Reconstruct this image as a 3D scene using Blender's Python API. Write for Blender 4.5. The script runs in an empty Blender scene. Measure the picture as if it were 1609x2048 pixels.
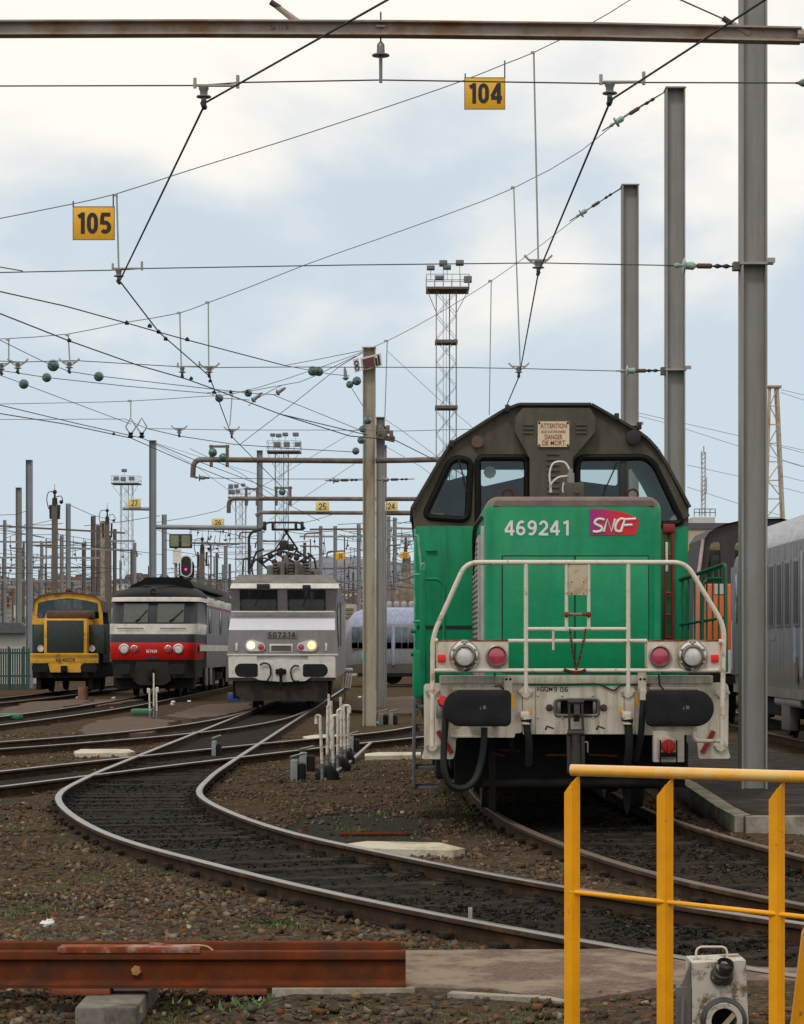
# A railway yard under cloud: green shunting diesel on the right, other trains behind, overhead wires.
import bpy, bmesh, math, random
import numpy as np
from mathutils import Vector, Matrix, noise
from mathutils.geometry import tessellate_polygon

R = math.radians
S = bpy.context.scene
COL = S.collection
random.seed(7)

# ------------------------------------------------------------------ camera
F, CX, HY, ZC = 4500.0, 804.5, 1301.0, 1.55     # focal length and principal point in photograph pixels, lens height above rail
cam_data = bpy.data.cameras.new('camera')
cam_data.sensor_fit = 'VERTICAL'
cam_data.sensor_height = 36.0
cam_data.lens = F / 2048.0 * 36.0
cam_data.shift_y = (HY - 1024.0) / 2048.0
cam_data.clip_start = 0.5
cam_data.clip_end = 12000.0
cam = bpy.data.objects.new('camera', cam_data)
cam.location = (0, 0, ZC)
cam.rotation_euler = (R(90), 0, 0)
COL.objects.link(cam)
S.camera = cam

# ------------------------------------------------------------------ sky
SUN_EL, SUN_AZ = R(52), R(205)      # azimuth measured from +Y, clockwise: behind the camera, to its left
world = bpy.data.worlds.new('World')
S.world = world
world.use_nodes = True
wt = world.node_tree
wt.nodes.clear()
def wn(t, **k):
    n = wt.nodes.new(t)
    for a, b in k.items(): setattr(n, a, b)
    return n
wl = wt.links.new
sky = wn('ShaderNodeTexSky', sky_type='NISHITA', sun_disc=False, sun_elevation=SUN_EL, sun_rotation=SUN_AZ)
sky.air_density, sky.dust_density, sky.ozone_density = 1.0, 2.0, 1.0
tc = wn('ShaderNodeTexCoord')
sep = wn('ShaderNodeSeparateXYZ'); wl(tc.outputs['Generated'], sep.inputs[0])
mp = wn('ShaderNodeMapping'); mp.inputs['Scale'].default_value = (1.0, 1.0, 1.7); mp.inputs['Location'].default_value = (3.1, 1.4, 0.32)
wl(tc.outputs['Generated'], mp.inputs[0])
nz = wn('ShaderNodeTexNoise'); nz.inputs['Scale'].default_value = 7.0; nz.inputs['Detail'].default_value = 9; nz.inputs['Roughness'].default_value = 0.5; nz.inputs['Distortion'].default_value = 0.25
wl(mp.outputs[0], nz.inputs['Vector'])
nz2 = wn('ShaderNodeTexNoise'); nz2.inputs['Scale'].default_value = 3.2; nz2.inputs['Detail'].default_value = 5; nz2.inputs['Roughness'].default_value = 0.5
wl(mp.outputs[0], nz2.inputs['Vector'])
def wmath(op, a, b, clamp=False):
    n = wn('ShaderNodeMath', operation=op, use_clamp=clamp)
    for i, x in enumerate((a, b)):
        if isinstance(x, (int, float)): n.inputs[i].default_value = x
        else: wl(x, n.inputs[i])
    return n.outputs[0]
height = wmath('MULTIPLY', sep.outputs['Z'], 2.3)
cover = wmath('ADD', wmath('ADD', wmath('MULTIPLY', nz.outputs['Fac'], 1.25), wmath('MULTIPLY', nz2.outputs['Fac'], 0.75)), height)
ramp = wn('ShaderNodeValToRGB')
ramp.color_ramp.interpolation = 'EASE'
e = ramp.color_ramp.elements
e[0].position, e[0].color = 0.98, (0, 0, 0, 1)
e[1].position, e[1].color = 1.0, (1, 1, 1, 1)
mr = wn('ShaderNodeMapRange', interpolation_type='SMOOTHSTEP', clamp=True)
mr.inputs['From Min'].default_value, mr.inputs['From Max'].default_value = 1.27, 1.66
wl(cover, mr.inputs['Value'])
veil = wn('ShaderNodeMix', data_type='RGBA'); veil.inputs['Factor'].default_value = 0.93      # thin high cloud over the blue
wl(sky.outputs[0], veil.inputs['A']); veil.inputs['B'].default_value = (6.35, 7.35, 8.2, 1)
cl = wn('ShaderNodeMix', data_type='RGBA')
wl(mr.outputs[0], cl.inputs['Factor']); wl(veil.outputs['Result'], cl.inputs['A']); cl.inputs['B'].default_value = (10.4, 9.85, 9.1, 1)
bg = wn('ShaderNodeBackground'); bg.inputs['Strength'].default_value = 0.1
wl(cl.outputs['Result'], bg.inputs['Color'])
wo = wn('ShaderNodeOutputWorld'); wl(bg.outputs[0], wo.inputs['Surface'])

# ------------------------------------------------------------------ sun (veiled)
sun_data = bpy.data.lights.new('sun', 'SUN')
sun_data.energy = 1.05
sun_data.angle = R(10)
sun_data.color = (1.0, 0.95, 0.88)
sun = bpy.data.objects.new('sun', sun_data)
d = Vector((math.sin(SUN_AZ) * math.cos(SUN_EL), math.cos(SUN_AZ) * math.cos(SUN_EL), math.sin(SUN_EL)))
sun.rotation_euler = d.to_track_quat('Z', 'Y').to_euler()
sun.location = (-20, -20, 60)
COL.objects.link(sun)

# ------------------------------------------------------------------ exposure
S.view_settings.view_transform = 'Standard'
S.view_settings.look = 'None'
S.view_settings.exposure = 0.0
S.view_settings.gamma = 1.0
S.render.engine = 'CYCLES'
S.cycles.use_denoising = True
S.cycles.max_bounces = 6
S.cycles.transparent_max_bounces = 16

# ------------------------------------------------------------------ helpers: points
def D(s): return F / s                                   # distance at which one metre covers s photograph pixels
def W(px, py, y): return Vector(((px - CX) * y / F, y, ZC - (py - HY) * y / F))
def WX(px, y): return (px - CX) * y / F
def WZ(py, y): return ZC - (py - HY) * y / F

# ------------------------------------------------------------------ helpers: materials
MATS = {}
def mat(name, col, rough=0.6, metal=0.0, var=0.18, scale=5.0, dirt=None, amt=0.45, dscale=3.0, streak=0.0,
        bump=0.0, bscale=60.0, coat=0.0, spec=0.5, dsharp=0.16):
    if name in MATS: return MATS[name]
    m = bpy.data.materials.new(name); m.use_nodes = True
    t = m.node_tree; n = t.nodes; l = t.links.new
    b = n['Principled BSDF']
    b.inputs['Roughness'].default_value = rough
    b.inputs['Metallic'].default_value = metal
    b.inputs['Specular IOR Level'].default_value = spec
    if coat: b.inputs['Coat Weight'].default_value = coat; b.inputs['Coat Roughness'].default_value = 0.12
    c = n.new('ShaderNodeTexCoord')
    n1 = n.new('ShaderNodeTexNoise'); n1.inputs['Scale'].default_value = scale; n1.inputs['Detail'].default_value = 8; n1.inputs['Roughness'].default_value = 0.65
    l(c.outputs['Object'], n1.inputs['Vector'])
    mx = n.new('ShaderNodeMix'); mx.data_type = 'RGBA'
    mx.inputs['A'].default_value = tuple(x * (1 - var) for x in col) + (1,)
    mx.inputs['B'].default_value = tuple(min(1, x * (1 + var)) for x in col) + (1,)
    mr = n.new('ShaderNodeMapRange'); mr.inputs['From Min'].default_value = 0.3; mr.inputs['From Max'].default_value = 0.7
    l(n1.outputs['Fac'], mr.inputs['Value']); l(mr.outputs[0], mx.inputs['Factor'])
    out = mx.outputs['Result']
    if dirt:
        n2 = n.new('ShaderNodeTexNoise'); n2.inputs['Scale'].default_value = dscale; n2.inputs['Detail'].default_value = 10; n2.inputs['Roughness'].default_value = 0.72
        src = c.outputs['Object']
        if streak:
            mpn = n.new('ShaderNodeMapping'); mpn.inputs['Scale'].default_value = (streak, streak, 0.35)
            l(src, mpn.inputs[0]); src = mpn.outputs[0]
        l(src, n2.inputs['Vector'])
        r2 = n.new('ShaderNodeMapRange'); r2.interpolation_type = 'SMOOTHSTEP'
        th = 0.72 - 0.44 * amt
        r2.inputs['From Min'].default_value = th - dsharp * 0.5; r2.inputs['From Max'].default_value = th + dsharp * 0.5
        l(n2.outputs['Fac'], r2.inputs['Value'])
        m2 = n.new('ShaderNodeMix'); m2.data_type = 'RGBA'
        l(r2.outputs[0], m2.inputs['Factor']); l(out, m2.inputs['A']); m2.inputs['B'].default_value = tuple(dirt) + (1,)
        out = m2.outputs['Result']
        ro = n.new('ShaderNodeMapRange'); ro.inputs['To Min'].default_value = rough; ro.inputs['To Max'].default_value = min(1, rough + 0.3)
        l(r2.outputs[0], ro.inputs['Value']); l(ro.outputs[0], b.inputs['Roughness'])
    l(out, b.inputs['Base Color'])
    if bump:
        n3 = n.new('ShaderNodeTexNoise'); n3.inputs['Scale'].default_value = bscale; n3.inputs['Detail'].default_value = 6
        l(c.outputs['Object'], n3.inputs['Vector'])
        bp = n.new('ShaderNodeBump'); bp.inputs['Strength'].default_value = 0.6; bp.inputs['Distance'].default_value = bump
        l(n3.outputs['Fac'], bp.inputs['Height']); l(bp.outputs[0], b.inputs['Normal'])
    MATS[name] = m
    return m

def glow(name, col, strength):
    if name in MATS: return MATS[name]
    m = bpy.data.materials.new(name); m.use_nodes = True
    b = m.node_tree.nodes['Principled BSDF']
    b.inputs['Base Color'].default_value = tuple(col) + (1,)
    b.inputs['Emission Color'].default_value = tuple(col) + (1,)
    b.inputs['Emission Strength'].default_value = strength
    MATS[name] = m
    return m

def glass(name, tint=(0.75, 0.8, 0.8), clear=0.72):
    if name in MATS: return MATS[name]
    m = bpy.data.materials.new(name); m.use_nodes = True
    t = m.node_tree; n = t.nodes; l = t.links.new
    n.clear()
    o = n.new('ShaderNodeOutputMaterial')
    tr = n.new('ShaderNodeBsdfTransparent'); tr.inputs['Color'].default_value = tuple(tint) + (1,)
    gl = n.new('ShaderNodeBsdfGlossy'); gl.inputs['Roughness'].default_value = 0.06; gl.inputs['Color'].default_value = (0.7, 0.75, 0.75, 1)
    ms = n.new('ShaderNodeMixShader'); ms.inputs['Fac'].default_value = 1 - clear
    c = n.new('ShaderNodeTexCoord')
    nz = n.new('ShaderNodeTexNoise'); nz.inputs['Scale'].default_value = 4; nz.inputs['Detail'].default_value = 8
    l(c.outputs['Object'], nz.inputs['Vector'])
    mr = n.new('ShaderNodeMapRange'); mr.inputs['To Min'].default_value = (1 - clear) * 0.6; mr.inputs['To Max'].default_value = (1 - clear) * 1.4
    l(nz.outputs['Fac'], mr.inputs['Value']); l(mr.outputs[0], ms.inputs['Fac'])
    l(tr.outputs[0], ms.inputs[1]); l(gl.outputs[0], ms.inputs[2]); l(ms.outputs[0], o.inputs['Surface'])
    MATS[name] = m
    return m

# ------------------------------------------------------------------ helpers: meshes
class MB:
    def __init__(s): s.v = []; s.f = []; s.m = []; s.mi = 0
    def add(s, vs, fs):
        o = len(s.v)
        s.v += [tuple(v) for v in vs]
        s.f += [tuple(i + o for i in f) for f in fs]
        s.m += [s.mi] * len(fs)
        return s
    def use(s, i): s.mi = i; return s
    def box(s, x0, x1, y0, y1, z0, z1, b=0.0):
        if b <= 0:
            v = [(x0,y0,z0),(x1,y0,z0),(x1,y1,z0),(x0,y1,z0),(x0,y0,z1),(x1,y0,z1),(x1,y1,z1),(x0,y1,z1)]
            return s.add(v, [(3,2,1,0),(4,5,6,7),(0,1,5,4),(1,2,6,5),(2,3,7,6),(3,0,4,7)])
        bm = bmesh.new()
        bmesh.ops.create_cube(bm, size=1.0)
        for v in bm.verts:
            v.co = Vector(((x0+x1)/2 + v.co.x*(x1-x0), (y0+y1)/2 + v.co.y*(y1-y0), (z0+z1)/2 + v.co.z*(z1-z0)))
        bmesh.ops.bevel(bm, geom=bm.edges[:], offset=min(b, 0.45*min(abs(x1-x0), abs(y1-y0), abs(z1-z0))), segments=2, affect='EDGES', profile=0.5)
        bm.verts.index_update()
        s.add([v.co for v in bm.verts], [[v.index for v in f.verts] for f in bm.faces])
        bm.free()
        return s
    def tube(s, pts, r, n=8, closed=False, cap=True):
        pts = [Vector(p) for p in pts]
        k = len(pts)
        rs = r if isinstance(r, (list, tuple)) else [r] * k
        up = None; rings = []
        for i, p in enumerate(pts):
            if closed: t = pts[(i+1) % k] - pts[i-1]
            elif i == 0: t = pts[1] - pts[0]
            elif i == k-1: t = pts[-1] - pts[-2]
            else: t = (pts[i+1]-p).normalized() + (p-pts[i-1]).normalized()
            if t.length < 1e-9: t = Vector((0,0,1))
            t.normalize()
            if up is None:
                up = Vector((0,0,1)) if abs(t.z) < 0.9 else Vector((0,1,0))
            up = (up - t * up.dot(t))
            if up.length < 1e-6: up = t.orthogonal()
            up.normalize()
            sd = t.cross(up)
            rings.append([p + (up*math.cos(a) + sd*math.sin(a)) * rs[i] for a in [2*math.pi*j/n for j in range(n)]])
        vs = [v for rg in rings for v in rg]
        fs = []
        for i in range(k if closed else k-1):
            a, b = i*n, ((i+1) % k)*n
            for j in range(n):
                fs.append((a+j, a+(j+1)%n, b+(j+1)%n, b+j))
        if cap and not closed:
            fs.append(tuple(range(n-1, -1, -1))); fs.append(tuple(range((k-1)*n, k*n)))
        return s.add(vs, fs)
    def cyl(s, p0, p1, r0, r1=None, n=16): return s.tube([p0, p1], [r0, r0 if r1 is None else r1], n)
    def bar(s, p0, p1, w, h):
        p0, p1 = Vector(p0), Vector(p1)
        t = (p1-p0).normalized()
        up = Vector((0,0,1)) if abs(t.z) < 0.95 else Vector((0,1,0))
        sd = t.cross(up).normalized(); up = sd.cross(t)
        v = [p + sd*a*w/2 + up*b*h/2 for p in (p0,p1) for a, b in ((-1,-1),(1,-1),(1,1),(-1,1))]
        return s.add(v, [(3,2,1,0),(4,5,6,7),(0,1,5,4),(1,2,6,5),(2,3,7,6),(3,0,4,7)])
    def plate(s, outer, y0, y1, holes=()):       # polygon in (x, z) given thickness from y0 to y1, with holes
        loops = [list(outer)] + [list(h) for h in holes]
        flat = [p for lp in loops for p in lp]
        tri = tessellate_polygon([[Vector((p[0], p[1], 0)) for p in lp] for lp in loops])
        n = len(flat)
        vs = [(p[0], y0, p[1]) for p in flat] + [(p[0], y1, p[1]) for p in flat]
        fs = [tuple(t) for t in tri] + [tuple(n + i for i in reversed(t)) for t in tri]
        o = 0
        for lp in loops:
            k = len(lp)
            for i in range(k):
                j = (i+1) % k
                fs.append((o+i, o+j, n+o+j, n+o+i))
            o += k
        return s.add(vs, fs)
    def slab(s, poly, z0, z1):                   # polygon in (x, y) given height from z0 to z1
        n = len(poly)
        vs = [(p[0], p[1], z0) for p in poly] + [(p[0], p[1], z1) for p in poly]
        fs = [tuple(range(n-1, -1, -1)), tuple(range(n, 2*n))] + [(i, (i+1) % n, n+(i+1) % n, n+i) for i in range(n)]
        return s.add(vs, fs)
    def side(s, prof, x0, x1):                   # polygon in (y, z) run along x
        n = len(prof)
        vs = [(x0, p[0], p[1]) for p in prof] + [(x1, p[0], p[1]) for p in prof]
        fs = [tuple(range(n)), tuple(range(2*n-1, n-1, -1))] + [(i, n+i, n+(i+1) % n, (i+1) % n) for i in range(n)]
        return s.add(vs, fs)
    def loft(s, rings, caps=True):               # equal closed loops
        n = len(rings[0])
        vs = [v for r in rings for v in r]; fs = []
        for i in range(len(rings)-1):
            for j in range(n): fs.append((i*n+j, i*n+(j+1) % n, (i+1)*n+(j+1) % n, (i+1)*n+j))
        if caps: fs.append(tuple(range(n-1, -1, -1))); fs.append(tuple(range((len(rings)-1)*n, len(rings)*n)))
        return s.add(vs, fs)
    def lathe(s, c, prof, axis=(0,-1,0), n=20, caps=True):  # prof: (radius, distance along the axis from c)
        c = Vector(c); a = Vector(axis).normalized()
        u = a.orthogonal().normalized(); w = a.cross(u)
        rings = [[c + a*h + (u*math.cos(t) + w*math.sin(t))*max(r, 1e-4) for t in [2*math.pi*j/n for j in range(n)]] for r, h in prof]
        return s.loft(rings, caps)
    def sphere(s, c, r, n=12, sz=1.0):
        return s.lathe((c[0], c[1], c[2]), [(r*math.sin(math.pi*i/8), -r*sz*math.cos(math.pi*i/8)) for i in range(9)], (0,0,1), n)
    def build(s, name, m, parent=None, smooth=True, ang=38):
        me = bpy.data.meshes.new(name)
        off = Vector(parent_loc(parent)) if parent else Vector((0,0,0))
        a = np.array(s.v, dtype=np.float64).reshape(-1, 3) - np.array(off)
        me.from_pydata([tuple(x) for x in a], [], s.f)
        ms = m if isinstance(m, (list, tuple)) else [m]
        for q in ms: me.materials.append(q)
        if len(ms) > 1: me.polygons.foreach_set('material_index', s.m)
        bm = bmesh.new(); bm.from_mesh(me); bmesh.ops.recalc_face_normals(bm, faces=bm.faces); bm.to_mesh(me); bm.free()
        if smooth:
            me.polygons.foreach_set('use_smooth', [True]*len(me.polygons))
            me.set_sharp_from_angle(angle=R(ang))
        me.update()
        o = bpy.data.objects.new(name, me)
        COL.objects.link(o)
        if parent: o.parent = parent
        return o

def parent_loc(o):
    l = Vector((0,0,0))
    while o: l = l + o.location; o = o.parent
    return l
def tag(o, label, cat, group=None, kind=None):
    if label: o['label'] = label
    if cat: o['category'] = cat
    if group: o['group'] = group
    if kind: o['kind'] = kind
    return o
def thing(name, label, cat, loc, group=None):
    o = bpy.data.objects.new(name, None); o.location = loc; o.empty_display_size = 0.1
    COL.objects.link(o)
    return tag(o, label, cat, group)
def structure(o): o['kind'] = 'structure'; return o
def recentre(o):                                  # put a one-mesh thing's origin at the bottom of its mesh
    me = o.data
    n = len(me.vertices); a = np.empty(n*3); me.vertices.foreach_get('co', a); a = a.reshape(-1, 3)
    c = Vector(((a[:,0].min()+a[:,0].max())/2, (a[:,1].min()+a[:,1].max())/2, a[:,2].min()))
    me.transform(Matrix.Translation(-c)); o.location = o.location + c
    return o
def copy_tree(o, loc, parent=None):
    c = o.copy(); COL.objects.link(c)
    if parent: c.parent = parent
    if loc is not None: c.location = loc
    for ch in list(o.children): copy_tree(ch, None, c)
    return c

def rrect(x0, x1, z0, z1, r, n=5):                # rounded rectangle as a polygon
    rs = r if isinstance(r, (list, tuple)) else [r]*4      # bl, br, tr, tl
    out = []
    for (cx, cz, a0, q) in ((x0, z0, 180, rs[0]), (x1, z0, 270, rs[1]), (x1, z1, 0, rs[2]), (x0, z1, 90, rs[3])):
        sx = 1 if cx == x0 else -1; sz = 1 if cz == z0 else -1
        for i in range(n+1):
            a = R(a0 + 90*i/n)
            out.append((cx + sx*q + q*math.cos(a), cz + sz*q + q*math.sin(a)))
    return out
def rpoly(pts, r, n=5):                           # polygon with its corners rounded
    out = []; k = len(pts)
    for i in range(k):
        p = Vector(pts[i]); a = Vector(pts[i-1]) - p; b = Vector(pts[(i+1) % k]) - p
        q = min(r, 0.45*a.length, 0.45*b.length)
        p0 = p + a.normalized()*q; p1 = p + b.normalized()*q
        for j in range(n+1):
            t = j/n
            v = p0*(1-t)**2 + p*2*t*(1-t) + p1*t*t
            out.append((v.x, v.y))
    return out
def PX(pts, y): return [(WX(a, y), WZ(b, y)) for a, b in pts]       # photograph outline to metres on the plane at distance y
def smooth_path(pts, r=0.2, n=6):                 # bent pipe: corners of a 3-D path rounded
    pts = [Vector(p) for p in pts]; out = [pts[0]]
    for i in range(1, len(pts)-1):
        p = pts[i]; a = pts[i-1]-p; b = pts[i+1]-p
        q = min(r, 0.48*a.length, 0.48*b.length)
        p0 = p + a.normalized()*q; p1 = p + b.normalized()*q
        for j in range(n+1):
            t = j/n
            out.append(p0*(1-t)**2 + p*2*t*(1-t) + p1*t*t)
    out.append(pts[-1])
    return out
def spline(pts, step=0.4):                        # Catmull-Rom through 2-D or 3-D points
    P = [Vector(p) for p in pts]; P = [P[0]*2-P[1]] + P + [P[-1]*2-P[-2]]
    out = []
    for i in range(1, len(P)-2):
        k = max(2, int((P[i+1]-P[i]).length/step))
        d0 = (P[i]-P[i-1]).length**0.5; d1 = (P[i+1]-P[i]).length**0.5; d2 = (P[i+2]-P[i+1]).length**0.5
        m1 = ((P[i]-P[i-1])/d0 - (P[i+1]-P[i-1])/(d0+d1) + (P[i+1]-P[i])/d1)*d1
        m2 = ((P[i+1]-P[i])/d1 - (P[i+2]-P[i])/(d1+d2) + (P[i+2]-P[i+1])/d2)*d1
        for j in range(k):
            t = j/k
            out.append(P[i]*(2*t**3-3*t*t+1) + m1*(t**3-2*t*t+t) + P[i+1]*(-2*t**3+3*t*t) + m2*(t**3-t*t))
    out.append(P[-2])
    return out

def words(name, body, x0, x1, z0, z1, y, m, parent, bold=0.0, shear=0.0, depth=0.003, gap=1.0):   # raised lettering facing the camera's side
    cu = bpy.data.curves.new(name, 'FONT'); cu.body = body; cu.offset = bold; cu.shear = shear
    cu.space_character = gap; cu.resolution_u = 4
    o = bpy.data.objects.new(name, cu); COL.objects.link(o)
    dg = bpy.context.evaluated_depsgraph_get()
    me = bpy.data.meshes.new_from_object(o.evaluated_get(dg))
    bpy.data.objects.remove(o); bpy.data.curves.remove(cu)
    a = np.empty(len(me.vertices)*3); me.vertices.foreach_get('co', a); a = a.reshape(-1, 3)
    lo, hi = a.min(0), a.max(0)
    b = MB()
    q = np.zeros_like(a)
    q[:,0] = x0 + (a[:,0]-lo[0])/(hi[0]-lo[0])*(x1-x0)
    q[:,2] = z0 + (a[:,1]-lo[1])/(hi[1]-lo[1])*(z1-z0)
    q[:,1] = y - depth
    b.add(q, [tuple(p.vertices) for p in me.polygons])
    n = len(q); q2 = q.copy(); q2[:,1] = y + 0.001
    b.add(q2, [])
    ed = {}
    for p in me.polygons:
        for e in p.edge_keys: ed[e] = ed.get(e, 0) + 1
    b.f += [(e[0], e[1], e[1]+n, e[0]+n) for e, k in ed.items() if k == 1]
    b.m = [0]*len(b.f)
    bpy.data.meshes.remove(me)
    return b.build(name, m, parent, smooth=False)

def _arc(cx, cz, rx, rz, a0, a1, n=14): return [(cx+rx*math.cos(R(a0+(a1-a0)*i/n)), cz+rz*math.sin(R(a0+(a1-a0)*i/n))) for i in range(n+1)]
GLYPH = {   # centre lines of plain grotesque figures in a box 0.6 wide and 1 high, stroke inset by t/2
 '0': lambda t: [(_arc(.3, .72-t/2+.0, .3-t/2, .28, 0, 180)+_arc(.3, .28+t/2, .3-t/2, .28, 180, 360)+[(.6-t/2, .72-t/2)], True)],
 '1': lambda t: [([(.38, 0), (.38, 1)], False), ([(.12, .80), (.36, 1-t*.55)], False)],
 '2': lambda t: [(_arc(.3, .72-t/2, .3-t/2, .28, 165, -25)+[(.06, t*.5)], False), ([(.0, t/2), (.6, t/2)], False)],
 '4': lambda t: [([(.44, 0), (.44, 1)], False), ([(.40, 1-t*.45), (.05, .34)], False), ([(0, .28), (.62, .28)], False)],
 '5': lambda t: [([(.57, 1-t/2), (.05, 1-t/2)], False), ([(.12, 1-t*.7), (.09, .44)], False), (_arc(.28, .315, .32-t/2, .315-t/2, 118, -140), False)],
 '6': lambda t: [(_arc(.3, .31, .3-t/2, .31-t/2, 0, 360, 22), False), (_arc(.36, .40, .36-t/2, .6-t/2, 178, 62), False)],
 '7': lambda t: [([(.0, 1-t/2), (.58, 1-t/2)], False), ([(.53, 1-t*.9), (.2, 0)], False)],
 '8': lambda t: [(_arc(.3, .27, .3-t/2, .27-t/2, 0, 360, 22), False), (_arc(.3, .76, .25-t/2, .24-t/2, 0, 360, 22), False)],
}
GLYPH['9'] = lambda t: [([(.6-a, 1-c) for a, c in pl], cl) for pl, cl in GLYPH['6'](t)]
def figures(name, body, x0, x1, z0, z1, y, m, parent, t=0.17, gap=0.14, depth=0.003):
    wd = {'1': .5}; tot = sum(wd.get(ch, .62)+gap for ch in body if ch != ' ')-gap+.3*body.count(' ')
    sx = (x1-x0)/tot; sz = z1-z0; cur = 0.0; b = MB(); k = 0
    for ch in body:
        if ch == ' ': cur += .3; continue
        for pl, closed in GLYPH[ch](t):
            k += 1
            P = [Vector((x0+(cur+a)*sx, z0+c*sz)) for a, c in pl]
            P = [p for i, p in enumerate(P) if i == 0 or (p-P[i-1]).length > 1e-5]
            n = len(P); yy = y-depth-k*2e-4; o = len(b.v)
            hw = t*(sx*.5+sz*.5)/2
            for i, p in enumerate(P):
                d0 = (P[i]-P[i-1]).normalized() if i > 0 else (P[1]-P[0]).normalized()
                d1 = (P[i+1]-P[i]).normalized() if i < n-1 else d0
                q = (d0+d1).normalized(); nr = Vector((-q.y, q.x))
                for e in (p+nr*hw, p-nr*hw): b.v += [(e.x, yy, e.y), (e.x, y+.001, e.y)]
            for i in range(n-1):
                a = o+4*i; c = a+4
                for f in ((a, a+2, c+2, c), (a, c, c+1, a+1), (a+2, a+3, c+3, c+2)): b.f.append(f); b.m.append(0)
        cur += wd.get(ch, .62)+gap
    return b.build(name, m, parent, smooth=False)

# ------------------------------------------------------------------ palette
M_green = mat('green_paint', (0.001, 0.262, 0.106), 0.3, spec=0.4, var=0.10, scale=1.6, dirt=(0.004, 0.185, 0.082), amt=0.33, dscale=2.2, streak=2.0, bump=0.03, bscale=2.4, dsharp=0.4)
M_greend = mat('dull_green_paint', (0.0015, 0.235, 0.10), 0.5, spec=0.25, var=0.15, scale=3, dirt=(0.01, 0.11, 0.055), amt=0.3, streak=3.0, dsharp=0.4)
M_cab = mat('olive_grey_paint', (0.098, 0.089, 0.070), 0.6, spec=0.2, var=0.22, scale=2.5, dirt=(0.072, 0.062, 0.048), amt=0.4, streak=2.0, dsharp=0.35)
M_brown = mat('brown_grey_paint', (0.135, 0.098, 0.085), 0.5, var=0.15, dirt=(0.21, 0.17, 0.14), amt=0.3, dsharp=0.3)
M_white = mat('soiled_white_paint', (0.64, 0.59, 0.49), 0.5, var=0.07, scale=4, dirt=(0.36, 0.28, 0.18), amt=0.33, dscale=4, streak=3.0, dsharp=0.3)
M_whiter = mat('rust_flecked_white_paint', (0.66, 0.61, 0.51), 0.5, var=0.08, scale=9, dirt=(0.34, 0.20, 0.10), amt=0.27, dscale=9, dsharp=0.16)
M_rubber = mat('buffer_black', (0.011, 0.012, 0.0135), 0.75, var=0.3, scale=6, spec=0.2, dirt=(0.022, 0.023, 0.024), amt=0.35, dscale=5, dsharp=0.4, bump=0.003, bscale=90)
M_black = mat('oily_black', (0.008, 0.0076, 0.007), 0.7, var=0.3, spec=0.2, dirt=(0.018, 0.014, 0.011), amt=0.35)
M_hose = mat('hose_rubber', (0.014, 0.014, 0.015), 0.5, var=0.2, spec=0.35)
M_chrome = mat('chrome_ring', (0.62, 0.6, 0.57), 0.2, metal=0.9, var=0.08)
M_steel = mat('bare_steel', (0.3, 0.29, 0.28), 0.4, metal=0.7, var=0.2)
M_lens = mat('lamp_lens', (0.62, 0.62, 0.56), 0.12, var=0.25, scale=14, spec=0.8)
M_redlens = mat('red_lens', (0.42, 0.06, 0.09), 0.1, var=0.25, scale=12, spec=0.8)
M_red = mat('red_paint', (0.62, 0.02, 0.015), 0.4, var=0.1)
M_redd = mat('dark_red_paint', (0.22, 0.012, 0.012), 0.5, var=0.15)
M_yel = mat('yellow_paint', (0.80, 0.345, 0.004), 0.34, var=0.16, scale=4, spec=0.35, dirt=(0.20, 0.085, 0.02), amt=0.14, dscale=26, dsharp=0.1, bump=0.0015, bscale=140)
M_yelt = mat('hand_worn_yellow', (0.80, 0.38, 0.02), 0.16, var=0.08, scale=6, coat=1.0, dirt=(0.70, 0.47, 0.16), amt=0.42, dscale=9, dsharp=0.3)
M_sign = mat('sign_yellow', (0.80, 0.42, 0.012), 0.5, var=0.06)
M_signp = mat('pale_sign_yellow', (0.72, 0.58, 0.22), 0.55, var=0.08)
M_ink = mat('sign_black', (0.012, 0.012, 0.012), 0.6, var=0.05)
M_rust = mat('rusty_steel', (0.125, 0.030, 0.010), 0.85, spec=0.08, var=0.3, scale=7, dirt=(0.06, 0.028, 0.017), amt=0.42, dscale=5, dsharp=0.3, bump=0.002, bscale=120)
M_rustl = mat('bright_rust', (0.20, 0.046, 0.013), 0.8, spec=0.15, var=0.3, scale=9, dirt=(0.34, 0.25, 0.22), amt=0.35, dscale=6, dsharp=0.2)
M_mast = mat('galvanised_grey', (0.285, 0.284, 0.282), 0.6, metal=0.05, var=0.12, scale=1.4, dirt=(0.24, 0.215, 0.18), amt=0.35, dscale=1.6, streak=4.0, dsharp=0.4)
M_mastb = mat('weathered_tan_steel', (0.40, 0.375, 0.30), 0.6, var=0.15, scale=1.3, dirt=(0.33, 0.19, 0.075), amt=0.33, dscale=1.2, streak=5.0, dsharp=0.25)
M_mastblue = mat('blue_grey_steel', (0.225, 0.245, 0.27), 0.55, var=0.15, scale=1.0)
M_mastg = mat('far_grey_steel', (0.23, 0.235, 0.235), 0.6, var=0.2, scale=1.0)
M_mastd = mat('dark_brown_steel', (0.12, 0.10, 0.085), 0.7, var=0.25, scale=1.5)
M_beam = mat('streaked_beam_steel', (0.33, 0.29, 0.25), 0.6, var=0.15, dirt=(0.26, 0.13, 0.06), amt=0.4, dscale=2.2, dsharp=0.3)
M_wire = mat('wire_dark', (0.045, 0.043, 0.042), 0.6, metal=0.2, var=0.1)
M_wireg = mat('wire_grey', (0.17, 0.165, 0.16), 0.6, metal=0.2, var=0.1)
M_cable = mat('wire_black', (0.008, 0.008, 0.008), 0.6, var=0.2)
M_rod = mat('rod_green_grey', (0.30, 0.35, 0.33), 0.55, var=0.1)
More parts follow.
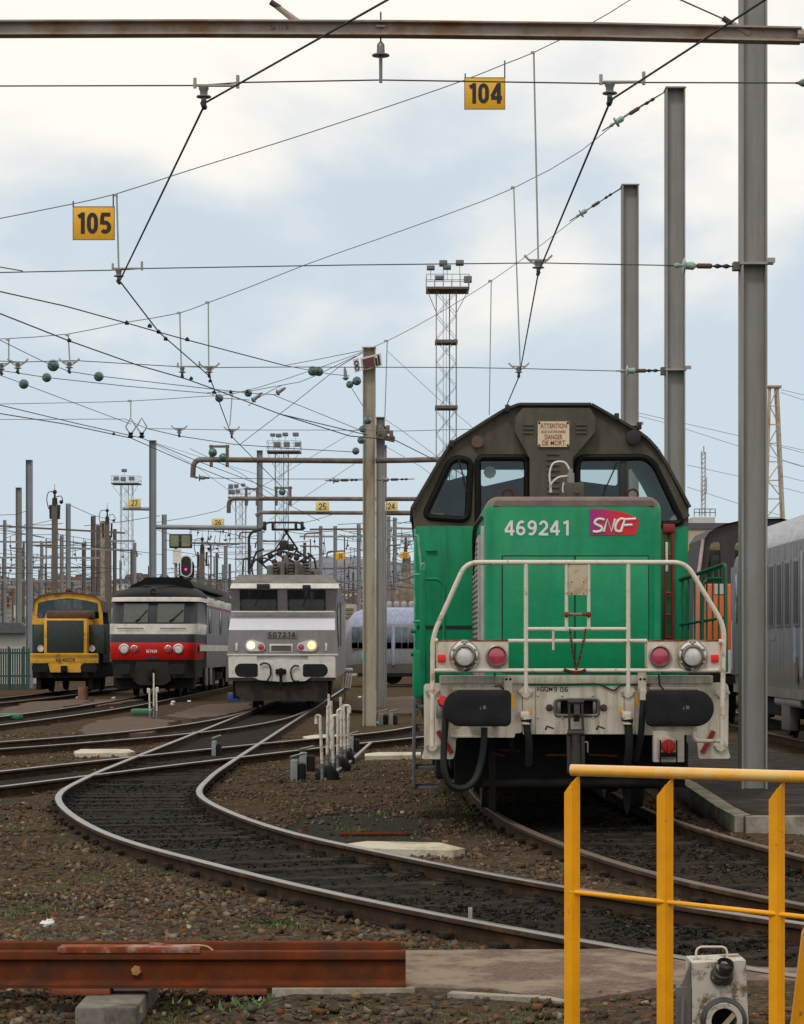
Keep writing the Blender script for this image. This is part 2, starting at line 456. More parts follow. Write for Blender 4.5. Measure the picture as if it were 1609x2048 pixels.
M_ins = mat('teal_glass', (0.035, 0.135, 0.13), 0.12, var=0.25, scale=9, spec=0.8)
M_porc = mat('grey_porcelain', (0.17, 0.18, 0.175), 0.25, var=0.15)
M_clamp = mat('bronze_fitting', (0.34, 0.32, 0.28), 0.5, metal=0.3, var=0.2)
M_conc = mat('old_concrete', (0.33, 0.30, 0.245), 0.9, spec=0.1, var=0.15, scale=8, dirt=(0.17, 0.145, 0.11), amt=0.4, dscale=6, bump=0.004, bscale=90, dsharp=0.3)
M_wood = mat('grey_timber', (0.085, 0.072, 0.058), 0.9, spec=0.1, var=0.3, scale=14, bump=0.004, bscale=40)
M_pane = mat('dark_window', (0.02, 0.024, 0.026), 0.08, var=0.4, scale=1.2, spec=0.7)

# ------------------------------------------------------------------ ground
def G(px, py, z=0.0):
    y = F*(ZC - z)/(py - HY)
    return ((px - CX)*y/F, y)

def ground_mat():
    m = bpy.data.materials.new('ballast_ground'); m.use_nodes = True
    t = m.node_tree; n = t.nodes; l = t.links.new
    b = n['Principled BSDF']; b.inputs['Roughness'].default_value = 1.0; b.inputs['Specular IOR Level'].default_value = 0.0
    c = n.new('ShaderNodeTexCoord')
    v = n.new('ShaderNodeTexVoronoi'); v.inputs['Scale'].default_value = 30; l(c.outputs['Object'], v.inputs['Vector'])
    rr = n.new('ShaderNodeValToRGB'); e = rr.color_ramp.elements
    e[0].position = 0; e[0].color = (0.0426, 0.0325, 0.0224, 1); e[1].position = 1; e[1].color = (0.1318, 0.1014, 0.0669, 1)
    for p, q in ((0.35, (0.0689, 0.0507, 0.0325, 1)), (0.6, (0.0689, 0.0669, 0.0578, 1)), (0.8, (0.1196, 0.0689, 0.0345, 1))):
        x = e.new(p); x.color = q
    s = n.new('ShaderNodeSeparateColor'); l(v.outputs['Color'], s.inputs[0]); l(s.outputs[0], rr.inputs[0])
    n1 = n.new('ShaderNodeTexNoise'); n1.inputs['Scale'].default_value = 0.9; n1.inputs['Detail'].default_value = 9; n1.inputs['Roughness'].default_value = 0.6
    l(c.outputs['Object'], n1.inputs['Vector'])
    def mask(src, a, bb):
        q = n.new('ShaderNodeMapRange'); q.interpolation_type = 'SMOOTHSTEP'; q.inputs['From Min'].default_value = a; q.inputs['From Max'].default_value = bb
        l(src, q.inputs['Value']); return q.outputs[0]
    def mix(f, a, bcol):
        q = n.new('ShaderNodeMix'); q.data_type = 'RGBA'; l(f, q.inputs['Factor']); l(a, q.inputs['A']); q.inputs['B'].default_value = bcol; return q.outputs['Result']
    out = mix(mask(n1.outputs['Fac'], 0.53, 0.68), rr.outputs[0], (0.052, 0.05, 0.041, 1))      # grey fines
    n2 = n.new('ShaderNodeTexNoise'); n2.inputs['Scale'].default_value = 2.3; n2.inputs['Detail'].default_value = 8
    l(c.outputs['Object'], n2.inputs['Vector'])
    out = mix(mask(n2.outputs['Fac'], 0.62, 0.74), out, (0.048, 0.068, 0.022, 1))               # moss
    n3 = n.new('ShaderNodeTexNoise'); n3.inputs['Scale'].default_value = 1.3; n3.inputs['Detail'].default_value = 8
    mpn = n.new('ShaderNodeMapping'); mpn.inputs['Location'].default_value = (7, 3, 0); l(c.outputs['Object'], mpn.inputs[0]); l(mpn.outputs[0], n3.inputs['Vector'])
    out = mix(mask(n3.outputs['Fac'], 0.54, 0.7), out, (0.08, 0.054, 0.035, 1))                 # reddish dirt
    gm = n.new('ShaderNodeMapping'); gm.inputs['Location'].default_value = (0.45*1.25, -20.4*0.3, 0); gm.inputs['Scale'].default_value = (1.25, 0.3, 1); l(c.outputs['Object'], gm.inputs[0])
    gl = n.new('ShaderNodeVectorMath'); gl.operation = 'LENGTH'; l(gm.outputs[0], gl.inputs[0])
    ga = n.new('ShaderNodeMath'); ga.operation = 'ADD'; l(gl.outputs['Value'], ga.inputs[0]); gs = n.new('ShaderNodeMath'); gs.operation = 'MULTIPLY'; gs.inputs[1].default_value = 1.2; l(n2.outputs['Fac'], gs.inputs[0]); l(gs.outputs[0], ga.inputs[1])
    out = mix(mask(ga.outputs[0], 1.75, 1.35), out, (0.048, 0.048, 0.040, 1))
    l(out, b.inputs['Base Color'])
    bp = n.new('ShaderNodeBump'); bp.inputs['Distance'].default_value = 0.03; bp.inputs['Strength'].default_value = 0.8
    l(v.outputs['Distance'], bp.inputs['Height']); l(bp.outputs[0], b.inputs['Normal'])
    return m
MG = ground_mat()
GZ = -0.13
def ground_sheet():
    xs = sorted(set([-9000, -3000, -800, -200, -60] + [i*0.25 for i in range(-64, 65)] + [60, 200, 800, 3000, 9000]))
    ys = sorted(set([-400, -100, 0, 6] + [8 + i*0.25 for i in range(200)] + [62, 75, 100, 200, 500, 1500, 4000, 10000]))
    b = MB(); nx = len(xs)
    for y in ys:
        for x in xs:
            z = GZ
            if abs(x) <= 16 and 8 <= y <= 57: z += 0.022*noise.noise(Vector((x*0.9, y*0.9, 0))) + 0.014*noise.noise(Vector((x*2.7, y*2.7, 4)))
            if y < 11.2 and x < 2.2: z += 0.108*max(0.0, min(1.0, (x+1.0)/0.4))*max(0.0, min(1.0, (11.2-y)/0.5))
            if 2.6 < x < 3.6 and 18.2 < y < 22: z += 0.05*min(1.0, (x-2.6)/0.3)*min(1.0, (y-18.2)/0.6)
            b.v.append((x, y, z))
    for j in range(len(ys)-1):
        for i in range(nx-1):
            b.f.append((j*nx+i, j*nx+i+1, (j+1)*nx+i+1, (j+1)*nx+i)); b.m.append(0)
    return structure(b.build('ground', MG))
ground_sheet()

# ------------------------------------------------------------------ tracks
M_bed = mat('oil_soaked_bed', (0.0125, 0.0115, 0.0106), 0.85, var=0.5, scale=11, spec=0.04, dirt=(0.034, 0.026, 0.019), amt=0.42, dscale=7, bump=0.025, bscale=22, dsharp=0.25)
M_bedb = mat('dark_ballast_bed', (0.022, 0.018, 0.014), 0.9, spec=0.04, var=0.45, scale=13, dirt=(0.045, 0.033, 0.022), amt=0.42, dscale=6, bump=0.025, bscale=22, dsharp=0.25)
M_slp = mat('black_sleeper', (0.0165, 0.015, 0.0142), 0.85, spec=0.06, var=0.4, scale=10, dirt=(0.045, 0.036, 0.028), amt=0.38, bump=0.006, bscale=30)
M_head = mat('worn_rail_head', (0.27, 0.255, 0.25), 0.36, metal=0.7, var=0.18, scale=2.0)
M_headd = mat('dull_rail_head', (0.14, 0.105, 0.08), 0.55, metal=0.3, var=0.25, scale=2.5)
M_rail = mat('brown_rail_side', (0.05, 0.033, 0.022), 0.9, spec=0.06, var=0.3, scale=6, dirt=(0.10, 0.055, 0.03), amt=0.3)

RAIL = [(-0.035, 0.0), (-0.028, 0.006), (0.028, 0.006), (0.035, 0.0), (0.036, -0.026), (0.011, -0.042), (0.011, -0.118), (0.07, -0.135), (0.07, -0.148), (-0.07, -0.148), (-0.07, -0.135), (-0.011, -0.118), (-0.011, -0.042), (-0.036, -0.026)]
def offset(path, d):
    out = []
    for i, p in enumerate(path):
        t = path[min(i+1, len(path)-1)] - path[max(i-1, 0)]
        t = Vector((t.x, t.y)).normalized()
        out.append(Vector((p.x + t.y*d, p.y - t.x*d)))
    return out
def rail(path, dz, mats, parent, ya=-99, yb=1e9):
    path = [p for p in path if ya <= p.y <= yb]
    rings = []
    for i, p in enumerate(path):
        t = path[min(i+1, len(path)-1)] - path[max(i-1, 0)]
        t = Vector((t.x, t.y)).normalized(); nx = Vector((t.y, -t.x))
        rings.append([(p.x + nx.x*a, p.y + nx.y*a, dz + z) for a, z in RAIL])
    b = MB(); b.loft(rings)
    n = len(RAIL)
    for k, f in enumerate(b.f):
        b.m[k] = 0 if (k % n) in (0, 1, 2) and k < (len(rings)-1)*n else 1
    return b.build('rail', mats, parent, ang=50)
slp = MB(); slp.box(-0.74, 0.74, -0.10, 0.10, -0.22, 0.0, 0.016)
for sg in (-1, 1):
    slp.box(sg*0.70-0.11, sg*0.70+0.09, -0.07, 0.07, -0.02, 0.012, 0.003)
    for dx in (-0.095*sg,): slp.cyl((sg*0.7525+dx, 0, 0.01), (sg*0.7525+dx, 0, 0.035), 0.02, 0.014, 6)
SLEEPER = None
def track(label, centre, dz, head, bed=M_bed, sleepers=None, step=0.5, bedw=0.93, ends=(-99, 1e9)):
    global SLEEPER
    path = spline([Vector(p) for p in centre], step)
    t = thing('railway_track', label, 'railway track', (path[0].x, path[0].y, -0.15), 'tracks of the yard')
    for sgn in (-1, 1): rail(offset(path, sgn*0.7525), dz, [head, M_rail], t, *ends)
    L, Rr = offset(path, -bedw), offset(path, bedw)
    b = MB(); cols = 9
    for p, q in zip(L, Rr):
        for k in range(cols):
            u = k/(cols-1); x = p.x*(1-u)+q.x*u; y = p.y*(1-u)+q.y*u
            edge = min(u, 1-u)*2
            z = -0.155 + 0.055*min(1, edge*3.2) + 0.012*noise.noise(Vector((x*3, y*3, 1))) + dz
            b.v.append((x, y, z))
    for i in range(len(L)-1):
        for k in range(cols-1):
            b.f.append((i*cols+k, i*cols+k+1, (i+1)*cols+k+1, (i+1)*cols+k)); b.m.append(0)
    b.build('ballast_bed', bed, t)
    if sleepers:
        acc = 0.0
        for i in range(1, len(path)):
            acc += (path[i]-path[i-1]).length
            if acc >= 0.6:
                acc -= 0.6
                p = path[i]
                if sleepers[0] <= p.y <= sleepers[1]:
                    if SLEEPER is None:
                        SLEEPER = slp.build('sleeper', M_slp); o = SLEEPER
                    else:
                        o = bpy.data.objects.new('sleeper', SLEEPER.data); COL.objects.link(o)
                    o.parent = t
                    tv = path[i]-path[i-1]
                    o.location = (p.x - path[0].x, p.y - path[0].y, 0.15 - 0.089 + dz + random.uniform(-0.014, 0.006))
                    o.rotation_euler = (0, 0, math.atan2(tv.y, tv.x) - math.pi/2 + random.uniform(-0.015, 0.015))
    return t
S_C = [(4.9, 7.9), (3.8, 9.5), (2.45, 11.2), (1.5, 12.57), (0.65, 13.96), (0.0, 15.16), (-0.81, 16.9), (-1.58, 18.7), (-2.33, 21.2), (-2.93, 24.2), (-3.1, 27.5), (-3.13, 31), (-3.13, 40), (-3.13, 60), (-3.13, 98)]
G_C = [(7.0, 8.4), (5.4, 10.1), (4.1, 12.0), (3.1, 14.1), (2.52, 15.7), (2.05, 18.0), (1.70, 20.8), (1.55, 24), (1.53, 30), (1.53, 60), (1.53, 98)]
track('shiny railed track sweeping from the grey electric to the concrete crossing', S_C, 0.0, M_head, sleepers=(11.5, 34))
track('brown railed track the green shunting engine stands on', G_C, 0.0, M_headd, bed=M_bedb, sleepers=(11, 24))
track('diamond crossing track cutting across the curved shiny track', [(-13, 4), (-8.6, 16.0), (-5.9, 24.0), (-3.77, 30.9), (-1.9, 36.6), (0.25, 42.6), (1.1, 46.5)], -0.004, M_head)
track('turnout track branching to the left from the grey electric', [(-11.5, 27.5), (-8.4, 33.2), (-6.1, 38.2), (-4.5, 43.4), (-3.55, 50), (-3.16, 60)], -0.008, M_head)
track('oily track under the red fronted diesel', [(-10.2, 36), (-9.2, 46), (-8.5, 56), (-8.2, 66), (-8.2, 112)], 0.0, M_head)
track('track under the yellow and green shunter', [(-14.3, 40), (-13.0, 60), (-12.35, 74), (-12.3, 84), (-12.3, 112)], 0.0, M_headd)
track('track under the long grey train on the right', [(7.65, 4), (7.65, 25), (7.65, 60), (7.65, 98)], 0.0, M_headd, bed=M_bedb)

# ------------------------------------------------------------------ loose stones
def pts_near(path, x, y):
    d = np.full(x.shape, 9.0)
    for p in path: d = np.minimum(d, np.hypot(x-p.x, y-p.y))
    return d
def stone_mat(name, cols):
    m = bpy.data.materials.new(name); m.use_nodes = True
    t = m.node_tree; nn = t.nodes; l = t.links.new
    b = nn['Principled BSDF']; b.inputs['Roughness'].default_value = 0.95; b.inputs['Specular IOR Level'].default_value = 0.05
    g = nn.new('ShaderNodeNewGeometry'); rr = nn.new('ShaderNodeValToRGB'); e = rr.color_ramp.elements
    e[0].position, e[0].color = cols[0]; e[1].position, e[1].color = cols[-1]
    for p, q in cols[1:-1]:
        x_ = e.new(p); x_.color = q
    l(g.outputs['Random Per Island'], rr.inputs[0]); l(rr.outputs[0], b.inputs['Base Color'])
    return m
def strew(name, label, x, y, zb, s, m, rng):
    n = len(x)
    base = np.array([(-1,-1,-1),(1,-1,-1),(1,1,-1),(-1,1,-1),(-1,-1,1),(1,-1,1),(1,1,1),(-1,1,1)], float)
    v = base[None]*(0.25+1.0*rng.random((n, 8, 3)))
    v *= (s[:,None]*(0.75+1.1*rng.random((n,3))))[:,None,:]
    v[:,:,2] *= 0.7
    a = rng.random(n)*6.283; ca, sa = np.cos(a), np.sin(a)
    ti = (rng.random(n)-.5)*1.6; ct, st = np.cos(ti), np.sin(ti)
    X = v[:,:,0]*ct[:,None]+v[:,:,2]*st[:,None]; Z = -v[:,:,0]*st[:,None]+v[:,:,2]*ct[:,None]; Y = v[:,:,1]
    X2 = X*ca[:,None]-Y*sa[:,None]; Y2 = X*sa[:,None]+Y*ca[:,None]
    V = np.stack([X2+x[:,None], Y2+y[:,None], Z+(zb+s*0.25)[:,None]], 2).reshape(-1, 3)
    fb = np.array([(3,2,1,0),(4,5,6,7),(0,1,5,4),(1,2,6,5),(2,3,7,6),(3,0,4,7)])
    Fc = (fb[None]+8*np.arange(n)[:,None,None]).reshape(-1)
    me = bpy.data.meshes.new(name)
    me.vertices.add(len(V)); me.vertices.foreach_set('co', V.reshape(-1))
    nf = n*6
    me.loops.add(nf*4); me.loops.foreach_set('vertex_index', Fc)
    me.polygons.add(nf); me.polygons.foreach_set('loop_start', np.arange(nf)*4)
    me.update(); me.validate()
    me.materials.append(m)
    o = bpy.data.objects.new(name, me); COL.objects.link(o)
    tag(o, label, 'ballast', kind='stuff')
def stones():
    rng = np.random.default_rng(3)
    N = 250000
    y = 9.0 + 37*rng.random(N)**1.9
    x = (rng.random(N)*2-1)*(0.19*y+0.5)
    ps = spline([Vector(p) for p in S_C], 0.3); pg = spline([Vector(p) for p in G_C], 0.3)
    ds, dg = pts_near(ps, x, y), pts_near(pg, x, y)
    cl = np.array([noise.noise(Vector((a*0.8, b*0.8, 9)))+.5*noise.noise(Vector((a*2.6, b*2.6, 2))) for a, b in zip(x, y)])
    rails = (np.abs(ds-0.7525) < 0.075) | (np.abs(dg-0.7525) < 0.075)
    slab = ((y < 11.95) & (y > 10.25) & (x > -0.7)) | ((x > 2.85) & (y > 19.9))
    grey = np.hypot((x+.45)*1.25, (y-20.4)*.3) < .85
    keep = ~rails & ~slab & (ds > 0.84) & (dg > 0.84)
    keep &= rng.random(N) < np.clip(0.40 + 1.0*cl, 0.05, 1.0)
    keep &= ~(grey & (rng.random(N) < 0.85))
    keep &= ~((y < 10.25) & (rng.random(N) < 0.86))
    xs, ys = x[keep], y[keep]; n = len(xs)
    s = 0.004 + 0.014*rng.random(n)**2.6 + 0.011*(rng.random(n) > 0.985)
    K = 0.92
    c = lambda *q: tuple(v*K for v in q)+(1,)
    strew('ballast_stones', 'loose brown and grey ballast stones strewn between the tracks', xs, ys, GZ+.003+.108*np.clip((xs+1)/.4, 0, 1)*np.clip((11.2-ys)/.5, 0, 1)*(xs < 2.2)+.05*np.clip((xs-2.6)/.3, 0, 1)*np.clip((ys-18.2)/.6, 0, 1), s, stone_mat('ballast_stone', [(0, c(.05, .04, .03)), (.25, c(.10, .066, .038)), (.5, c(.085, .081, .073)), (.64, c(.15, .10, .058)), (.76, c(.14, .065, .03)), (.88, c(.14, .125, .10)), (.95, c(.22, .15, .085)), (.992, c(.24, .19, .13)), (.997, c(.38, .34, .27)), (1, c(.42, .38, .3))]), rng)
    inb = ~rails & ~slab & ((ds < .86) | (dg < .86)) & (y < 36) & (rng.random(N) < np.clip(.34+.7*cl, .06, .8))
    xs, ys = x[inb], y[inb]; n = len(xs); z = np.where((np.minimum(ds, dg)[inb]) < .95, -.098, -.125)
    s = 0.003 + 0.008*rng.random(n)**2.5
    K = 0.30
    strew('ballast_cinders', 'black oily stones lying between the sleepers of the tracks', xs, ys, z, s, stone_mat('oily_stone', [(0, c(.02, .019, .018)), (.5, c(.05, .045, .04)), (.8, c(.09, .075, .06)), (.93, c(.16, .12, .08)), (1, c(.35, .28, .2))]), rng)
stones()

def tufts():
    rng = random.Random(11); b = MB()
    spots = [(330, 1737, .5), (350, 1745, .4), (318, 1722, .35), (390, 1742, .25), (905, 1625, .5), (965, 1668, .3), (690, 1447, .6), (740, 1452, .5), (835, 1440, .5), (560, 1418, .5), (1560, 1660, .8), (1600, 1668, .9), (1580, 1680, .8), (1520, 1668, .35), (20, 1835, .3), (120, 1690, .25), (40, 1890, .4), (1120, 2010, .4), (1180, 2038, .35), (395, 2012, .5), (290, 2015, .4), (700, 1660, .2), (470, 1700, .2), (1610, 1690, .4), (205, 1392, .9), (240, 1400, .7), (60, 1820, .3), (520, 1992, .35), (180, 1760, .3), (240, 1700, .3), (60, 1660, .35), (90, 1780, .3), (420, 1790, .2), (560, 1850, .2), (30, 1880, .5), (620, 1990, .4), (1060, 2030, .35), (760, 1630, .15), (880, 1600, .4), (470, 1520, .3), (160, 1480, .4)]
    spots += [(px_, py_, .35) for px_, py_ in ((330, 2035), (430, 2030), (560, 2010), (700, 2025), (840, 2020), (930, 2035), (1010, 2015), (470, 2042), (240, 2030), (60, 2010), (20, 2040), (1090, 2040))]
    for px, py, w in spots:
        zg = -.03 if py > 1985 and px > 520 else GZ
        cx, cy = G(px, py, zg)
        for i in range(int(520*w)):
            x = cx + rng.gauss(0, w*0.5); y = cy + rng.gauss(0, w*0.6); h = rng.uniform(0.008, 0.042); a = rng.random()*6.28
            lx, ly = rng.gauss(0, 0.02), rng.gauss(0, 0.02); wd = rng.uniform(0.004, 0.011)
            b.add([(x-math.cos(a)*wd, y-math.sin(a)*wd, zg-0.02), (x+math.cos(a)*wd, y+math.sin(a)*wd, zg-0.02), (x+lx, y+ly, zg+h*(.45 if py > 1985 else 1))], [(0,1,2)])
    o = b.build('weeds', mat('weed_green', (0.075, 0.125, 0.03), 0.7, var=0.4, scale=4), smooth=False)
    tag(o, 'small green weeds sprouting in the ballast', 'weeds', kind='stuff')
tufts()

# ------------------------------------------------------------------ paving
M_path = mat('reddish_tarmac', (0.145, 0.104, 0.086), 0.95, var=0.4, scale=38, spec=0.03, dirt=(0.235, 0.195, 0.145), amt=0.48, dscale=1.6, bump=0.006, bscale=90, dsharp=0.12)
M_pave = mat('brown_tarmac', (0.125, 0.09, 0.072), 0.95, spec=0.03, var=0.25, scale=1.5, dirt=(0.075, 0.06, 0.05), amt=0.35, dscale=1.5, dsharp=0.3)
M_dk = mat('dark_tarmac', (0.035, 0.032, 0.030), 0.9, spec=0.06, var=0.25, scale=2, dirt=(0.09, 0.08, 0.07), amt=0.35, dscale=3, dsharp=0.3)
def ragged(poly, amp=0.05, step=0.22, seed=1):
    out = []; k = len(poly)
    for i in range(k):
        a, b = Vector(poly[i]), Vector(poly[(i+1) % k]); m = max(1, int((b-a).length/step))
        for j in range(m):
            p = a.lerp(b, j/m)
            out.append((p.x + amp*noise.noise(Vector((p.x*4, p.y*4, seed))), p.y + amp*noise.noise(Vector((p.x*4, p.y*4, seed+5)))))
    return out
fc = [G(520, 1974), G(830, 1973), G(980, 1976), G(1075, 1989), G(1165, 1996), G(1400, 1958), (3.3, 10.55), (3.3, 10.95), G(1520, 1932), G(1380, 1915), G(1292, 1893), G(1132, 1896), G(812, 1898), G(560, 1898)]
cr = MB().slab(ragged(fc, 0.03), -0.3, -0.006)
structure(cr.build('path', M_path, smooth=False))
def kerb_piece(pts, label, name='kerb_stone', z1=0.0, w=0.1, hgt=0.12, cat='kerb', m=M_conc, grp=None):
    b = MB()
    for a, c in zip(pts[:-1], pts[1:]): b.bar((a[0], a[1], z1-hgt/2), (c[0], c[1], z1-hgt/2), w, hgt)
    return tag(recentre(b.build(name, m)), label, cat, grp)
kerb_piece([G(545, 1977), G(700, 1976), G(830, 1975)], 'thin pale kerb strip peeping out beneath the rusty spare rails', z1=0.0, w=0.05)
kerb_piece([G(900, 1984), G(1010, 1990), G(1080, 1993), G(1140, 2003)], 'broken pale kerb edge before the yellow handrail', w=0.07)
kerb_piece([G(1060, 1998, -.06), G(1165, 2014, -.06), G(1270, 2034, -.06), G(1345, 2060, -.06)], 'grey buried plank edge beside the first yellow post', name='edging_plank', z1=-0.06, w=0.1, cat='plank', m=M_wood)
for i, (pts, lab) in enumerate([
    ([(1505, 1957), (1560, 1953), (1620, 1950)], 'upper broken concrete step behind the third yellow post'),
    ([(1500, 1985), (1555, 1983), (1620, 1980)], 'middle broken concrete step behind the third yellow post'),
    ([(1500, 2022), (1560, 2026), (1620, 2030)], 'lowest broken concrete step behind the third yellow post')]):
    kerb_piece([G(a, c, -0.02-0.03*i) for a, c in pts], lab, name='concrete_step', z1=-0.02-0.03*i, w=0.16, hgt=0.1, cat='step', grp='broken concrete steps')
# raised dark platform on the right with its pale kerb
pl = [(3.06, 20.15), (3.07, 21.4), (3.22, 25.3), (3.2, 60), (5.5, 60), (5.6, 20.15)]
structure(MB().slab(pl, -0.3, 0.06).build('platform', M_dk, smooth=False))
kb = MB()
for a, c in ((pl[3], pl[2]), (pl[2], pl[1]), (pl[1], pl[0]), (pl[0], pl[5])):
    L = (Vector(c)-Vector(a)).length; n = max(1, int(L/1.0))
    for j in range(n):
        p, q = Vector(a).lerp(Vector(c), (j+0.01)/n), Vector(a).lerp(Vector(c), (j+0.99)/n)
        kb.bar((p.x, p.y, -0.08), (q.x, q.y, -0.08), 0.16, 0.296)
tag(recentre(kb.build('platform_kerb', M_conc)), 'pale chipped concrete kerb round the raised dark platform', 'kerb')
for poly, lab in [
    ([(162, 1452), (205, 1440), (255, 1433), (335, 1440), (352, 1440), (300, 1466), (165, 1468)], 1),
    ([(330, 1432), (410, 1409), (500, 1405), (505, 1417), (437, 1432), (380, 1437)], 2),
    ([(0, 1420), (60, 1404), (160, 1398), (190, 1402), (105, 1418), (0, 1434)], 3),
    ([(690, 1398), (832, 1392), (832, 1425), (770, 1428), (685, 1416)], 4),
    ([(160, 1409), (195, 1399), (290, 1398), (200, 1412)], 5)]:
    structure(MB().slab(ragged([G(a, c, -0.045) for a, c in poly], 0.22, 0.4, lab), -0.2, -0.045).build('pavement', M_pave, smooth=False))
# cast markers lying between the rails
def marker(poly, label):
    o = MB().slab([G(a, c, -0.07) for a, c in poly], -0.2, -0.07).build('clearance_marker', mat('limewashed_concrete', (0.50, 0.46, 0.36), 0.9, var=0.12, scale=9, dirt=(0.3, 0.25, 0.18), amt=0.35), smooth=False)
    tag(recentre(o), label, 'marker', 'white clearance markers between tracks')
marker([(695, 1687), (735, 1682), (880, 1685), (930, 1697), (905, 1701), (720, 1697)], 'long white marker slab in front of the bare grey patch')
marker([(730, 1507), (760, 1504), (842, 1504), (842, 1510), (730, 1512)], 'white marker slab beside the skirt of the green engine')
marker([(148, 1503), (163, 1498), (258, 1498), (271, 1503), (255, 1506), (152, 1507)], 'white marker slab near the left end of the crossing')
marker([(606, 1473), (632, 1469), (700, 1469), (712, 1474), (690, 1477), (612, 1477)], 'white marker slab behind the cluster of white levers')
o = MB().box(*(lambda c: (c[0]-0.012, c[0]+0.012, c[1]-0.012, c[1]+0.012, -0.16, 0.055))(G(941, 1834)), b=0.003).build('white_peg', M_conc)
tag(recentre(o), 'small white peg standing between the shiny rails', 'peg')

# ================================================================== green shunting engine
GX = 1.53                                          # centre line of its track
YB, YH, YL, YN, YC = D(231), D(225), D(228), D(218), D(196)      # buffer faces, headstock, lamp boxes, bonnet front, cab front
eng = thing('shunting_engine', 'bright green diesel shunting engine with white buffer beam and dark domed cab', 'locomotive', (GX, YB, 0.0))
def part(name, b, m, p=eng, **k): return b.build(name, m, p, **k)
def lab(o, t): o['label'] = t; return o

# bonnet: green block with rounded edges and a brown top
def bonnet_ring(y, inset, top):
    x0, x1 = WX(970, YN)+inset, WX(1325, YN)-inset
    pts = rrect(x0, x1, 1.16, top, [0.01, 0.01, 0.13, 0.13], 6)
    return [(a, y, c) for a, c in pts]
ztop = WZ(992, YN)
b = MB(); b.loft([bonnet_ring(YN, 0.07, ztop-0.08), bonnet_ring(YN+0.02, 0.028, ztop-0.034), bonnet_ring(YN+0.055, 0.007, ztop-0.008), bonnet_ring(YN+0.1, 0.0, ztop), bonnet_ring(YC+0.01, 0.0, ztop)])
for k, f in enumerate(b.f):
    zz = [b.v[i][2] for i in f]
    b.m[k] = 1 if sum(zz)/len(zz) > ztop-0.085 and len(f) < 8 else 0
part('bonnet', b, [M_green, M_brown], ang=50)
xa, xb = WX(968, YN), WX(1322, YN)
zb = WZ(1012, YN)
b = MB(); b.plate(rpoly([(WX(985, YN)+0.0, zb), (WX(1312, YN), zb), (WX(1306, YN), WZ(1001, YN)), (WX(992, YN), WZ(1001, YN))], 0.02), YN-0.004, YN+0.03)
part('bonnet_top_edge', b, M_brown)
# bonnet doors: gaps drawn by narrow proud frames
dx0, dx1, dz0, dz1 = WX(1005, YN), WX(1297, YN), WZ(1345, YN), WZ(1112, YN)
xm = WX(1150, YN)
for a0, a1 in ((dx0, xm-0.004), (xm+0.004, dx1)):
    dr = part('bonnet_door', MB().box(a0+0.006, a1-0.002, YN-0.013, YN+0.05, dz0, dz1-0.006, 0.004), M_green)
    part('hinge', MB().box((a0+a1)/2-0.03, (a0+a1)/2+0.03, YN-0.022, YN-0.011, dz1-0.055, dz1-0.03, 0.004), M_greend, dr)
gap = MB()
for a0, a1, c0, c1 in ((dx0-0.004, dx1+0.004, dz1-0.004, dz1+0.006), (dx0-0.006, dx0+0.004, dz0, dz1), (dx1-0.004, dx1+0.006, dz0, dz1), (xm-0.006, xm+0.006, dz0, dz1)):
    gap.box(a0, a1, YN-0.0035, YN+0.02, c0, c1)
part('door_seam', gap, M_ink)
gap = MB()
for a in (WX(1000, YN), WX(1302, YN)): gap.tube([(a, YN-0.012, dz1-0.1), (a, YN-0.012, dz1-0.2)], 0.008, 6)
# number and company plate on the bonnet
M_letter = mat('white_lettering', (0.72, 0.72, 0.68), 0.5, var=0.05)
figures('running_number', '469241', WX(1010, YN), WX(1139, YN), WZ(1071, YN), WZ(1041, YN), YN-0.001, M_letter, eng, t=0.165, gap=0.11)
def logo_mat():
    m = bpy.data.materials.new('company_plate_fade'); m.use_nodes = True
    t = m.node_tree; n = t.nodes; l = t.links.new; b = n['Principled BSDF']; b.inputs['Roughness'].default_value = 0.35
    c = n.new('ShaderNodeTexCoord'); s = n.new('ShaderNodeSeparateXYZ'); l(c.outputs['Generated'], s.inputs[0])
    r = n.new('ShaderNodeValToRGB'); e = r.color_ramp.elements
    e[0].position = 0.03; e[0].color = (0.30, 0.022, 0.19, 1); e[1].position = 0.62; e[1].color = (0.66, 0.012, 0.022, 1)
    l(s.outputs['X'], r.inputs[0]); l(r.outputs[0], b.inputs['Base Color'])
    return m
lp = [(1180, 1018), (1205, 1018), (1235, 1022), (1260, 1029), (1280, 1039), (1271, 1070), (1180, 1070)]
lg = part('company_plate', MB().plate(PX(lp, YN), YN-0.006, YN+0.01), logo_mat(), smooth=False)
def stroke(pts, w=0.0115): return [Vector((WX(1180+a, YN), YN-0.009, WZ(1018+c, YN))) for a, c in pts], w
b = MB()
S_ = spline([(29, 22), (20, 20), (12, 23), (10, 29), (17, 33), (24, 37), (23, 43), (14, 46), (6, 45)], 2)
C_ = spline([(71, 21), (62, 20), (55, 26), (51, 36), (53, 44), (62, 45)], 2)
for ln in (S_, [(28, 46), (35, 21), (43, 45), (51, 20)], C_, [(62, 46), (70, 21), (92, 20)], [(68, 33), (85, 32)]):
    b.tube([Vector((WX(1180+p[0], YN), YN-0.008, WZ(1018+p[1], YN))) for p in ln], 0.0125, 8)
part('lettering', b, M_letter, lg)

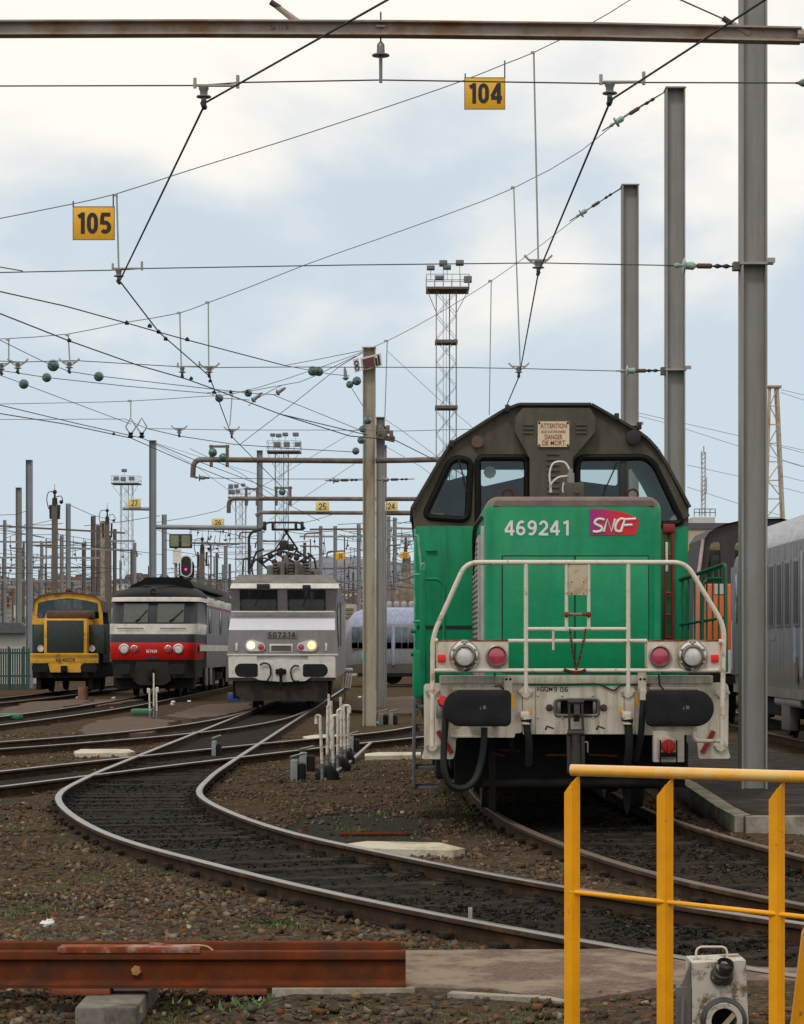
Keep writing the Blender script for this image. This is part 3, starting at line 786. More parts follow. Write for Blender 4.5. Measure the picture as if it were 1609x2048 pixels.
# radiator side panel: perforated channel plate along the left flank
xl = WX(970, YN)
b = MB(); b.box(xl-0.05, xl-0.012, YN+0.25, YC-0.25, 1.2, 2.62, 0.006)
rp = part('radiator_panel', b, mat('grey_side_panel', (0.33, 0.30, 0.27), 0.6, var=0.2))
b = MB()
for j in range(22):
    for i in range(3):
        b.box(xl-0.0535, xl-0.046, YN+0.5+i*0.55, YN+0.86+i*0.55, 1.5+j*0.05, 1.522+j*0.05)
part('louvre_slots', b, M_ink, rp, smooth=False)
part('flank_channel', MB().box(xl-0.03, xl+0.01, YN+0.12, YN+0.2, 1.2, 2.7, 0.004), mat('pale_steel_strip', (0.36, 0.4, 0.38), 0.5))
part('flank_cables', MB().tube(smooth_path([(xl-0.02, YN+0.3, 2.78), (xl-0.07, YN+0.7, 2.72), (xl-0.06, YN+1.2, 2.55), (xl-0.04, YN+1.5, 2.3)], 0.15), 0.022, 7), M_hose)

# cab
def cabp(pts): return PX(pts, YC)
outline = [(829, 1058), (825, 1018), (882, 921), (903, 889), (936, 868), (973, 844), (1009, 822), (1038, 811), (1182, 811), (1214, 829), (1271, 862), (1294, 879), (1313, 900), (1333, 932), (1378, 1016), (1377, 1058)]
win_l = rpoly(cabp([(848, 1034), (936, 1040), (942, 922), (915, 916), (900, 925)]), 0.09)
win_ml = rrect(WX(956, YC), WX(1055, YC), WZ(1062, YC), WZ(915, YC), 0.06)
win_r = rpoly(cabp([(1155, 915), (1292, 914), (1312, 932), (1366, 1046), (1335, 1048), (1155, 1048)]), 0.09)
cab = part('cab_front', MB().plate(cabp(outline), YC, YC+0.06, [win_l, win_ml, win_r]), M_cab)
YR = YC+2.35
M_cabin = mat('cab_interior', (0.022, 0.025, 0.025), 0.7, var=0.25, spec=0.2)
RW = [rpoly(PX([(962, 922), (1051, 922), (1051, 954), (962, 974)], YR), 0.05), rpoly(PX([(1157, 926), (1236, 926), (1236, 972), (1157, 962)], YR), 0.05), rpoly(PX([(1258, 930), (1296, 930), (1346, 1030), (1336, 1046), (1258, 1040)], YR), 0.05), rpoly(PX([(914, 922), (938, 922), (938, 950), (893, 962)], YR), 0.04)]
part('cab_rear', MB().plate(cabp(outline), YR, YR+0.05, RW), M_cabin)
part('ceiling_lining', MB().box(WX(905, YC), WX(1305, YC), YC+0.07, YR-0.02, WZ(903, YC), WZ(899, YC)), M_cabin)
# sides, roof
prof = cabp(outline)
b = MB(); n = len(prof)
for i in range(1, n-2):                            # roof and upper sides as a shell
    (ax, az), (bx, bz) = prof[i], prof[i+1]
    dv = Vector((bx-ax, bz-az)).normalized(); nv = Vector((-dv.y, dv.x))
    ox, oz = nv.x*0.022, nv.y*0.022
    b.add([(ax+ox, YC-0.07, az+oz), (bx+ox, YC-0.07, bz+oz), (bx+ox, YR+0.1, bz+oz), (ax+ox, YR+0.1, az+oz), (ax-ox*.2, YC-0.07, az-oz*.2), (bx-ox*.2, YC-0.07, bz-oz*.2), (bx-ox*.2, YR+0.1, bz-oz*.2), (ax-ox*.2, YR+0.1, az-oz*.2)],
          [(0,1,2,3),(7,6,5,4),(0,4,5,1),(2,6,7,3),(1,5,6,2),(3,7,4,0)])
part('cab_roof', b, mat('dark_roof_paint', (0.03, 0.028, 0.025), 0.6, var=0.3), ang=60)
zc = WZ(1052, YC)
zk = WZ(1368, YC)
x0, x1 = WX(831, YC), WX(1377, YC)
b = MB()
b.box(x0, x1, YC-0.006, YC+0.06, 1.16, zc, 0.01)
b.box(x0, x0+0.05, YC+0.06, YR, 1.16, zc); b.box(x1-0.05, x1, YC+0.06, YR, 1.16, zc); b.box(x0, x1, YR, YR+0.05, 1.16, zc)
part('cab_lower_wall', b, M_greend)
part('floor', MB().box(x0+0.05, x1-0.05, YC+0.06, YR, 2.05, 2.1), M_black)
part('cab_seam', MB().box(x0+0.02, WX(948, YC), YC-0.012, YC, WZ(1258, YC), WZ(1251, YC)), M_ink)
b = MB(); b.box(x0+0.12, WX(945, YC), YC-0.3, YC-0.01, 1.06, WZ(1300, YC), 0.01)
part('side_locker', b, M_greend)
part('locker_recess', MB().box(WX(848, YC-.3), WX(868, YC-.3), YC-0.304, YC-0.29, 1.25, WZ(1305, YC)), M_black)
def seal(poly, name, y=YC, r=0.034, p=cab): return part(name, MB().tube([(a, y-0.005, c) for a, c in poly], r, 8, closed=True), mat('window_rubber', (0.005, 0.005, 0.005), 0.6, var=0.1, spec=0.2), p)
M_glass = glass('cab_glass', (0.78, 0.84, 0.83), 0.95)
for poly in (win_l, win_ml, win_r):
    w = part('window', MB().plate(poly, YC+0.02, YC+0.026), M_glass)
    seal(poly, 'window_seal', p=w)
part('window_bar', MB().box(WX(1240, YC), WX(1254, YC), YC+0.0, YC+0.05, WZ(1046, YC), WZ(918, YC), 0.01), M_ink)
part('window_pillar', MB().bar((WX(1322, YC), YC-0.0, WZ(930, YC)), (WX(1372, YC), YC-0.0, WZ(1036, YC)), 0.05, 0.09), M_cab)
# interior: desk, control column, rear cabinets
b = MB(); b.box(GX-1.3, GX-0.1, YC+0.35, YC+0.75, 2.1, 2.86, 0.03); b.box(GX-1.2, GX-0.75, YC+1.6, YR-0.05, 2.1, 3.1, 0.03)
part('control_desk', b, mat('desk_grey', (0.06, 0.065, 0.065), 0.6))
part('seat', MB().box(GX-0.75, GX-0.35, YC+1.1, YC+1.22, 2.4, 3.22, 0.08).box(GX-0.75, GX-0.35, YC+0.85, YC+1.2, 2.3, 2.5, 0.05), M_hose)
part('seat', MB().box(GX+0.35, GX+0.75, YC+1.1, YC+1.22, 2.4, 3.1, 0.08).box(GX+0.35, GX+0.75, YC+0.85, YC+1.2, 2.3, 2.5, 0.05), M_hose)
part('notice_card', MB().box(WX(866, YC), WX(890, YC), YC+0.34, YC+0.345, WZ(1037, YC), WZ(1022, YC)), M_signp)
# ventilation duct down the middle of the cab front
duct = [(1046, 816), (1180, 816), (1190, 832), (1192, 862), (1146, 916), (1146, 1012), (1060, 1012), (1060, 916), (1030, 862), (1032, 832)]
dp = part('ventilation_duct', MB().plate(PX(duct, YC-0.12), YC-0.12, YC+0.01), M_cab)
for a0, a1, c, dc, k in ((1092, 1117, 910, 11, 8), (1046, 1066, 852, 8, 3), (1150, 1172, 852, 8, 3)):
    b = MB().box(WX(a0, YC)-.01, WX(a1, YC)+.01, YC-0.122, YC-0.117, WZ(c+dc*k, YC), WZ(c-6, YC))
    for j in range(k): b.box(WX(a0, YC), WX(a1, YC), YC-0.136, YC-0.118, WZ(c+2+j*dc, YC), WZ(c-2+j*dc, YC), 0.003)
    part('louvre', b, M_cab, dp)
ys = YC-0.13
sg = part('warning_plate', MB().plate(rrect(WX(1076, ys), WX(1139, ys), WZ(894, ys), WZ(843, ys), 0.015), ys-0.012, ys+0.004), mat('cream_enamel', (0.60, 0.53, 0.36), 0.5, var=0.1, dirt=(0.4, 0.3, 0.16), amt=0.3))
M_dr = mat('enamel_red', (0.32, 0.035, 0.025), 0.6, var=0.1)
for tx, a0, a1, c0, c1 in (('ATTENTION', 1081, 1134, 857, 847), ('AUX CATENAIRES', 1082, 1132, 866, 861), ('DANGER', 1090, 1125, 879, 869), ('DE MORT', 1085, 1131, 891, 881)):
    words('warning_text', tx, WX(a0, ys), WX(a1, ys), WZ(c0, ys), WZ(c1, ys), ys-0.0115, M_dr, sg, bold=0.012)
b = MB()
for a in (1079, 1136):
    for c in (846, 891): b.sphere((WX(a, ys), ys-0.012, WZ(c, ys)), 0.012, 8)
part('screws', b, M_ink, sg)
# roof-front fittings
part('roof_lamp', MB().lathe((WX(1266, YC), YC-0.03, WZ(876, YC)), [(0.02, 0.0), (0.075, 0.0), (0.075, 0.05), (0.055, 0.055), (0.01, 0.055)]), M_ink)
part('horn', MB().lathe((WX(955, YC), YC-0.0, WZ(884, YC)), [(0.03, 0.0), (0.03, 0.03), (0.06, 0.05), (0.06, 0.055)]), mat('horn_brown', (0.12, 0.06, 0.045), 0.5))
for a, c in ((1277, 850), (902, 886), (1014, 815), (1232, 832)): part('roof_bracket', MB().box(WX(a, YC)-0.02, WX(a, YC)+0.025, YC-0.1, YC-0.02, WZ(c+10, YC), WZ(c-4, YC), 0.006), M_ink)
def wiper(p0, p1, p2):
    b = MB(); b.tube([Vector((WX(a, YC), YC-0.035, WZ(c, YC))) for a, c in (p0, p1)], 0.008, 6); b.tube([Vector((WX(a, YC), YC-0.03, WZ(c, YC))) for a, c in (p1, p2)], 0.006, 6)
    part('wiper', b, M_ink)
wiper((918, 918), (928, 958), (934, 985)); wiper((1235, 925), (1212, 975), (1205, 1000))
part('lens_mirror', MB().lathe((WX(981, YC), YC+0.1, WZ(943, YC)), [(0.01, 0), (0.065, 0.0), (0.065, 0.02), (0.01, 0.02)], n=8), mat('mirror_grey', (0.35, 0.38, 0.38), 0.4))
# things on top of the bonnet
part('lifting_eye', MB().tube([(WX(1020, YN)+0.05*math.cos(t), YN+0.4, ztop+0.04+0.05*math.sin(t)) for t in [i*0.524 for i in range(12)]], 0.011, 6, closed=True), M_rust)
part('lifting_eye', MB().tube([(WX(1275, YN)+0.05*math.cos(t), YN+0.4, ztop+0.04+0.05*math.sin(t)) for t in [i*0.524 for i in range(12)]], 0.011, 6, closed=True), M_rust)
b = MB(); yv = YN+0.5
b.box(WX(1131, yv), WX(1167, yv), yv-0.08, yv+0.08, ztop-0.02, WZ(966, yv), 0.012); b.cyl((WX(1152, yv), yv-0.1, WZ(983, yv)), (WX(1152, yv), yv, WZ(983, yv)), 0.025)
part('valve_block', b, M_cab)
part('horn_valve', MB().cyl((WX(1142, yv), yv, WZ(968, yv)), (WX(1142, yv), yv, WZ(946, yv)), 0.034).cyl((WX(1142, yv), yv, WZ(946, yv)), (WX(1142, yv), yv, WZ(938, yv)), 0.02), M_steel)
M_wh = mat('white_hose', (0.6, 0.6, 0.57), 0.5)
for pl_ in ([(1142, 945), (1130, 925), (1108, 926), (1100, 945), (1103, 985)], [(1135, 952), (1117, 955), (1103, 968), (1101, 985)], [(1128, 965), (1126, 978), (1127, 985)]):
    part('air_hose', MB().tube(spline([Vector((WX(a, yv), yv, WZ(c, yv))) for a, c in pl_], 0.02), 0.009, 6), M_wh)

# left flank: cab steps, grab rails
xs = WX(838, YC-.6)
M_mint = mat('worn_mint_rail', (0.09, 0.36, 0.24), 0.5, var=0.2, dirt=(0.4, 0.42, 0.33), amt=0.3, dscale=10)
b = MB(); b.tube([(WX(830, YC-.2), YC-.2, WZ(1060, YC)), (WX(830, YC-.2), YC-.2, WZ(1345, YC))], 0.012, 6)
for c in (1151, 1243): b.cyl((WX(827, YC-.2), YC-.2, WZ(c, YC)), (WX(843, YC-.2), YC-.2, WZ(c, YC)), 0.014, n=8)
part('grab_rail', b, M_mint)
part('grab_rail', MB().tube(smooth_path([W(828, 1070, YC-.3), W(836, 1072, YC-.3), W(842, 1120, YC-.3), W(844, 1150, YC-.3)], 0.1), 0.014, 6), M_mint)
part('grab_rail', MB().tube(smooth_path([W(843, 1150, YC-.5), W(843, 1130, YC-.5), W(849, 1126, YC-.5), W(849, 1145, YC-.5)], 0.03), 0.014, 6), M_mint)
part('platform_post', MB().box(WX(840, YC-.5), WX(852, YC-.5), YC-.52, YC-.46, 1.1, WZ(1140, YC-.5), 0.006), M_greend)
part('hand_rail', MB().tube(smooth_path([W(850, 1158, YC-.5), W(878, 1158, YC-.5), W(889, 1172, YC-.5), W(889, 1330, YC-.5)], 0.12), 0.016, 8), M_greend)
part('door_handle', MB().tube([W(852, 1101, YC-.03), W(874, 1101, YC-.03)], 0.012, 6), M_greend)
part('footplate_side', MB().box(WX(828, YC-.4), WX(860, YC-.4), YC-.5, YC+2.3, 1.08, WZ(1300, YC-.4), 0.01), M_greend)
b = MB()
for j in range(5): b.box(-0.02+x0-0.0, x0+0.22, YC-0.75, YC-0.4, 0.98-j*0.2, 1.01-j*0.2, 0.005)
b.box(x0-0.03, x0-0.0, YC-0.8, YC+0.2, 0.2, 1.08, 0.006)
part('steps', b, mat('grey_step_steel', (0.10, 0.10, 0.105), 0.7, var=0.3))
for c in (1262, 1308): part('side_lug', MB().cyl(W(822, c, YC-.3), W(832, c, YC-.3), 0.022, n=8), M_greend)

# right flank: red ladder, green gangway railing
b = MB(); yq = YC-0.05
b.tube([W(1345, 1056, yq), W(1345, 1340, yq)], 0.02, 6); b.tube([W(1331, 1056, yq), W(1331, 1340, yq)], 0.014, 6)
b.box(WX(1326, yq), WX(1350, yq), yq-0.03, yq+0.03, WZ(1066, yq), WZ(1048, yq), 0.01)
for c in (1110, 1186, 1230, 1275): b.cyl(W(1331, c, yq), W(1345, c, yq), 0.014, n=8)
part('ladder', b, M_redd)
part('ladder_grip', MB().box(WX(1331, yq-.1), WX(1336, yq-.1), yq-.12, yq-.1, WZ(1144, yq), WZ(1085, yq), 0.006), M_wh)
b = MB(); yg = YC-0.9
b.tube(smooth_path([W(1361, 1160, YC-.1), W(1451, 1128, yg), W(1453, 1345, yg)], 0.05), 0.02, 8)
b.tube([W(1361, 1250, YC-.1), W(1449, 1235, yg)], 0.014, 6)
for i in range(7):
    t = i/7.0; y = (YC-.1)*(1-t)+yg*t
    b.tube([W(1366+t*84, 1158-t*29, y), W(1366+t*84, 1285, y)], 0.011, 6)
b.tube(smooth_path([W(1405, 1290, yg+.3), W(1407, 1166, yg+.3), W(1418, 1158, yg+.3), W(1446, 1157, yg)], 0.1), 0.017, 8)
part('gangway_railing', b, mat('gate_green', (0.012, 0.11, 0.055), 0.5, var=0.2))
part('gangway_plate', MB().box(WX(1377, YC), WX(1453, yg), yg, YC+2.2, 1.1, 1.16, 0.008), M_greend)

# frame and footplate
part('main_frame', MB().box(GX-1.32, GX+1.32, YH+0.06, YR+6.2, 0.86, 1.14, 0.01), M_black)
part('rear_bonnet', MB().box(GX-0.82, GX+0.82, YR+0.06, YR+6.0, 1.16, 2.9, 0.06), M_greend)
part('underframe_shield', MB().box(GX-1.05, GX+1.05, YH+0.5, YH+0.6, 0.3, 0.9), M_black)
# white buffer beam
top = [(880, 1352), (1425, 1352), (1425, 1367), (1425, 1367), (880, 1367)]
part('beam_top_strip', MB().box(WX(880, YH), WX(1425, YH), YH-0.05, YH+0.06, WZ(1367, YH), WZ(1351, YH), 0.006), M_white)
zb = lambda c: WZ(c, YH)
lf = [(848, 1368), (880, 1366), (1045, 1366), (1045, 1466), (1030, 1466), (1030, 1475), (912, 1475), (912, 1494), (908, 1518), (842, 1518), (849, 1502)]
part('headstock_plate', MB().plate(rpoly(PX(lf, YH), 0.03, 3), YH-0.02, YH+0.05), M_white)
rf = [(1270, 1366), (1428, 1366), (1450, 1364), (1457, 1372), (1456, 1500), (1462, 1517), (1396, 1517), (1396, 1496), (1390, 1470), (1270, 1470)]
part('headstock_plate', MB().plate(rpoly(PX(rf, YH), 0.03, 3), YH-0.02, YH+0.05), M_white)
cp_ = [(1046, 1372), (1269, 1372), (1269, 1468), (1046, 1468)]
slot = rrect(WX(1110, YH), WX(1197, YH), zb(1431), zb(1398), 0.03)
pc = part('centre_plate', MB().plate(PX(cp_, YH-0.0), YH-0.035, YH+0.05, [slot]), M_white)
b = MB()
for a in (1071, 1248): b.box(WX(a, YH)-0.004, WX(a, YH)+0.004, YH-0.038, YH-0.03, zb(1468), zb(1374))
part('plate_seams', b, mat('seam_grey', (0.3, 0.27, 0.22), 0.8), pc)
b = MB()
for a in (1076, 1124, 1186, 1244):
    for c in (1391, 1435): b.sphere((WX(a, YH), YH-0.036, zb(c)), 0.012, 8)
part('rivets', b, M_white, pc)
part('slot_frame', MB().tube([(a, YH-0.035, c) for a, c in slot], 0.016, 6, closed=True), mat('scuffed_steel', (0.2, 0.19, 0.18), 0.5, metal=0.4, var=0.4), pc)
part('slot_back', MB().box(WX(1108, YH), WX(1199, YH), YH+0.04, YH+0.055, zb(1434), zb(1396)), M_black)
for a0, a1, m_ in ((1114, 1122, M_steel), (1186, 1194, M_steel)): part('slot_cheek', MB().box(WX(a0, YH), WX(a1, YH), YH-0.01, YH+0.03, zb(1430), zb(1399), 0.004), m_)
words('stencil_text', 'RGQM', WX(1074, YH), WX(1105, YH), zb(1384), zb(1374), YH-0.0345, M_ink, pc, bold=0.012)
figures('stencil_text', '9 06', WX(1107, YH), WX(1136, YH), zb(1384), zb(1373.5), YH-0.034, M_ink, pc, t=0.15)
for a in (1099, 1207): part('bolt_head', MB().lathe((WX(a, YH), YH-0.03, zb(1415)), [(0.032, 0.0), (0.032, 0.02), (0.02, 0.035), (0.001, 0.037)], n=8), mat('bolt_maroon', (0.09, 0.03, 0.025), 0.5, var=0.5, scale=30))
for a in (1091, 1193):
    b = MB(); y = YH-0.037
    for p, q in (((a, 1459), (a+4, 1452)), ((a+2, 1452), (a+17, 1457)), ((a, 1459), (a+3, 1457))): b.bar(W(p[0], p[1], y), W(q[0], q[1], y), 0.002, 0.012)
    part('lifting_mark', b, M_ink, pc, smooth=False)
# coupling hook and screw coupling
b = MB()
b.side([(YH+0.02, zb(1402)), (YH-0.16, zb(1402)), (YH-0.22, zb(1410)), (YH-0.23, zb(1428)), (YH-0.19, zb(1442)), (YH-0.14, zb(1440)), (YH-0.15, zb(1425)), (YH-0.12, zb(1418)), (YH+0.02, zb(1420))], WX(1145, YH), WX(1156, YH))
part('draw_hook', b, mat('hook_iron', (0.05, 0.04, 0.038), 0.45, metal=0.5, var=0.4))
b = MB(); yk = YH-0.17
for a0, a1 in ((1138, 1140), (1164, 1167)): b.bar(W(a0, 1402, yk), W(a1, 1468, yk), 0.02, 0.05)
b.cyl(W(1136, 1404, yk), W(1168, 1404, yk), 0.03, n=12); b.cyl(W(1136, 1466, yk), W(1168, 1466, yk), 0.034, n=12)
b.tube([W(1152, 1470, yk), W(1152, 1540, yk)], [0.045, 0.06], 12)
for a in (1137, 1166): b.bar(W(a, 1466, yk), W(a+1, 1545, yk), 0.03, 0.04)
part('screw_coupling', b, mat('coupling_iron', (0.035, 0.03, 0.027), 0.5, metal=0.3, var=0.4))
part('screw_handle', MB().tube(smooth_path([W(1168, 1484, yk), W(1176, 1484, yk), W(1176, 1505, yk)], 0.02), 0.008, 6), M_steel)
# buffers
def buffer(x0, x1, outer_left):
    y = YB; zc0, zc1 = WZ(1453, y), WZ(1380, y)
    h = zc1-zc0
    a0, a1 = WX(x0, y), WX(x1, y)
    big, sm = h*0.5-0.001, 0.05
    poly = rrect(a0, a1, zc0, zc1, [big, sm, sm, big] if outer_left else [sm, big, big, sm], 12)
    cx, cz = (a0+a1)/2, (zc0+zc1)/2
    b = MB()
    def ring(k, yy): return [(cx+(p-cx)*k, yy, cz+(q-cz)*k) for p, q in poly]
    b.loft([ring(0.55, y-0.012), ring(0.85, y-0.008), ring(0.97, y+0.004), ring(1.0, y+0.02), ring(1.0, y+0.05)])
    bf = part('buffer', b, M_rubber)
    part('buffer_stem', MB().cyl((cx+(0.02 if outer_left else -0.02), y+0.05, cz), (cx, YH, cz), 0.1, 0.13, 18), M_black, bf)
    part('buffer_flange', MB().box(cx-0.2, cx+0.2, YH-0.06, YH-0.02, cz-0.17, cz+0.17, 0.01), M_white, bf)
    b = MB(); 
    b.add([(cx+0.02, y-0.0135, cz-0.01), (cx+0.035, y-0.0135, cz-0.01), (cx+0.03, y-0.0135, cz+0.02)], [(0, 1, 2)]); b.box(cx+0.05, cx+0.075, y-0.0135, y-0.0115, cz-0.008, cz+0.022)
    part('grease_mark', b, mat('grease_grey', (0.12, 0.12, 0.12), 0.6), bf, smooth=False)
buffer(887, 1023, True); buffer(1293, 1429, False)
# brackets of the lamp boxes' beam
for a, c0, c1 in ((1016, 1350, 1388), (1284, 1345, 1388)):
    o = part('hose_bracket', MB().box(WX(a-7, YH-.1), WX(a+9, YH-.1), YH-0.12, YH-0.05, zb(c1), zb(c0), 0.006), M_whiter)
    part('bracket_holes', MB().cyl((WX(a-3, YH-.1), YH-.123, zb(1358)), (WX(a-3, YH-.1), YH-.11, zb(1358)), 0.012, n=8).cyl((WX(a+5, YH-.1), YH-.123, zb(1358)), (WX(a+5, YH-.1), YH-.11, zb(1358)), 0.012, n=8), M_ink, o)
b = MB()
b.tube(spline([W(1046, 1369, YH-.05), W(1120, 1370, YH-.05), W(1200, 1369, YH-.05), W(1215, 1376, YH-.05), W(1230, 1381, YH-.05), W(1240, 1372, YH-.05), W(1300, 1370, YH-.05)], 0.03), 0.007, 5)
b.tube([W(1318, 1348, YH-.07), W(1320, 1370, YH-.07), W(1328, 1380, YH-.07)], 0.008, 5); b.tube([W(1008, 1378, YH-.07), W(1000, 1371, YH-.07), W(1003, 1370, YH-.07), W(990, 1373, YH-.07)], 0.008, 5); b.tube([W(990, 1345, YH-.07), W(990, 1353, YH-.07)], 0.008, 5)
part('beam_cable', b, M_ink)
for pts in ([(905, 1378), (1000, 1378), (1005, 1386)], [(1300, 1377), (1395, 1377), (1402, 1384)]):
    part('buffer_strap', MB().tube([W(a, c, YH-.06) for a, c in pts], 0.011, 6), M_whiter)
# hoses
def hose(name, pts, r, y, m=M_hose):
    return part(name, MB().tube(spline([Vector((WX(a, y+dy), y+dy, WZ(c, y+dy))) for a, c, dy in pts], 0.04), r, 10), m)
hose('brake_hose', [(892, 1420, 0), (891, 1450, 0), (888, 1500, 0), (890, 1545, 0), (903, 1572, .02), (925, 1577, .05), (948, 1563, .1), (962, 1530, .14), (968, 1490, .15), (969, 1455, .16)], 0.031, YH-0.28)
hose('brake_hose', [(1054, 1438, 0), (1055, 1460, 0), (1059, 1490, 0.03), (1058, 1530, .1)], 0.034, YH-0.2)
hose('brake_hose', [(1255, 1438, 0), (1258, 1460, 0), (1258, 1500, 0.02), (1252, 1545, .1)], 0.036, YH-0.2)
hose('brake_hose', [(1287, 1400, 0), (1285, 1430, 0), (1282, 1470, 0.02), (1272, 1520, .1)], 0.03, YH-0.15)
hose('brake_hose', [(1018, 1440, 0), (1022, 1475, 0), (1028, 1510, .1)], 0.028, YH+0.05, M_black)
for a, c, flip in ((1051, 1425, 1), (1254, 1425, -1)):
    o = part('hose_cock', MB().box(WX(a-10, YH-.2), WX(a+9, YH-.2), YH-0.24, YH-0.03, zb(c+10), zb(c-3), 0.012).cyl((WX(a+2, YH-.2), YH-.2, zb(c+8)), (WX(a+2, YH-.2), YH-.2, zb(c+22)), 0.045, n=12), M_whiter)
    part('hose_collar', MB().cyl((WX(a+2, YH-.2), YH-.2, zb(c+12)), (WX(a+3, YH-.2), YH-.2, zb(c+24)), 0.05, 0.04, 12), M_hose, o)
    x = a+12 if flip > 0 else a-13
    part('cock_lever', MB().box(WX(x-2, YH-.23), WX(x+2, YH-.23), YH-.25, YH-.235, zb(c+2), zb(c-14), 0.003), M_yel, o)
for a in (1026, 1273): part('cock_lever', MB().box(WX(a-2.5, YH-.1), WX(a+2.5, YH-.1), YH-.12, YH-.1, zb(1414), zb(1386), 0.003), M_yel)
o = part('hose_cock', MB().box(WX(1280, YH-.12), WX(1293, YH-.12), YH-.16, YH-.05, zb(1406), zb(1380), 0.01), M_whiter)
o = part('hose_cock', MB().box(WX(873, YH-.2), WX(888, YH-.2), YH-.26, YH-.05, zb(1436), zb(1404), 0.01), M_steel)
part('cock_wheel', MB().lathe((WX(884, YH-.25), YH-.25, zb(1402)), [(0.002, 0), (0.05, 0), (0.05, 0.03), (0.002, 0.03)], (0.5, -0.8, 0.3), 7), M_red)
part('under_buffer_bracket', MB().box(WX(902, YH), WX(985, YH), YH-0.06, YH-0.0, zb(1473), zb(1452), 0.008).box(WX(900, YH-.1), WX(988, YH-.1), YH-.13, YH-.03, zb(1474), zb(1470), 0.004), M_whiter)
# heater / jumper socket under the right buffer
part('jumper_box', MB().box(WX(1306, YH-.02), WX(1368, YH-.02), YH-0.06, YH+0.05, zb(1524), zb(1462), 0.01), M_whiter)
jb = part('jumper_flap', MB().box(WX(1316, YH-.1), WX(1356, YH-.1), YH-0.13, YH-0.05, zb(1516), zb(1474), 0.02), M_white)
part('socket_cover', MB().lathe((WX(1337, YH-.13), YH-.12, zb(1491)), [(0.03, 0.0), (0.062, 0.0), (0.062, 0.03), (0.05, 0.045), (0.002, 0.05)], n=16).box(WX(1334, YH-.13), WX(1340, YH-.13), YH-.2, YH-.16, zb(1505), zb(1477), 0.006), M_red)
part('socket_latch', MB().tube(smooth_path([W(1321, 1480, YH-.15), W(1321, 1528, YH-.15), W(1354, 1528, YH-.15), W(1354, 1480, YH-.15)], 0.03), 0.008, 6).box(WX(1322, YH-.14), WX(1354, YH-.14), YH-.17, YH-.13, zb(1512), zb(1503), 0.005), M_black)
# red diagonal bars on the steps
for p, q in (((876, 1462), (905, 1507)), ((1428, 1462), (1405, 1506))): part('red_bar', MB().bar(W(*p, YH-.04), W(*q, YH-.04), 0.014, 0.042), M_redd)

# lamp boxes with head and tail lamps
def lampbox(x0, x1, head, tail, mark, hx):
    y = YL
    bx = part('lamp_box', MB().plate(rrect(WX(x0, y), WX(x1, y), WZ(1342, y), WZ(1281, y), [0.045, 0.045, 0.01, 0.01] if True else 0.04), y-0.03, y+0.16), M_white)
    part('rust_lip', MB().box(WX(x0+1, y), WX(x1-1, y), y-0.034, y+0.16, WZ(1283, y), WZ(1280, y), 0.003), M_rustl, bx)
    c = (WX(head, y), y-0.03, WZ(1312, y))
    q = part('headlight', MB().lathe(c, [(0.137, -0.01), (0.137, 0.02), (0.12, 0.045), (0.102, 0.05), (0.1, 0.03), (0.1, 0.0)], n=32), M_chrome)
    part('bezel_ring', MB().lathe((c[0], c[1]-0.035, c[2]), [(0.094, 0.0), (0.098, 0.03), (0.085, 0.045), (0.08, 0.03), (0.08, 0.0)], n=32), mat('dark_chrome', (0.25, 0.24, 0.23), 0.3, metal=0.8), q)
    part('lens', MB().lathe((c[0], c[1]-0.03, c[2]), [(0.08, 0.0), (0.08, 0.02), (0.06, 0.035), (0.03, 0.043), (0.002, 0.045)], n=28), M_lens, q)
    b = MB()
    for i in range(6):
        t = R(30+60*i); b.sphere((c[0]+0.112*math.cos(t), c[1]-0.048, c[2]+0.112*math.sin(t)), 0.014, 8)
    b.box(c[0]-0.03, c[0]+0.03, c[1]-0.05, c[1]-0.01, c[2]+0.11, c[2]+0.142, 0.006)
    part('bezel_clips', b, M_clamp, q)
    c = (WX(tail, y), y-0.03, WZ(1312, y))
    q = part('tail_light', MB().lathe(c, [(0.098, -0.01), (0.098, 0.03), (0.09, 0.036), (0.083, 0.036), (0.082, 0.0)], n=28), M_steel)
    part('lens', MB().lathe(c, [(0.083, 0.0), (0.083, 0.015), (0.06, 0.028), (0.03, 0.034), (0.002, 0.036)], n=28), M_redlens, q)
    part('marker_light', MB().box(WX(mark-7.5, y), WX(mark+7.5, y), y-0.055, y-0.02, WZ(1324, y), WZ(1309, y), 0.008), glow('marker_red', (0.7, 0.012, 0.008), 0.12))
lampbox(873, 1017, 929, 993.5, 883.5, 1)
lampbox(1294, 1440, 1383.5, 1319.5, 1429, -1)

# white front railing
yr = YL-0.03
def pipe(name, pts, r=0.018, rad=0.1, m=M_whiter, y=yr): return part(name, MB().tube(smooth_path([W(a, c, y) for a, c in pts], rad), r, 12), m)
pipe('front_hand_rail', [(865, 1492), (866, 1272), (932, 1125), (1372, 1125), (1449, 1252), (1443, 1488)], 0.0215, 0.11)
pipe('front_hand_rail', [(1443, 1470), (1440, 1482), (1390, 1482), (1386, 1464)], 0.017, 0.06)
for a in (1052.5, 1257): pipe('rail_upright', [(a, 1125), (a, 1386)], 0.019)
pipe('rail_crossbar', [(866, 1341), (1444, 1341)], 0.018)
pipe('rail_crossbar', [(1017, 1282), (1294, 1282)], 0.018)
pipe('rail_crossbar', [(866, 1281), (876, 1281)], 0.02); pipe('rail_crossbar', [(1438, 1283), (1448, 1283)], 0.02)
pipe('rail_crossbar', [(1053, 1258), (1257, 1258)], 0.016)
for a in (1133.5, 1178): pipe('ladder_rail', [(a, 1125), (a, 1258)], 0.015)
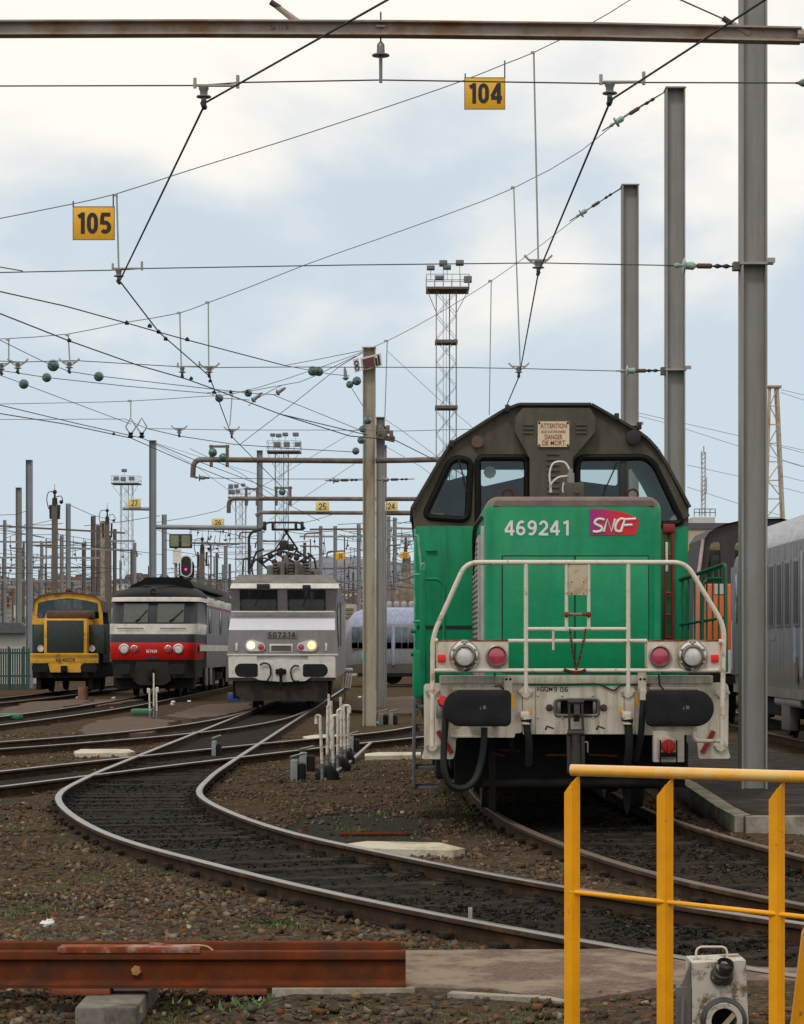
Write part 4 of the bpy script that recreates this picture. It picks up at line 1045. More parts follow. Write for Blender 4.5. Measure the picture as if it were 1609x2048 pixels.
part('ladder_rung', MB().tube([W(1130, 1229, yr-.01), W(1181, 1229, yr-.01)], 0.014, 8).sphere(tuple(W(1133.5, 1229, yr-.02)), 0.025, 8).sphere(tuple(W(1178, 1229, yr-.02)), 0.025, 8), M_rustl)
o = part('notice_plate', MB().box(WX(1137, yr), WX(1175, yr), yr-0.012, yr-0.004, WZ(1190, yr), WZ(1130, yr)), mat('cream_plate', (0.52, 0.46, 0.33), 0.6, var=0.1, dirt=(0.4, 0.31, 0.18), amt=0.4, dscale=9))
b = MB()
for a in (1144, 1168):
    for c in (1164, 1187): b.sphere(tuple(W(a, c, yr-.013)), 0.006, 6)
part('screws', b, M_rust, o)
part('hasp', MB().box(WX(1109, yr), WX(1140, yr), yr-0.02, yr+0.02, WZ(1262, yr), WZ(1256, yr), 0.004).tube([W(1107, 1262, yr-.02), W(1107, 1300, yr-.02)], 0.011, 6), M_whiter)
def chain(p, q, sag, name='chain', r=0.0045, link=0.034, m=M_black, par=eng):
    pts = [p.lerp(q, t) - Vector((0, 0, sag*4*t*(1-t))) for t in [i/40 for i in range(41)]]
    L = [0]
    for i in range(40): L.append(L[-1]+(pts[i+1]-pts[i]).length)
    b = MB(); k = max(3, int(L[-1]/(link*0.78)))
    def at(s):
        for i in range(40):
            if L[i+1] >= s: return pts[i].lerp(pts[i+1], (s-L[i])/max(1e-9, L[i+1]-L[i]))
        return pts[-1]
    for j in range(k):
        a, c = at(L[-1]*j/k), at(L[-1]*(j+1)/k); t = (c-a).normalized(); mid = (a+c)/2
        u = Vector((0, 1, 0)).cross(t).normalized() if j % 2 else Vector((0, 1, 0))
        b.tube([mid + t*math.cos(w)*link*0.55 + u*math.sin(w)*link*0.27 for w in [i*math.pi/4 for i in range(8)]], r, 5, closed=True)
    return b.build(name, m, par)
chain(W(1140, 1258, yr-.03), W(1152, 1338, yr-.03), 0.02, m=M_rust); chain(W(1172, 1258, yr-.03), W(1154, 1338, yr-.03), 0.02, m=M_rust)
part('chain_heap', MB().tube(spline([W(1128, 1339, yr-.03), W(1140, 1343, yr-.03), W(1153, 1345, yr-.03), W(1165, 1343, yr-.03), W(1172, 1339, yr-.03)], 0.02), 0.014, 6), M_rust)
for a, c in ((865, 1380), (865, 1490), (1052, 1383), (1256, 1383), (1446, 1385), (1442, 1490)):
    q = Vector(W(a, c, YH-.05)); k = 0.075
    part('rail_flange', MB().plate(rpoly([(q.x-k, q.z), (q.x, q.z-k*.9), (q.x+k, q.z), (q.x, q.z+k*.9)], 0.03), YH-0.055, YH-0.03).cyl((q.x-.05, YH-.07, q.z), (q.x-.05, YH-.03, q.z), 0.014, n=6).cyl((q.x+.05, YH-.07, q.z), (q.x+.05, YH-.03, q.z), 0.014, n=6), M_white)

# bogie, wheels, brake gear below
def wheelset(y, p=eng):
    w = part('wheelset', MB().cyl((GX-0.7, y, 0.5), (GX+0.7, y, 0.5), 0.09), M_black, p)
    for sgn in (-1, 1):
        x = GX+sgn*0.72
        part('wheel', MB().lathe((x, y, 0.5), [(0.2, -0.05), (0.46, -0.05), (0.47, 0.05), (0.525, 0.06), (0.525, 0.085), (0.2, 0.085)], (-sgn, 0, 0), 36), mat('wheel_steel', (0.05, 0.042, 0.036), 0.6, metal=0.3, var=0.3), w)
for y in (YH+1.7, YH+4.1, YH+9.5, YH+11.9): wheelset(y)
for y0, y1 in ((YH+0.7, YH+5.1), (YH+8.5, YH+12.9)):
    b = MB()
    for sgn in (-1, 1): b.box(GX+sgn*1.03-0.06, GX+sgn*1.03+0.06, y0, y1, 0.45, 0.78, 0.02)
    for sgn in (-1, 1):
        for y in (y0+1.0, y1-1.0): b.box(GX+sgn*1.12-0.09, GX+sgn*1.12+0.09, y-0.2, y+0.2, 0.32, 0.68, 0.03)
    b.box(GX-1.0, GX+1.0, y0, y0+0.15, 0.45, 0.78, 0.02)
    part('bogie_frame', b, M_black)
b = MB(); b.cyl(W(968, 1568, YH+.25), W(1332, 1566, YH+.25), 0.05, n=12)
for a in (985, 1325): b.box(WX(a, YH+.3)-0.03, WX(a, YH+.3)+0.03, YH+.2, YH+.32, 0.12, 0.95, 0.006)
part('rail_guard', b, M_black)
b = MB()
for p, q in (((1092, 1510), (1145, 1510)), ((985, 1506), (1010, 1512)), ((1178, 1509), (1236, 1512)), ((1000, 1500), (1040, 1502))): b.bar(W(*p, YH+.2), W(*q, YH+.2), 0.02, 0.018)
part('brake_rods', b, M_rust)
part('fuel_tank', MB().box(GX-1.2, GX+1.2, YH+5.6, YH+8.0, 0.3, 0.86, 0.06), M_black)

# ================================================================== trains in the yard
def shell(prof, seg_mats, b=None):
    """prof: (y, z, x_left, x_right) from low front over the top to low back; one quad per step plus the two flanks"""
    b = b or MB(); n = len(prof); o = len(b.v)
    for y, z, xl, xr in prof: b.v += [(xl, y, z), (xr, y, z)]
    for i in range(n-1):
        b.f.append((o+2*i, o+2*i+1, o+2*i+3, o+2*i+2)); b.m.append(seg_mats[i])
    b.f.append((o+2*n-2, o+2*n-1, o+1, o)); b.m.append(seg_mats[-1])
    b.f.append(tuple(o+2*i for i in range(n))); b.m.append(seg_mats[-1])
    b.f.append(tuple(o+2*i+1 for i in reversed(range(n)))); b.m.append(seg_mats[-1])
    return b
def running_gear(p, cx, y0, n, zf=0.95, hw=1.25):
    ys = {2: (2.2, 4.9)}[2]
    L = n
    for s0 in (y0+2.0, y0+L-4.9):
        b = MB()
        for sg in (-1, 1): b.box(cx+sg*1.05-0.07, cx+sg*1.05+0.07, s0-0.6, s0+3.4, 0.42, 0.72, 0.02)
        b.box(cx-1.05, cx+1.05, s0+1.1, s0+1.7, 0.4, 0.75, 0.02)
        b.build('bogie', M_black, p)
        for y in (s0, s0+2.8):
            w = MB().cyl((cx-.7, y, .5), (cx+.7, y, .5), 0.09).build('wheelset', M_black, p)
            for sg in (-1, 1): MB().lathe((cx+sg*.72, y, .5), [(0.2, -.05), (0.46, -.05), (0.47, .05), (0.52, .06), (0.52, .085), (0.2, .085)], (-sg, 0, 0), 28).build('wheel', M_black, w)
    MB().box(cx-1.2, cx+1.2, y0+6.2, y0+L-6.2, 0.35, zf, 0.05).build('underframe_box', M_black, p)
def flatbuffer(p, x0, x1, y0, y1, y, yh, left, m=M_rubber):
    a0, a1, c0, c1 = WX(x0, y), WX(x1, y), WZ(y1, y), WZ(y0, y); h = c1-c0
    poly = rrect(a0, a1, c0, c1, [h*.48, .06, .06, h*.48] if left else [.06, h*.48, h*.48, .06], 8)
    q = MB().plate(poly, y, y+0.05).build('buffer', m, p)
    MB().cyl(((a0+a1)/2, y+.05, (c0+c1)/2), ((a0+a1)/2, yh, (c0+c1)/2), 0.1, 0.13, 14).build('buffer_stem', M_black, q)

# ---------------------------------------------------------------- grey electric with raised pantograph
M_g72 = mat('stone_grey_paint', (0.225, 0.213, 0.22), 0.42, var=0.08, dirt=(0.17, 0.15, 0.135), amt=0.3, streak=2.0, dsharp=0.4)
M_g72d = mat('mid_grey_paint', (0.13, 0.12, 0.118), 0.5, var=0.1, dirt=(0.09, 0.075, 0.065), amt=0.3, dsharp=0.4)
M_lil = mat('lilac_paint_and_sky_sheen', (0.56, 0.56, 0.62), 0.35, var=0.05)  # on the nose slope this pale colour paints in the sky's reflection
M_off = mat('off_white_paint', (0.64, 0.62, 0.58), 0.5, var=0.08, dirt=(0.40, 0.35, 0.28), amt=0.22, dscale=4, dsharp=0.3)
M_dust = mat('brake_dust_brown', (0.045, 0.037, 0.031), 0.85, var=0.3, spec=0.2)
Y7 = D(78.5); C7 = -3.13
e7 = thing('electric_locomotive', 'grey electric locomotive with lit headlamps and raised pantograph', 'locomotive', (C7, D(80), 0))
def q7(y): return WZ(y, Y7)
def x7(x): return WX(x, Y7)
pr = [(Y7+0.02, q7(1356), x7(459), x7(673)), (Y7+0.0, q7(1310), x7(458), x7(674)), (Y7-0.02, q7(1309), x7(456.5), x7(677)), (Y7+0.0, q7(1260), x7(459), x7(672)),
      (Y7+0.30, q7(1237), x7(461), x7(671)), (Y7+0.62, q7(1225), x7(461), x7(671)), (Y7+0.66, q7(1222), x7(461), x7(671)), (Y7+0.36, q7(1178), x7(462), x7(672)), (Y7+0.30, q7(1176), x7(460), x7(680)), (Y7+0.36, q7(1166), x7(463), x7(678)),
      (Y7+0.95, q7(1147), x7(474), x7(660)), (Y7+4.0, q7(1147)+0.02, x7(474), x7(662)), (Y7+16.8, q7(1147)+0.02, x7(474), x7(662)), (Y7+17.0, q7(1180), x7(459), x7(677)), (Y7+17.0, 0.85, x7(457), x7(677))]
shell(pr, [2, 0, 0, 1, 0, 0, 0, 0, 2, 3, 3, 3, 0, 0, 0]).build('body', [M_g72, M_lil, M_off, M_g72d], e7, smooth=False)
MB().box(x7(460), x7(673), Y7+0.05, Y7+17, 0.78, 0.86).build('sole_bar', M_g72d, e7)
ww = D(77.7)
for a0, a1 in ((479, 555), (575, 652)):
    b = MB()
    def sl(c): return Y7+0.36+(0.30)*(1-(q7(c)-q7(1222))/(q7(1178)-q7(1222))) - 0.012
    for o_, (i0, i1, c0, c1) in enumerate(((a0, a1, 1221, 1179),)):
        b.add([(x7(i0), sl(c0), q7(c0)), (x7(i1), sl(c0), q7(c0)), (x7(i1), sl(c1), q7(c1)), (x7(i0), sl(c1), q7(c1)), (x7(i0), sl(c0)+.05, q7(c0)), (x7(i1), sl(c0)+.05, q7(c0)), (x7(i1), sl(c1)+.05, q7(c1)), (x7(i0), sl(c1)+.05, q7(c1))], [(0,1,2,3),(7,6,5,4),(0,4,5,1),(1,5,6,2),(2,6,7,3),(3,7,4,0)])
    w = b.build('windscreen', M_pane, e7, smooth=False)
    b = MB(); i0, i1, c0, c1 = a0+4, a1-4, 1219, 1198
    b.add([(x7(i0), sl(c0)-.004, q7(c0)), (x7(i1), sl(c0)-.004, q7(c0)), (x7(i1), sl(c1)-.004, q7(c1)), (x7(i0), sl(c1)-.004, q7(c1))], [(0,1,2,3)])
    b.build('pane_reflection', mat('pane_reflection_green', (0.075, 0.085, 0.08), 0.3, var=0.35, scale=2.5), w, smooth=False)  # painted reflection: paler sheet over the lower part of the glass
    MB().tube([(x7((a0+a1)/2+6), sl(1180)-.02, q7(1182)), (x7((a0+a1)/2-8), sl(1210)-.02, q7(1212))], 0.012, 5).build('wiper', M_ink, w)
MB().tube([(x7(462), Y7+.35, q7(1223)), (x7(670), Y7+.35, q7(1223))], 0.02, 6).build('front_hand_rail', M_off, e7)
for a in (487, 539, 592, 645): MB().tube([(x7(a), Y7+.35, q7(1223)), (x7(a), Y7+.5, q7(1231))], 0.014, 5).build('rail_bracket', M_off, e7)
MB().box(x7(514), x7(540), Y7+.26, Y7+.34, q7(1176), q7(1167), .01).build('brow_lamp', M_ink, e7)
MB().box(x7(606), x7(622), Y7+.26, Y7+.34, q7(1177), q7(1169), .01).build('brow_lamp', M_ink, e7)
MB().box(x7(562), x7(568), Y7+.46, Y7+.52, q7(1192), q7(1186), .01).build('brow_lamp', M_off, e7)
np_ = MB().box(x7(536), x7(596), Y7-.03, Y7+.02, q7(1277), q7(1262), .008).build('number_plate', mat('plate_grey', (0.19, 0.18, 0.175), .5), e7)
figures('running_number', '507214', x7(538), x7(592), q7(1275), q7(1264), Y7-.03, M_ink, np_, t=.17, gap=.2)
for sx, la, ra, on in ((1, 504, 524, 'warm_headlamp'), (-1, 625, 604, 'yellow_headlamp')):
    pts = [(la-12*sx, 1291), (la-8*sx, 1281), (la+2*sx, 1279), (ra+5*sx, 1286), (ra+9*sx, 1295), (ra+4*sx, 1302), (la-2*sx, 1303), (la-9*sx, 1300)]
    h = MB().plate(rpoly(PX(pts, Y7), .05), Y7-.07, Y7+.02).build('lamp_cluster', M_off, e7)
    MB().lathe((x7(la), Y7-.07, q7(1291)), [(.105, 0), (.10, .02), (.05, .035), (.002, .04)], n=20).build('headlight', glow(on, (1.0, 0.90, 0.66) if sx > 0 else (1.0, 0.80, 0.36), 0.85), h)
    MB().lathe((x7(ra), Y7-.07, q7(1294)), [(.08, 0), (.078, .015), (.002, .03)], n=16).build('tail_light', M_redlens, h)
    MB().box(x7(la-29*sx)-.03, x7(la-29*sx)+.03, Y7-.06, Y7, q7(1302), q7(1286), .012).build('lamp_bracket', M_off, e7)
gr = MB().box(x7(541), x7(587), Y7-.035, Y7, q7(1304), q7(1288), .01).build('horn_grille', M_off, e7)
MB().box(x7(544), x7(584), Y7-.042, Y7-.02, q7(1302), q7(1291)).build('grille_mesh', mat('grille_brown', (.09, .075, .06), .7), gr)
MB().box(x7(456), x7(678), Y7-.07, Y7, q7(1311), q7(1308), .005).build('buffer_beam_lip', M_off, e7)
ap = [(459, 1311), (515, 1311), (516, 1324), (550, 1324), (551, 1318), (580, 1318), (581, 1324), (617, 1324), (618, 1311), (672, 1311), (672, 1355), (640, 1355), (630, 1350), (612, 1362), (570, 1364), (520, 1360), (500, 1352), (490, 1355), (459, 1355)]
MB().plate(PX(ap, Y7-.03), Y7-.05, Y7-.0).build('apron', M_off, e7, smooth=False)
flatbuffer(e7, 470, 516, 1327, 1354, D(80.2), Y7, True); flatbuffer(e7, 606, 656, 1328, 1354, D(80.2), Y7, False)
MB().box(x7(553), x7(574), Y7-.1, Y7-.04, q7(1348), q7(1338), .01).box(x7(560), x7(568), Y7-.3, Y7-.04, q7(1352), q7(1336), .03).box(x7(561), x7(567), Y7-.25, Y7-.2, q7(1380), q7(1348), .02).build('draw_hook', M_black, e7)
for pts in ([(522, 1330), (530, 1326), (541, 1330), (543, 1350), (536, 1362)], [(600, 1333), (592, 1331), (585, 1337), (584, 1350), (590, 1362), (600, 1362)], [(628, 1362), (630, 1375), (627, 1388)]):
    MB().tube(spline([Vector((x7(a), Y7-.12, q7(c))) for a, c in pts], .05), .022, 6).build('brake_hose', M_hose, e7)
pl7 = [(472, 1362), (658, 1362), (658, 1396), (640, 1402), (490, 1402), (474, 1390)]
MB().plate(PX(pl7, Y7+.15), Y7+.12, Y7+.2).build('plough', M_dust, e7, smooth=False)
MB().box(x7(466), x7(664), Y7+.25, Y7+.4, .32, .9).build('headstock_back', M_black, e7)
running_gear(e7, C7, Y7+.4, 16.6)
# roof equipment and pantograph
b = MB()
for a0, a1, c in ((530, 545, 1126), (552, 575, 1118), (585, 602, 1122), (606, 620, 1130), (565, 572, 1105), (640, 626, 1135)): b.box(min(x7(a0), x7(a1)), max(x7(a0), x7(a1)), Y7+1.4, Y7+1.9, q7(1149), q7(c), .03)
b.build('roof_equipment', mat('roof_gear_brown', (.13, .12, .105), .7, var=.3), e7)
for a in (548, 580, 612): MB().lathe((x7(a), Y7+1.3, q7(1147)), [(.08 if i % 2 else .05, i*.04) for i in range(9)], (0, 0, 1), 12).build('roof_insulator', mat('brown_insulator', (.06, .045, .035), .3), e7)
MB().tube(spline([Vector((x7(a), Y7+2.0, q7(c))) for a, c in ((500, 1147), (497, 1128), (506, 1112), (525, 1110), (548, 1122))], .1), .025, 6).tube([(x7(480), Y7+1.6, q7(1147)), (x7(482), Y7+1.6, q7(1112)), (x7(500), Y7+1.6, q7(1109)), (x7(512), Y7+1.6, q7(1118))], .022, 6).build('roof_conduit', M_ink, e7)
for i, (a, c, w_) in enumerate(((538, 1130, 14), (562, 1122, 12), (590, 1118, 16), (604, 1128, 12), (575, 1132, 10), (545, 1138, 16), (620, 1136, 14))): MB().cyl((x7(a), Y7+1.2+.1*i, q7(1148)), (x7(a+1), Y7+1.2+.1*i, q7(c)), w_*.006, w_*.0045, 10).build('roof_fitting', M_mastd, e7)
pt = MB(); yp = Y7+2.6
pt.tube([W(568, 1140, yp), W(600, 1098, yp+.9), W(572, 1058, yp)], .03, 6); pt.tube([W(586, 1140, yp), W(556, 1098, yp+.9), W(582, 1058, yp)], .022, 6)
pt.tube([W(560, 1098, yp+.9), W(600, 1098, yp+.9)], .03, 6)
pt.box(WX(563, yp), WX(580, yp), yp-.1, yp+.1, WZ(1100, yp), WZ(1081, yp), .02); pt.box(WX(580, yp), WX(592, yp), yp-.1, yp+.1, WZ(1102, yp), WZ(1088, yp), .02)
pan = pt.build('pantograph', M_ink, e7)
pt = MB()
pt.tube(smooth_path([W(528, 1058, yp), W(537, 1045, yp), W(605, 1045, yp), W(614, 1058, yp)], .1), .028, 6); pt.tube([W(548, 1059, yp+.3), W(606, 1059, yp+.3)], .03, 6)
for a0, a1 in ((530, 536), (547, 552), (593, 598), (605, 611)): pt.box(WX(a0, yp), WX(a1, yp), yp-.05, yp+.35, WZ(1060, yp), WZ(1043, yp), .01)
pt.build('contact_strips', M_ink, pan)
e7.rotation_euler = (0, 0, R(0.75))
b = MB(); yq7 = Y7+6.0
for pts in ([(545, 1140), (520, 1118), (560, 1100), (610, 1112)], [(600, 1142), (628, 1120), (598, 1100)], [(530, 1128), (560, 1108), (600, 1126), (632, 1110)], [(505, 1140), (520, 1104), (535, 1098)], [(640, 1142), (636, 1118), (622, 1106)]): b.tube([W(a, c, yq7) for a, c in pts], .035, 6)
for a, c in ((548, 1112), (566, 1106), (584, 1110), (600, 1116), (615, 1122), (528, 1120), (576, 1122), (556, 1124), (590, 1128)): b.sphere(tuple(W(a, c, yq7)), .085, 8)
b.tube(smooth_path([W(505, 1147, yq7), W(505, 1066, yq7), W(530, 1058, yq7)], .4), .04, 7)
b.build('folded_pantograph', M_ink, e7)
# open cab door and side detail
MB().box(x7(678), x7(678)+.03, Y7+2.6, Y7+3.9, q7(1292), q7(1200)).build('cab_door', mat('door_brown', (.12, .095, .075), .6), e7)

# ---------------------------------------------------------------- red fronted diesel and the one behind it
M_lac = mat('dark_slate_paint', (.020, .021, .028), .35, var=.12)
M_roofk = mat('sooty_roof', (.008, .008, .0085), .65, var=.3, spec=.12)
M_redf = mat('signal_red_front', (.56, .012, .012), .38, var=.06)
M_bw = mat('cream_white_band', (.56, .55, .5), .45, var=.08, dirt=(.36, .33, .28), amt=.3, dsharp=.3)
M_side = mat('slate_lilac_side', (.085, .078, .092), .4, var=.1, dirt=(.11, .09, .07), amt=.4, streak=2.5, dsharp=.35)
M_bwr = mat('grey_white_roof', (.34, .33, .33), .55, var=.12)
def ringplan(z, xl, xr, y0, y1, r, n=6):
    pts = [(xl, y1)]
    for i in range(n+1):
        a = R(180+90*i/n); pts.append((xl+r+r*math.cos(a), y0+r+r*math.sin(a)))
    for i in range(n+1):
        a = R(270+90*i/n); pts.append((xr-r+r*math.cos(a), y0+r+r*math.sin(a)))
    pts.append((xr, y1))
    return [(a, c, z) for a, c in pts]
def levels(lv, y1, mats):
    b = MB(); rings = [ringplan(z, xl, xr, y0, y1, r) for z, xl, xr, y0, r, m in lv]
    b.loft(rings); n = len(rings[0]); k = 0
    for i in range(len(rings)-1):
        for j in range(n): b.m[k] = lv[i][5]; k += 1
    b.m[k] = lv[0][5]; b.m[k+1] = lv[-2][5]
    return b
def diesel(s, px0, label, front, back_len=17.0):
    Yf = D(s); cx = -8.2; k = 61.3/s
    e = thing('diesel_locomotive', label, 'locomotive', (cx, Yf, 0))
    Z = lambda zz: ZC-((1050+zz*.3108)-HY)/61.3
    X = lambda zz: (zz*.3108-CX)/61.3
    lv = [(Z(985), X(725), X(1250), Yf+.05, .35, 4), (Z(868), X(710), X(1250), Yf+.02, .35, 0), (Z(865), X(708), X(1252), Yf, .35, 0), (Z(756), X(700), X(1262), Yf, .35, 1), (Z(702), X(697), X(1266), Yf+.03, .4, 2), (Z(636), X(695), X(1272), Yf+.1, .45, 1), (Z(630), X(698), X(1268), Yf+.22, .5, 3), (Z(496), X(703), X(1262), Yf+.5, .6, 1), (Z(490), X(694), X(1280), Yf+.36, .6, 2), (Z(462), X(699), X(1275), Yf+.36, .7, 5)]
    for t in (.15, .35, .55, .72, .85, .94):
        hw = 288*math.sqrt(1-t*t)**.8; lv.append((Z(462-100*t), X(987-hw), X(987+hw), Yf+.36+1.7*t*t+.25*t, .7+.9*t if hw > 170 else .5, 5))
    lv.append((Z(364), X(880), X(1095), Yf+2.6, .3, 5))
    levels(lv, Yf+3.6, None).build('cab_nose', [M_redf, M_lac, M_bw, mat('dark_slate_cab', (.028, .027, .034), .5, spec=.25), mat('sooty_apron', (.028, .025, .022), .85, var=.3, spec=.2), M_roofk], e, ang=55)
    # body behind
    prof = [(X(706), .95), (X(706), Z(500)), (X(726), Z(452)), (X(790), Z(405)), (X(880), Z(372)), (X(1095), Z(372)), (X(1185), Z(405)), (X(1250), Z(452)), (X(1270), Z(500)), (X(1270), .95)]
    b = MB(); n = len(prof)
    b.loft([[(a, y, c) for a, c in prof] for y in (Yf+3.55, Yf+back_len)])
    for i in range(n): b.m[i] = {0: 0, 1: 1, 7: 1, 8: 0}.get(i, 2)
    b.build('body', [M_side, M_bwr, M_roofk], e)
    b = MB()
    for sg, a in ((1, X(1270)),): b.box(a, a+.012, Yf+3.6, Yf+back_len-.1, Z(512), Z(500))
    b.build('red_line', M_redd, e)
    MB().box(X(1270), X(1270)+.014, Yf+.9, Yf+back_len-.1, Z(812), Z(770)).build('side_band', M_bw, e)
    for y in (4.4, 9.0, 13.2):
        MB().box(X(1270), X(1270)+.015, Yf+y, Yf+y+1.1, Z(690), Z(530), .005).build('side_window', M_pane, e)
        MB().box(X(1225)-.02, X(1268), Yf+y+.2, Yf+y+2.6, Z(492), Z(446), .02).build('roof_panel', M_bw, e)
    roof = rpoly([(X(768), Z(398)), (X(800), Z(372)), (X(872), Z(340)), (X(885), Z(323)), (X(1000), Z(321)), (X(1110), Z(323)), (X(1180), Z(338)), (X(1215), Z(392))], .12, 4)
    MB().plate(roof, Yf+2.2, Yf+15.0).build('roof_cowl', M_roofk, e, smooth=False)
    MB().lathe((X(978), Yf+.62, Z(428)), [(.14, -.1), (.15, .12), (.12, .13), (.11, .05), (.002, .05)], n=18).build('top_lamp', mat('soot_brown', (.07, .055, .045), .6), e)
    if front:
        for a0, a1 in ((790, 948), (1008, 1180)):
            def sl(zz): return Yf+.22+.28*(630-zz)/134.0-.02
            b = MB(); i0, i1 = X(a0), X(a1); dy = .0
            b.add([(i0, sl(627)-.02, Z(627)), (i1, sl(627)-.02, Z(627)), (i1, sl(502)-.02, Z(502)), (i0, sl(502)-.02, Z(502)), (i0, sl(627)+.1, Z(627)), (i1, sl(627)+.1, Z(627)), (i1, sl(502)+.1, Z(502)), (i0, sl(502)+.1, Z(502))], [(0,1,2,3),(7,6,5,4),(0,4,5,1),(1,5,6,2),(2,6,7,3),(3,7,4,0)])
            w = b.build('windscreen', mat('greenish_windscreen', (.062, .074, .066), .12, var=.3, scale=1.2), e, smooth=False)
            MB().tube([(X(a0+95), sl(612)-.05, Z(610)), (X(a1-6), sl(545)-.05, Z(545))], .016, 5).tube([(X(a0+80), sl(620)-.05, Z(618)), (X(a0+110), sl(600)-.05, Z(600))], .03, 5).build('wiper', M_ink, w)
        for a0, a1 in ((752, 926), (1030, 1200)): MB().tube([(X(a0), Yf+.0, Z(665)), (X(a1), Yf+.0, Z(665))], .014, 5).build('hand_rail', M_lac, e)
        for a, r, m_ in ((800, .17, M_lens), (1150, .17, M_lens), (866, .12, M_redlens), (1084, .12, M_redlens)):
            h = MB().lathe((X(a), Yf-.0, Z(797)), [(r, -.03), (r, .05), (r*.8, .06), (r*.78, .0)], n=20).build('lamp_ring', M_chrome, e)
            MB().lathe((X(a), Yf-.02, Z(797)), [(r*.8, 0), (r*.7, .02), (.002, .035)], n=18).build('lens', m_, h)
        figures('running_number', '167424', X(940), X(1012), Z(822), Z(802), Yf-.003, M_letter, e, t=.17)
        MB().box(X(935), X(1022), Yf-.03, Yf+.02, Z(864), Z(850)).build('socket_cover', M_lac, e)
        yb = Yf-.45; kk = yb/Yf
        for a0, a1, l in ((750, 850, True), (1095, 1195, False)):
            poly = rrect(X(a0), X(a1), Z(960), Z(893), .12)
            q = MB().plate(poly, yb, yb+.05).build('buffer', mat('dusty_buffer', (.02, .02, .022), .8, spec=.2), e)
            MB().cyl(((X(a0)+X(a1))/2, yb+.05, Z(926)), ((X(a0)+X(a1))/2, Yf+.1, Z(926)), .1, .13, 14).build('buffer_stem', M_black, q)
        MB().plate([(X(860), Z(1000)), (X(880), Z(880)), (X(1085), Z(880)), (X(1105), Z(1000)), (X(1060), Z(1030)), (X(900), Z(1030))], Yf-.1, Yf+.05).build('gangway_apron', mat('sooty_apron', (.028, .025, .022), .85, var=.3, spec=.2), e)
        MB().box(X(960), X(995), Yf-.35, Yf, Z(990), Z(925), .03).build('draw_hook', M_black, e)
    MB().box(X(725), X(1250), Yf+.3, Yf+.5, .3, .95).build('headstock_back', M_black, e)
    for y in (3.2, 5.0, 12.2, 14.0): MB().box(X(1262), X(1272), Yf+y, Yf+y+.7, .35, .95, .05).build('axle_box', mat('dusty_grey', (.15, .13, .11), .8), e)
    running_gear(e, cx, Yf, back_len)
    return e
diesel(61.3, 0, 'slate and white diesel locomotive with a bright red front panel', True)
def second():
    e = thing('diesel_locomotive', 'second slate diesel coupled close behind the red fronted one', 'locomotive', (-8.2, D(61.3)+17.9, 0))
    y0 = D(61.3)+17.9
    prof = [(-9.65, .95), (-9.65, 3.3), (-9.4, 3.75), (-8.9, 4.05), (-7.5, 4.05), (-7.0, 3.75), (-6.72, 3.3), (-6.72, .95)]
    b = MB(); b.loft([[(a, y, c) for a, c in prof] for y in (y0, y0+17)])
    for i in range(8): b.m[i] = {0: 0, 1: 1, 5: 1, 6: 0}.get(i, 2)
    b.build('body', [M_side, M_bwr, M_roofk], e, smooth=False)
    MB().box(-6.72, -6.705, y0+.1, y0+16.9, 3.2, 3.28).build('red_line', M_redd, e)
    MB().box(-6.72, -6.705, y0+.1, y0+16.9, 1.6, 1.85).build('side_band', M_bw, e)
    for y in (1.0, 6.0, 11.0, 15.0): MB().box(-6.74, -6.70, y0+y, y0+y+1.0, 2.2, 3.1, .005).build('side_window', M_pane, e)
    for y in (2.0, 7.0, 12.0): MB().box(-7.1, -6.7, y0+y, y0+y+2.6, 3.4, 3.75, .02).build('roof_panel', M_bw, e)
    running_gear(e, -8.2, y0, 17)
second()

# ---------------------------------------------------------------- yellow and dark green shunter
M_ys = mat('shunter_yellow', (.70, .37, .02), .5, var=.1, dirt=(.28, .12, .04), amt=.26, dscale=3, dsharp=.25)
M_dg = mat('shunter_dark_green', (.018, .034, .026), .5, var=.2)
Y8 = D(55); C8 = -12.3
e8 = thing('small_shunter', 'small dark green shunter with yellow frame and rusty stains', 'locomotive', (C8, Y8-.4, 0))
X8 = lambda zz, y=Y8: WX(zz*.3108, y)
Z8 = lambda zz, y=Y8: WZ(1050+zz*.3108, y)
yc8 = Y8+1.6; kx = yc8/Y8
P8 = lambda pts, y: [(WX(a*.3108, y), WZ(1050+c*.3108, y)) for a, c in pts]
co = [(207, 640), (213, 560), (226, 482), (262, 458), (330, 444), (440, 436), (545, 446), (620, 460), (648, 490), (660, 560), (665, 640)]
wl8 = rpoly(P8([(238, 600), (246, 500), (300, 486), (440, 470), (560, 486), (632, 502), (640, 604), (590, 602), (575, 560), (300, 560), (290, 600)], yc8), .06)
MB().plate(P8(co, yc8), yc8, yc8+.06, [wl8]).build('cab_front', M_ys, e8, smooth=False)
wn8 = MB().plate(wl8, yc8+.02, yc8+.03).build('window', glass('old_cab_glass', (.5, .54, .52), .93), e8)
MB().plate([(a, c) for a, c in P8([(213, 640), (228, 486), (440, 442), (646, 492), (660, 640)], yc8)], yc8+1.9, yc8+1.95, [rrect(WX(352*.3108, yc8+1.9), WX(530*.3108, yc8+1.9), Z8(545, yc8+1.9), Z8(482, yc8+1.9), .08)]).build('cab_rear', M_dg, e8, smooth=False)
prof = P8(co, yc8); b = MB()
for i in range(1, len(prof)-2):
    (ax, az), (bx, bz) = prof[i], prof[i+1]
    b.add([(ax, yc8-.1, az+.03), (bx, yc8-.1, bz+.03), (bx, yc8+2.05, bz+.03), (ax, yc8+2.05, az+.03), (ax, yc8-.1, az), (bx, yc8-.1, bz), (bx, yc8+2.05, bz), (ax, yc8+2.05, az)], [(0,1,2,3),(7,6,5,4),(0,4,5,1),(2,6,7,3),(1,5,6,2),(3,7,4,0)])
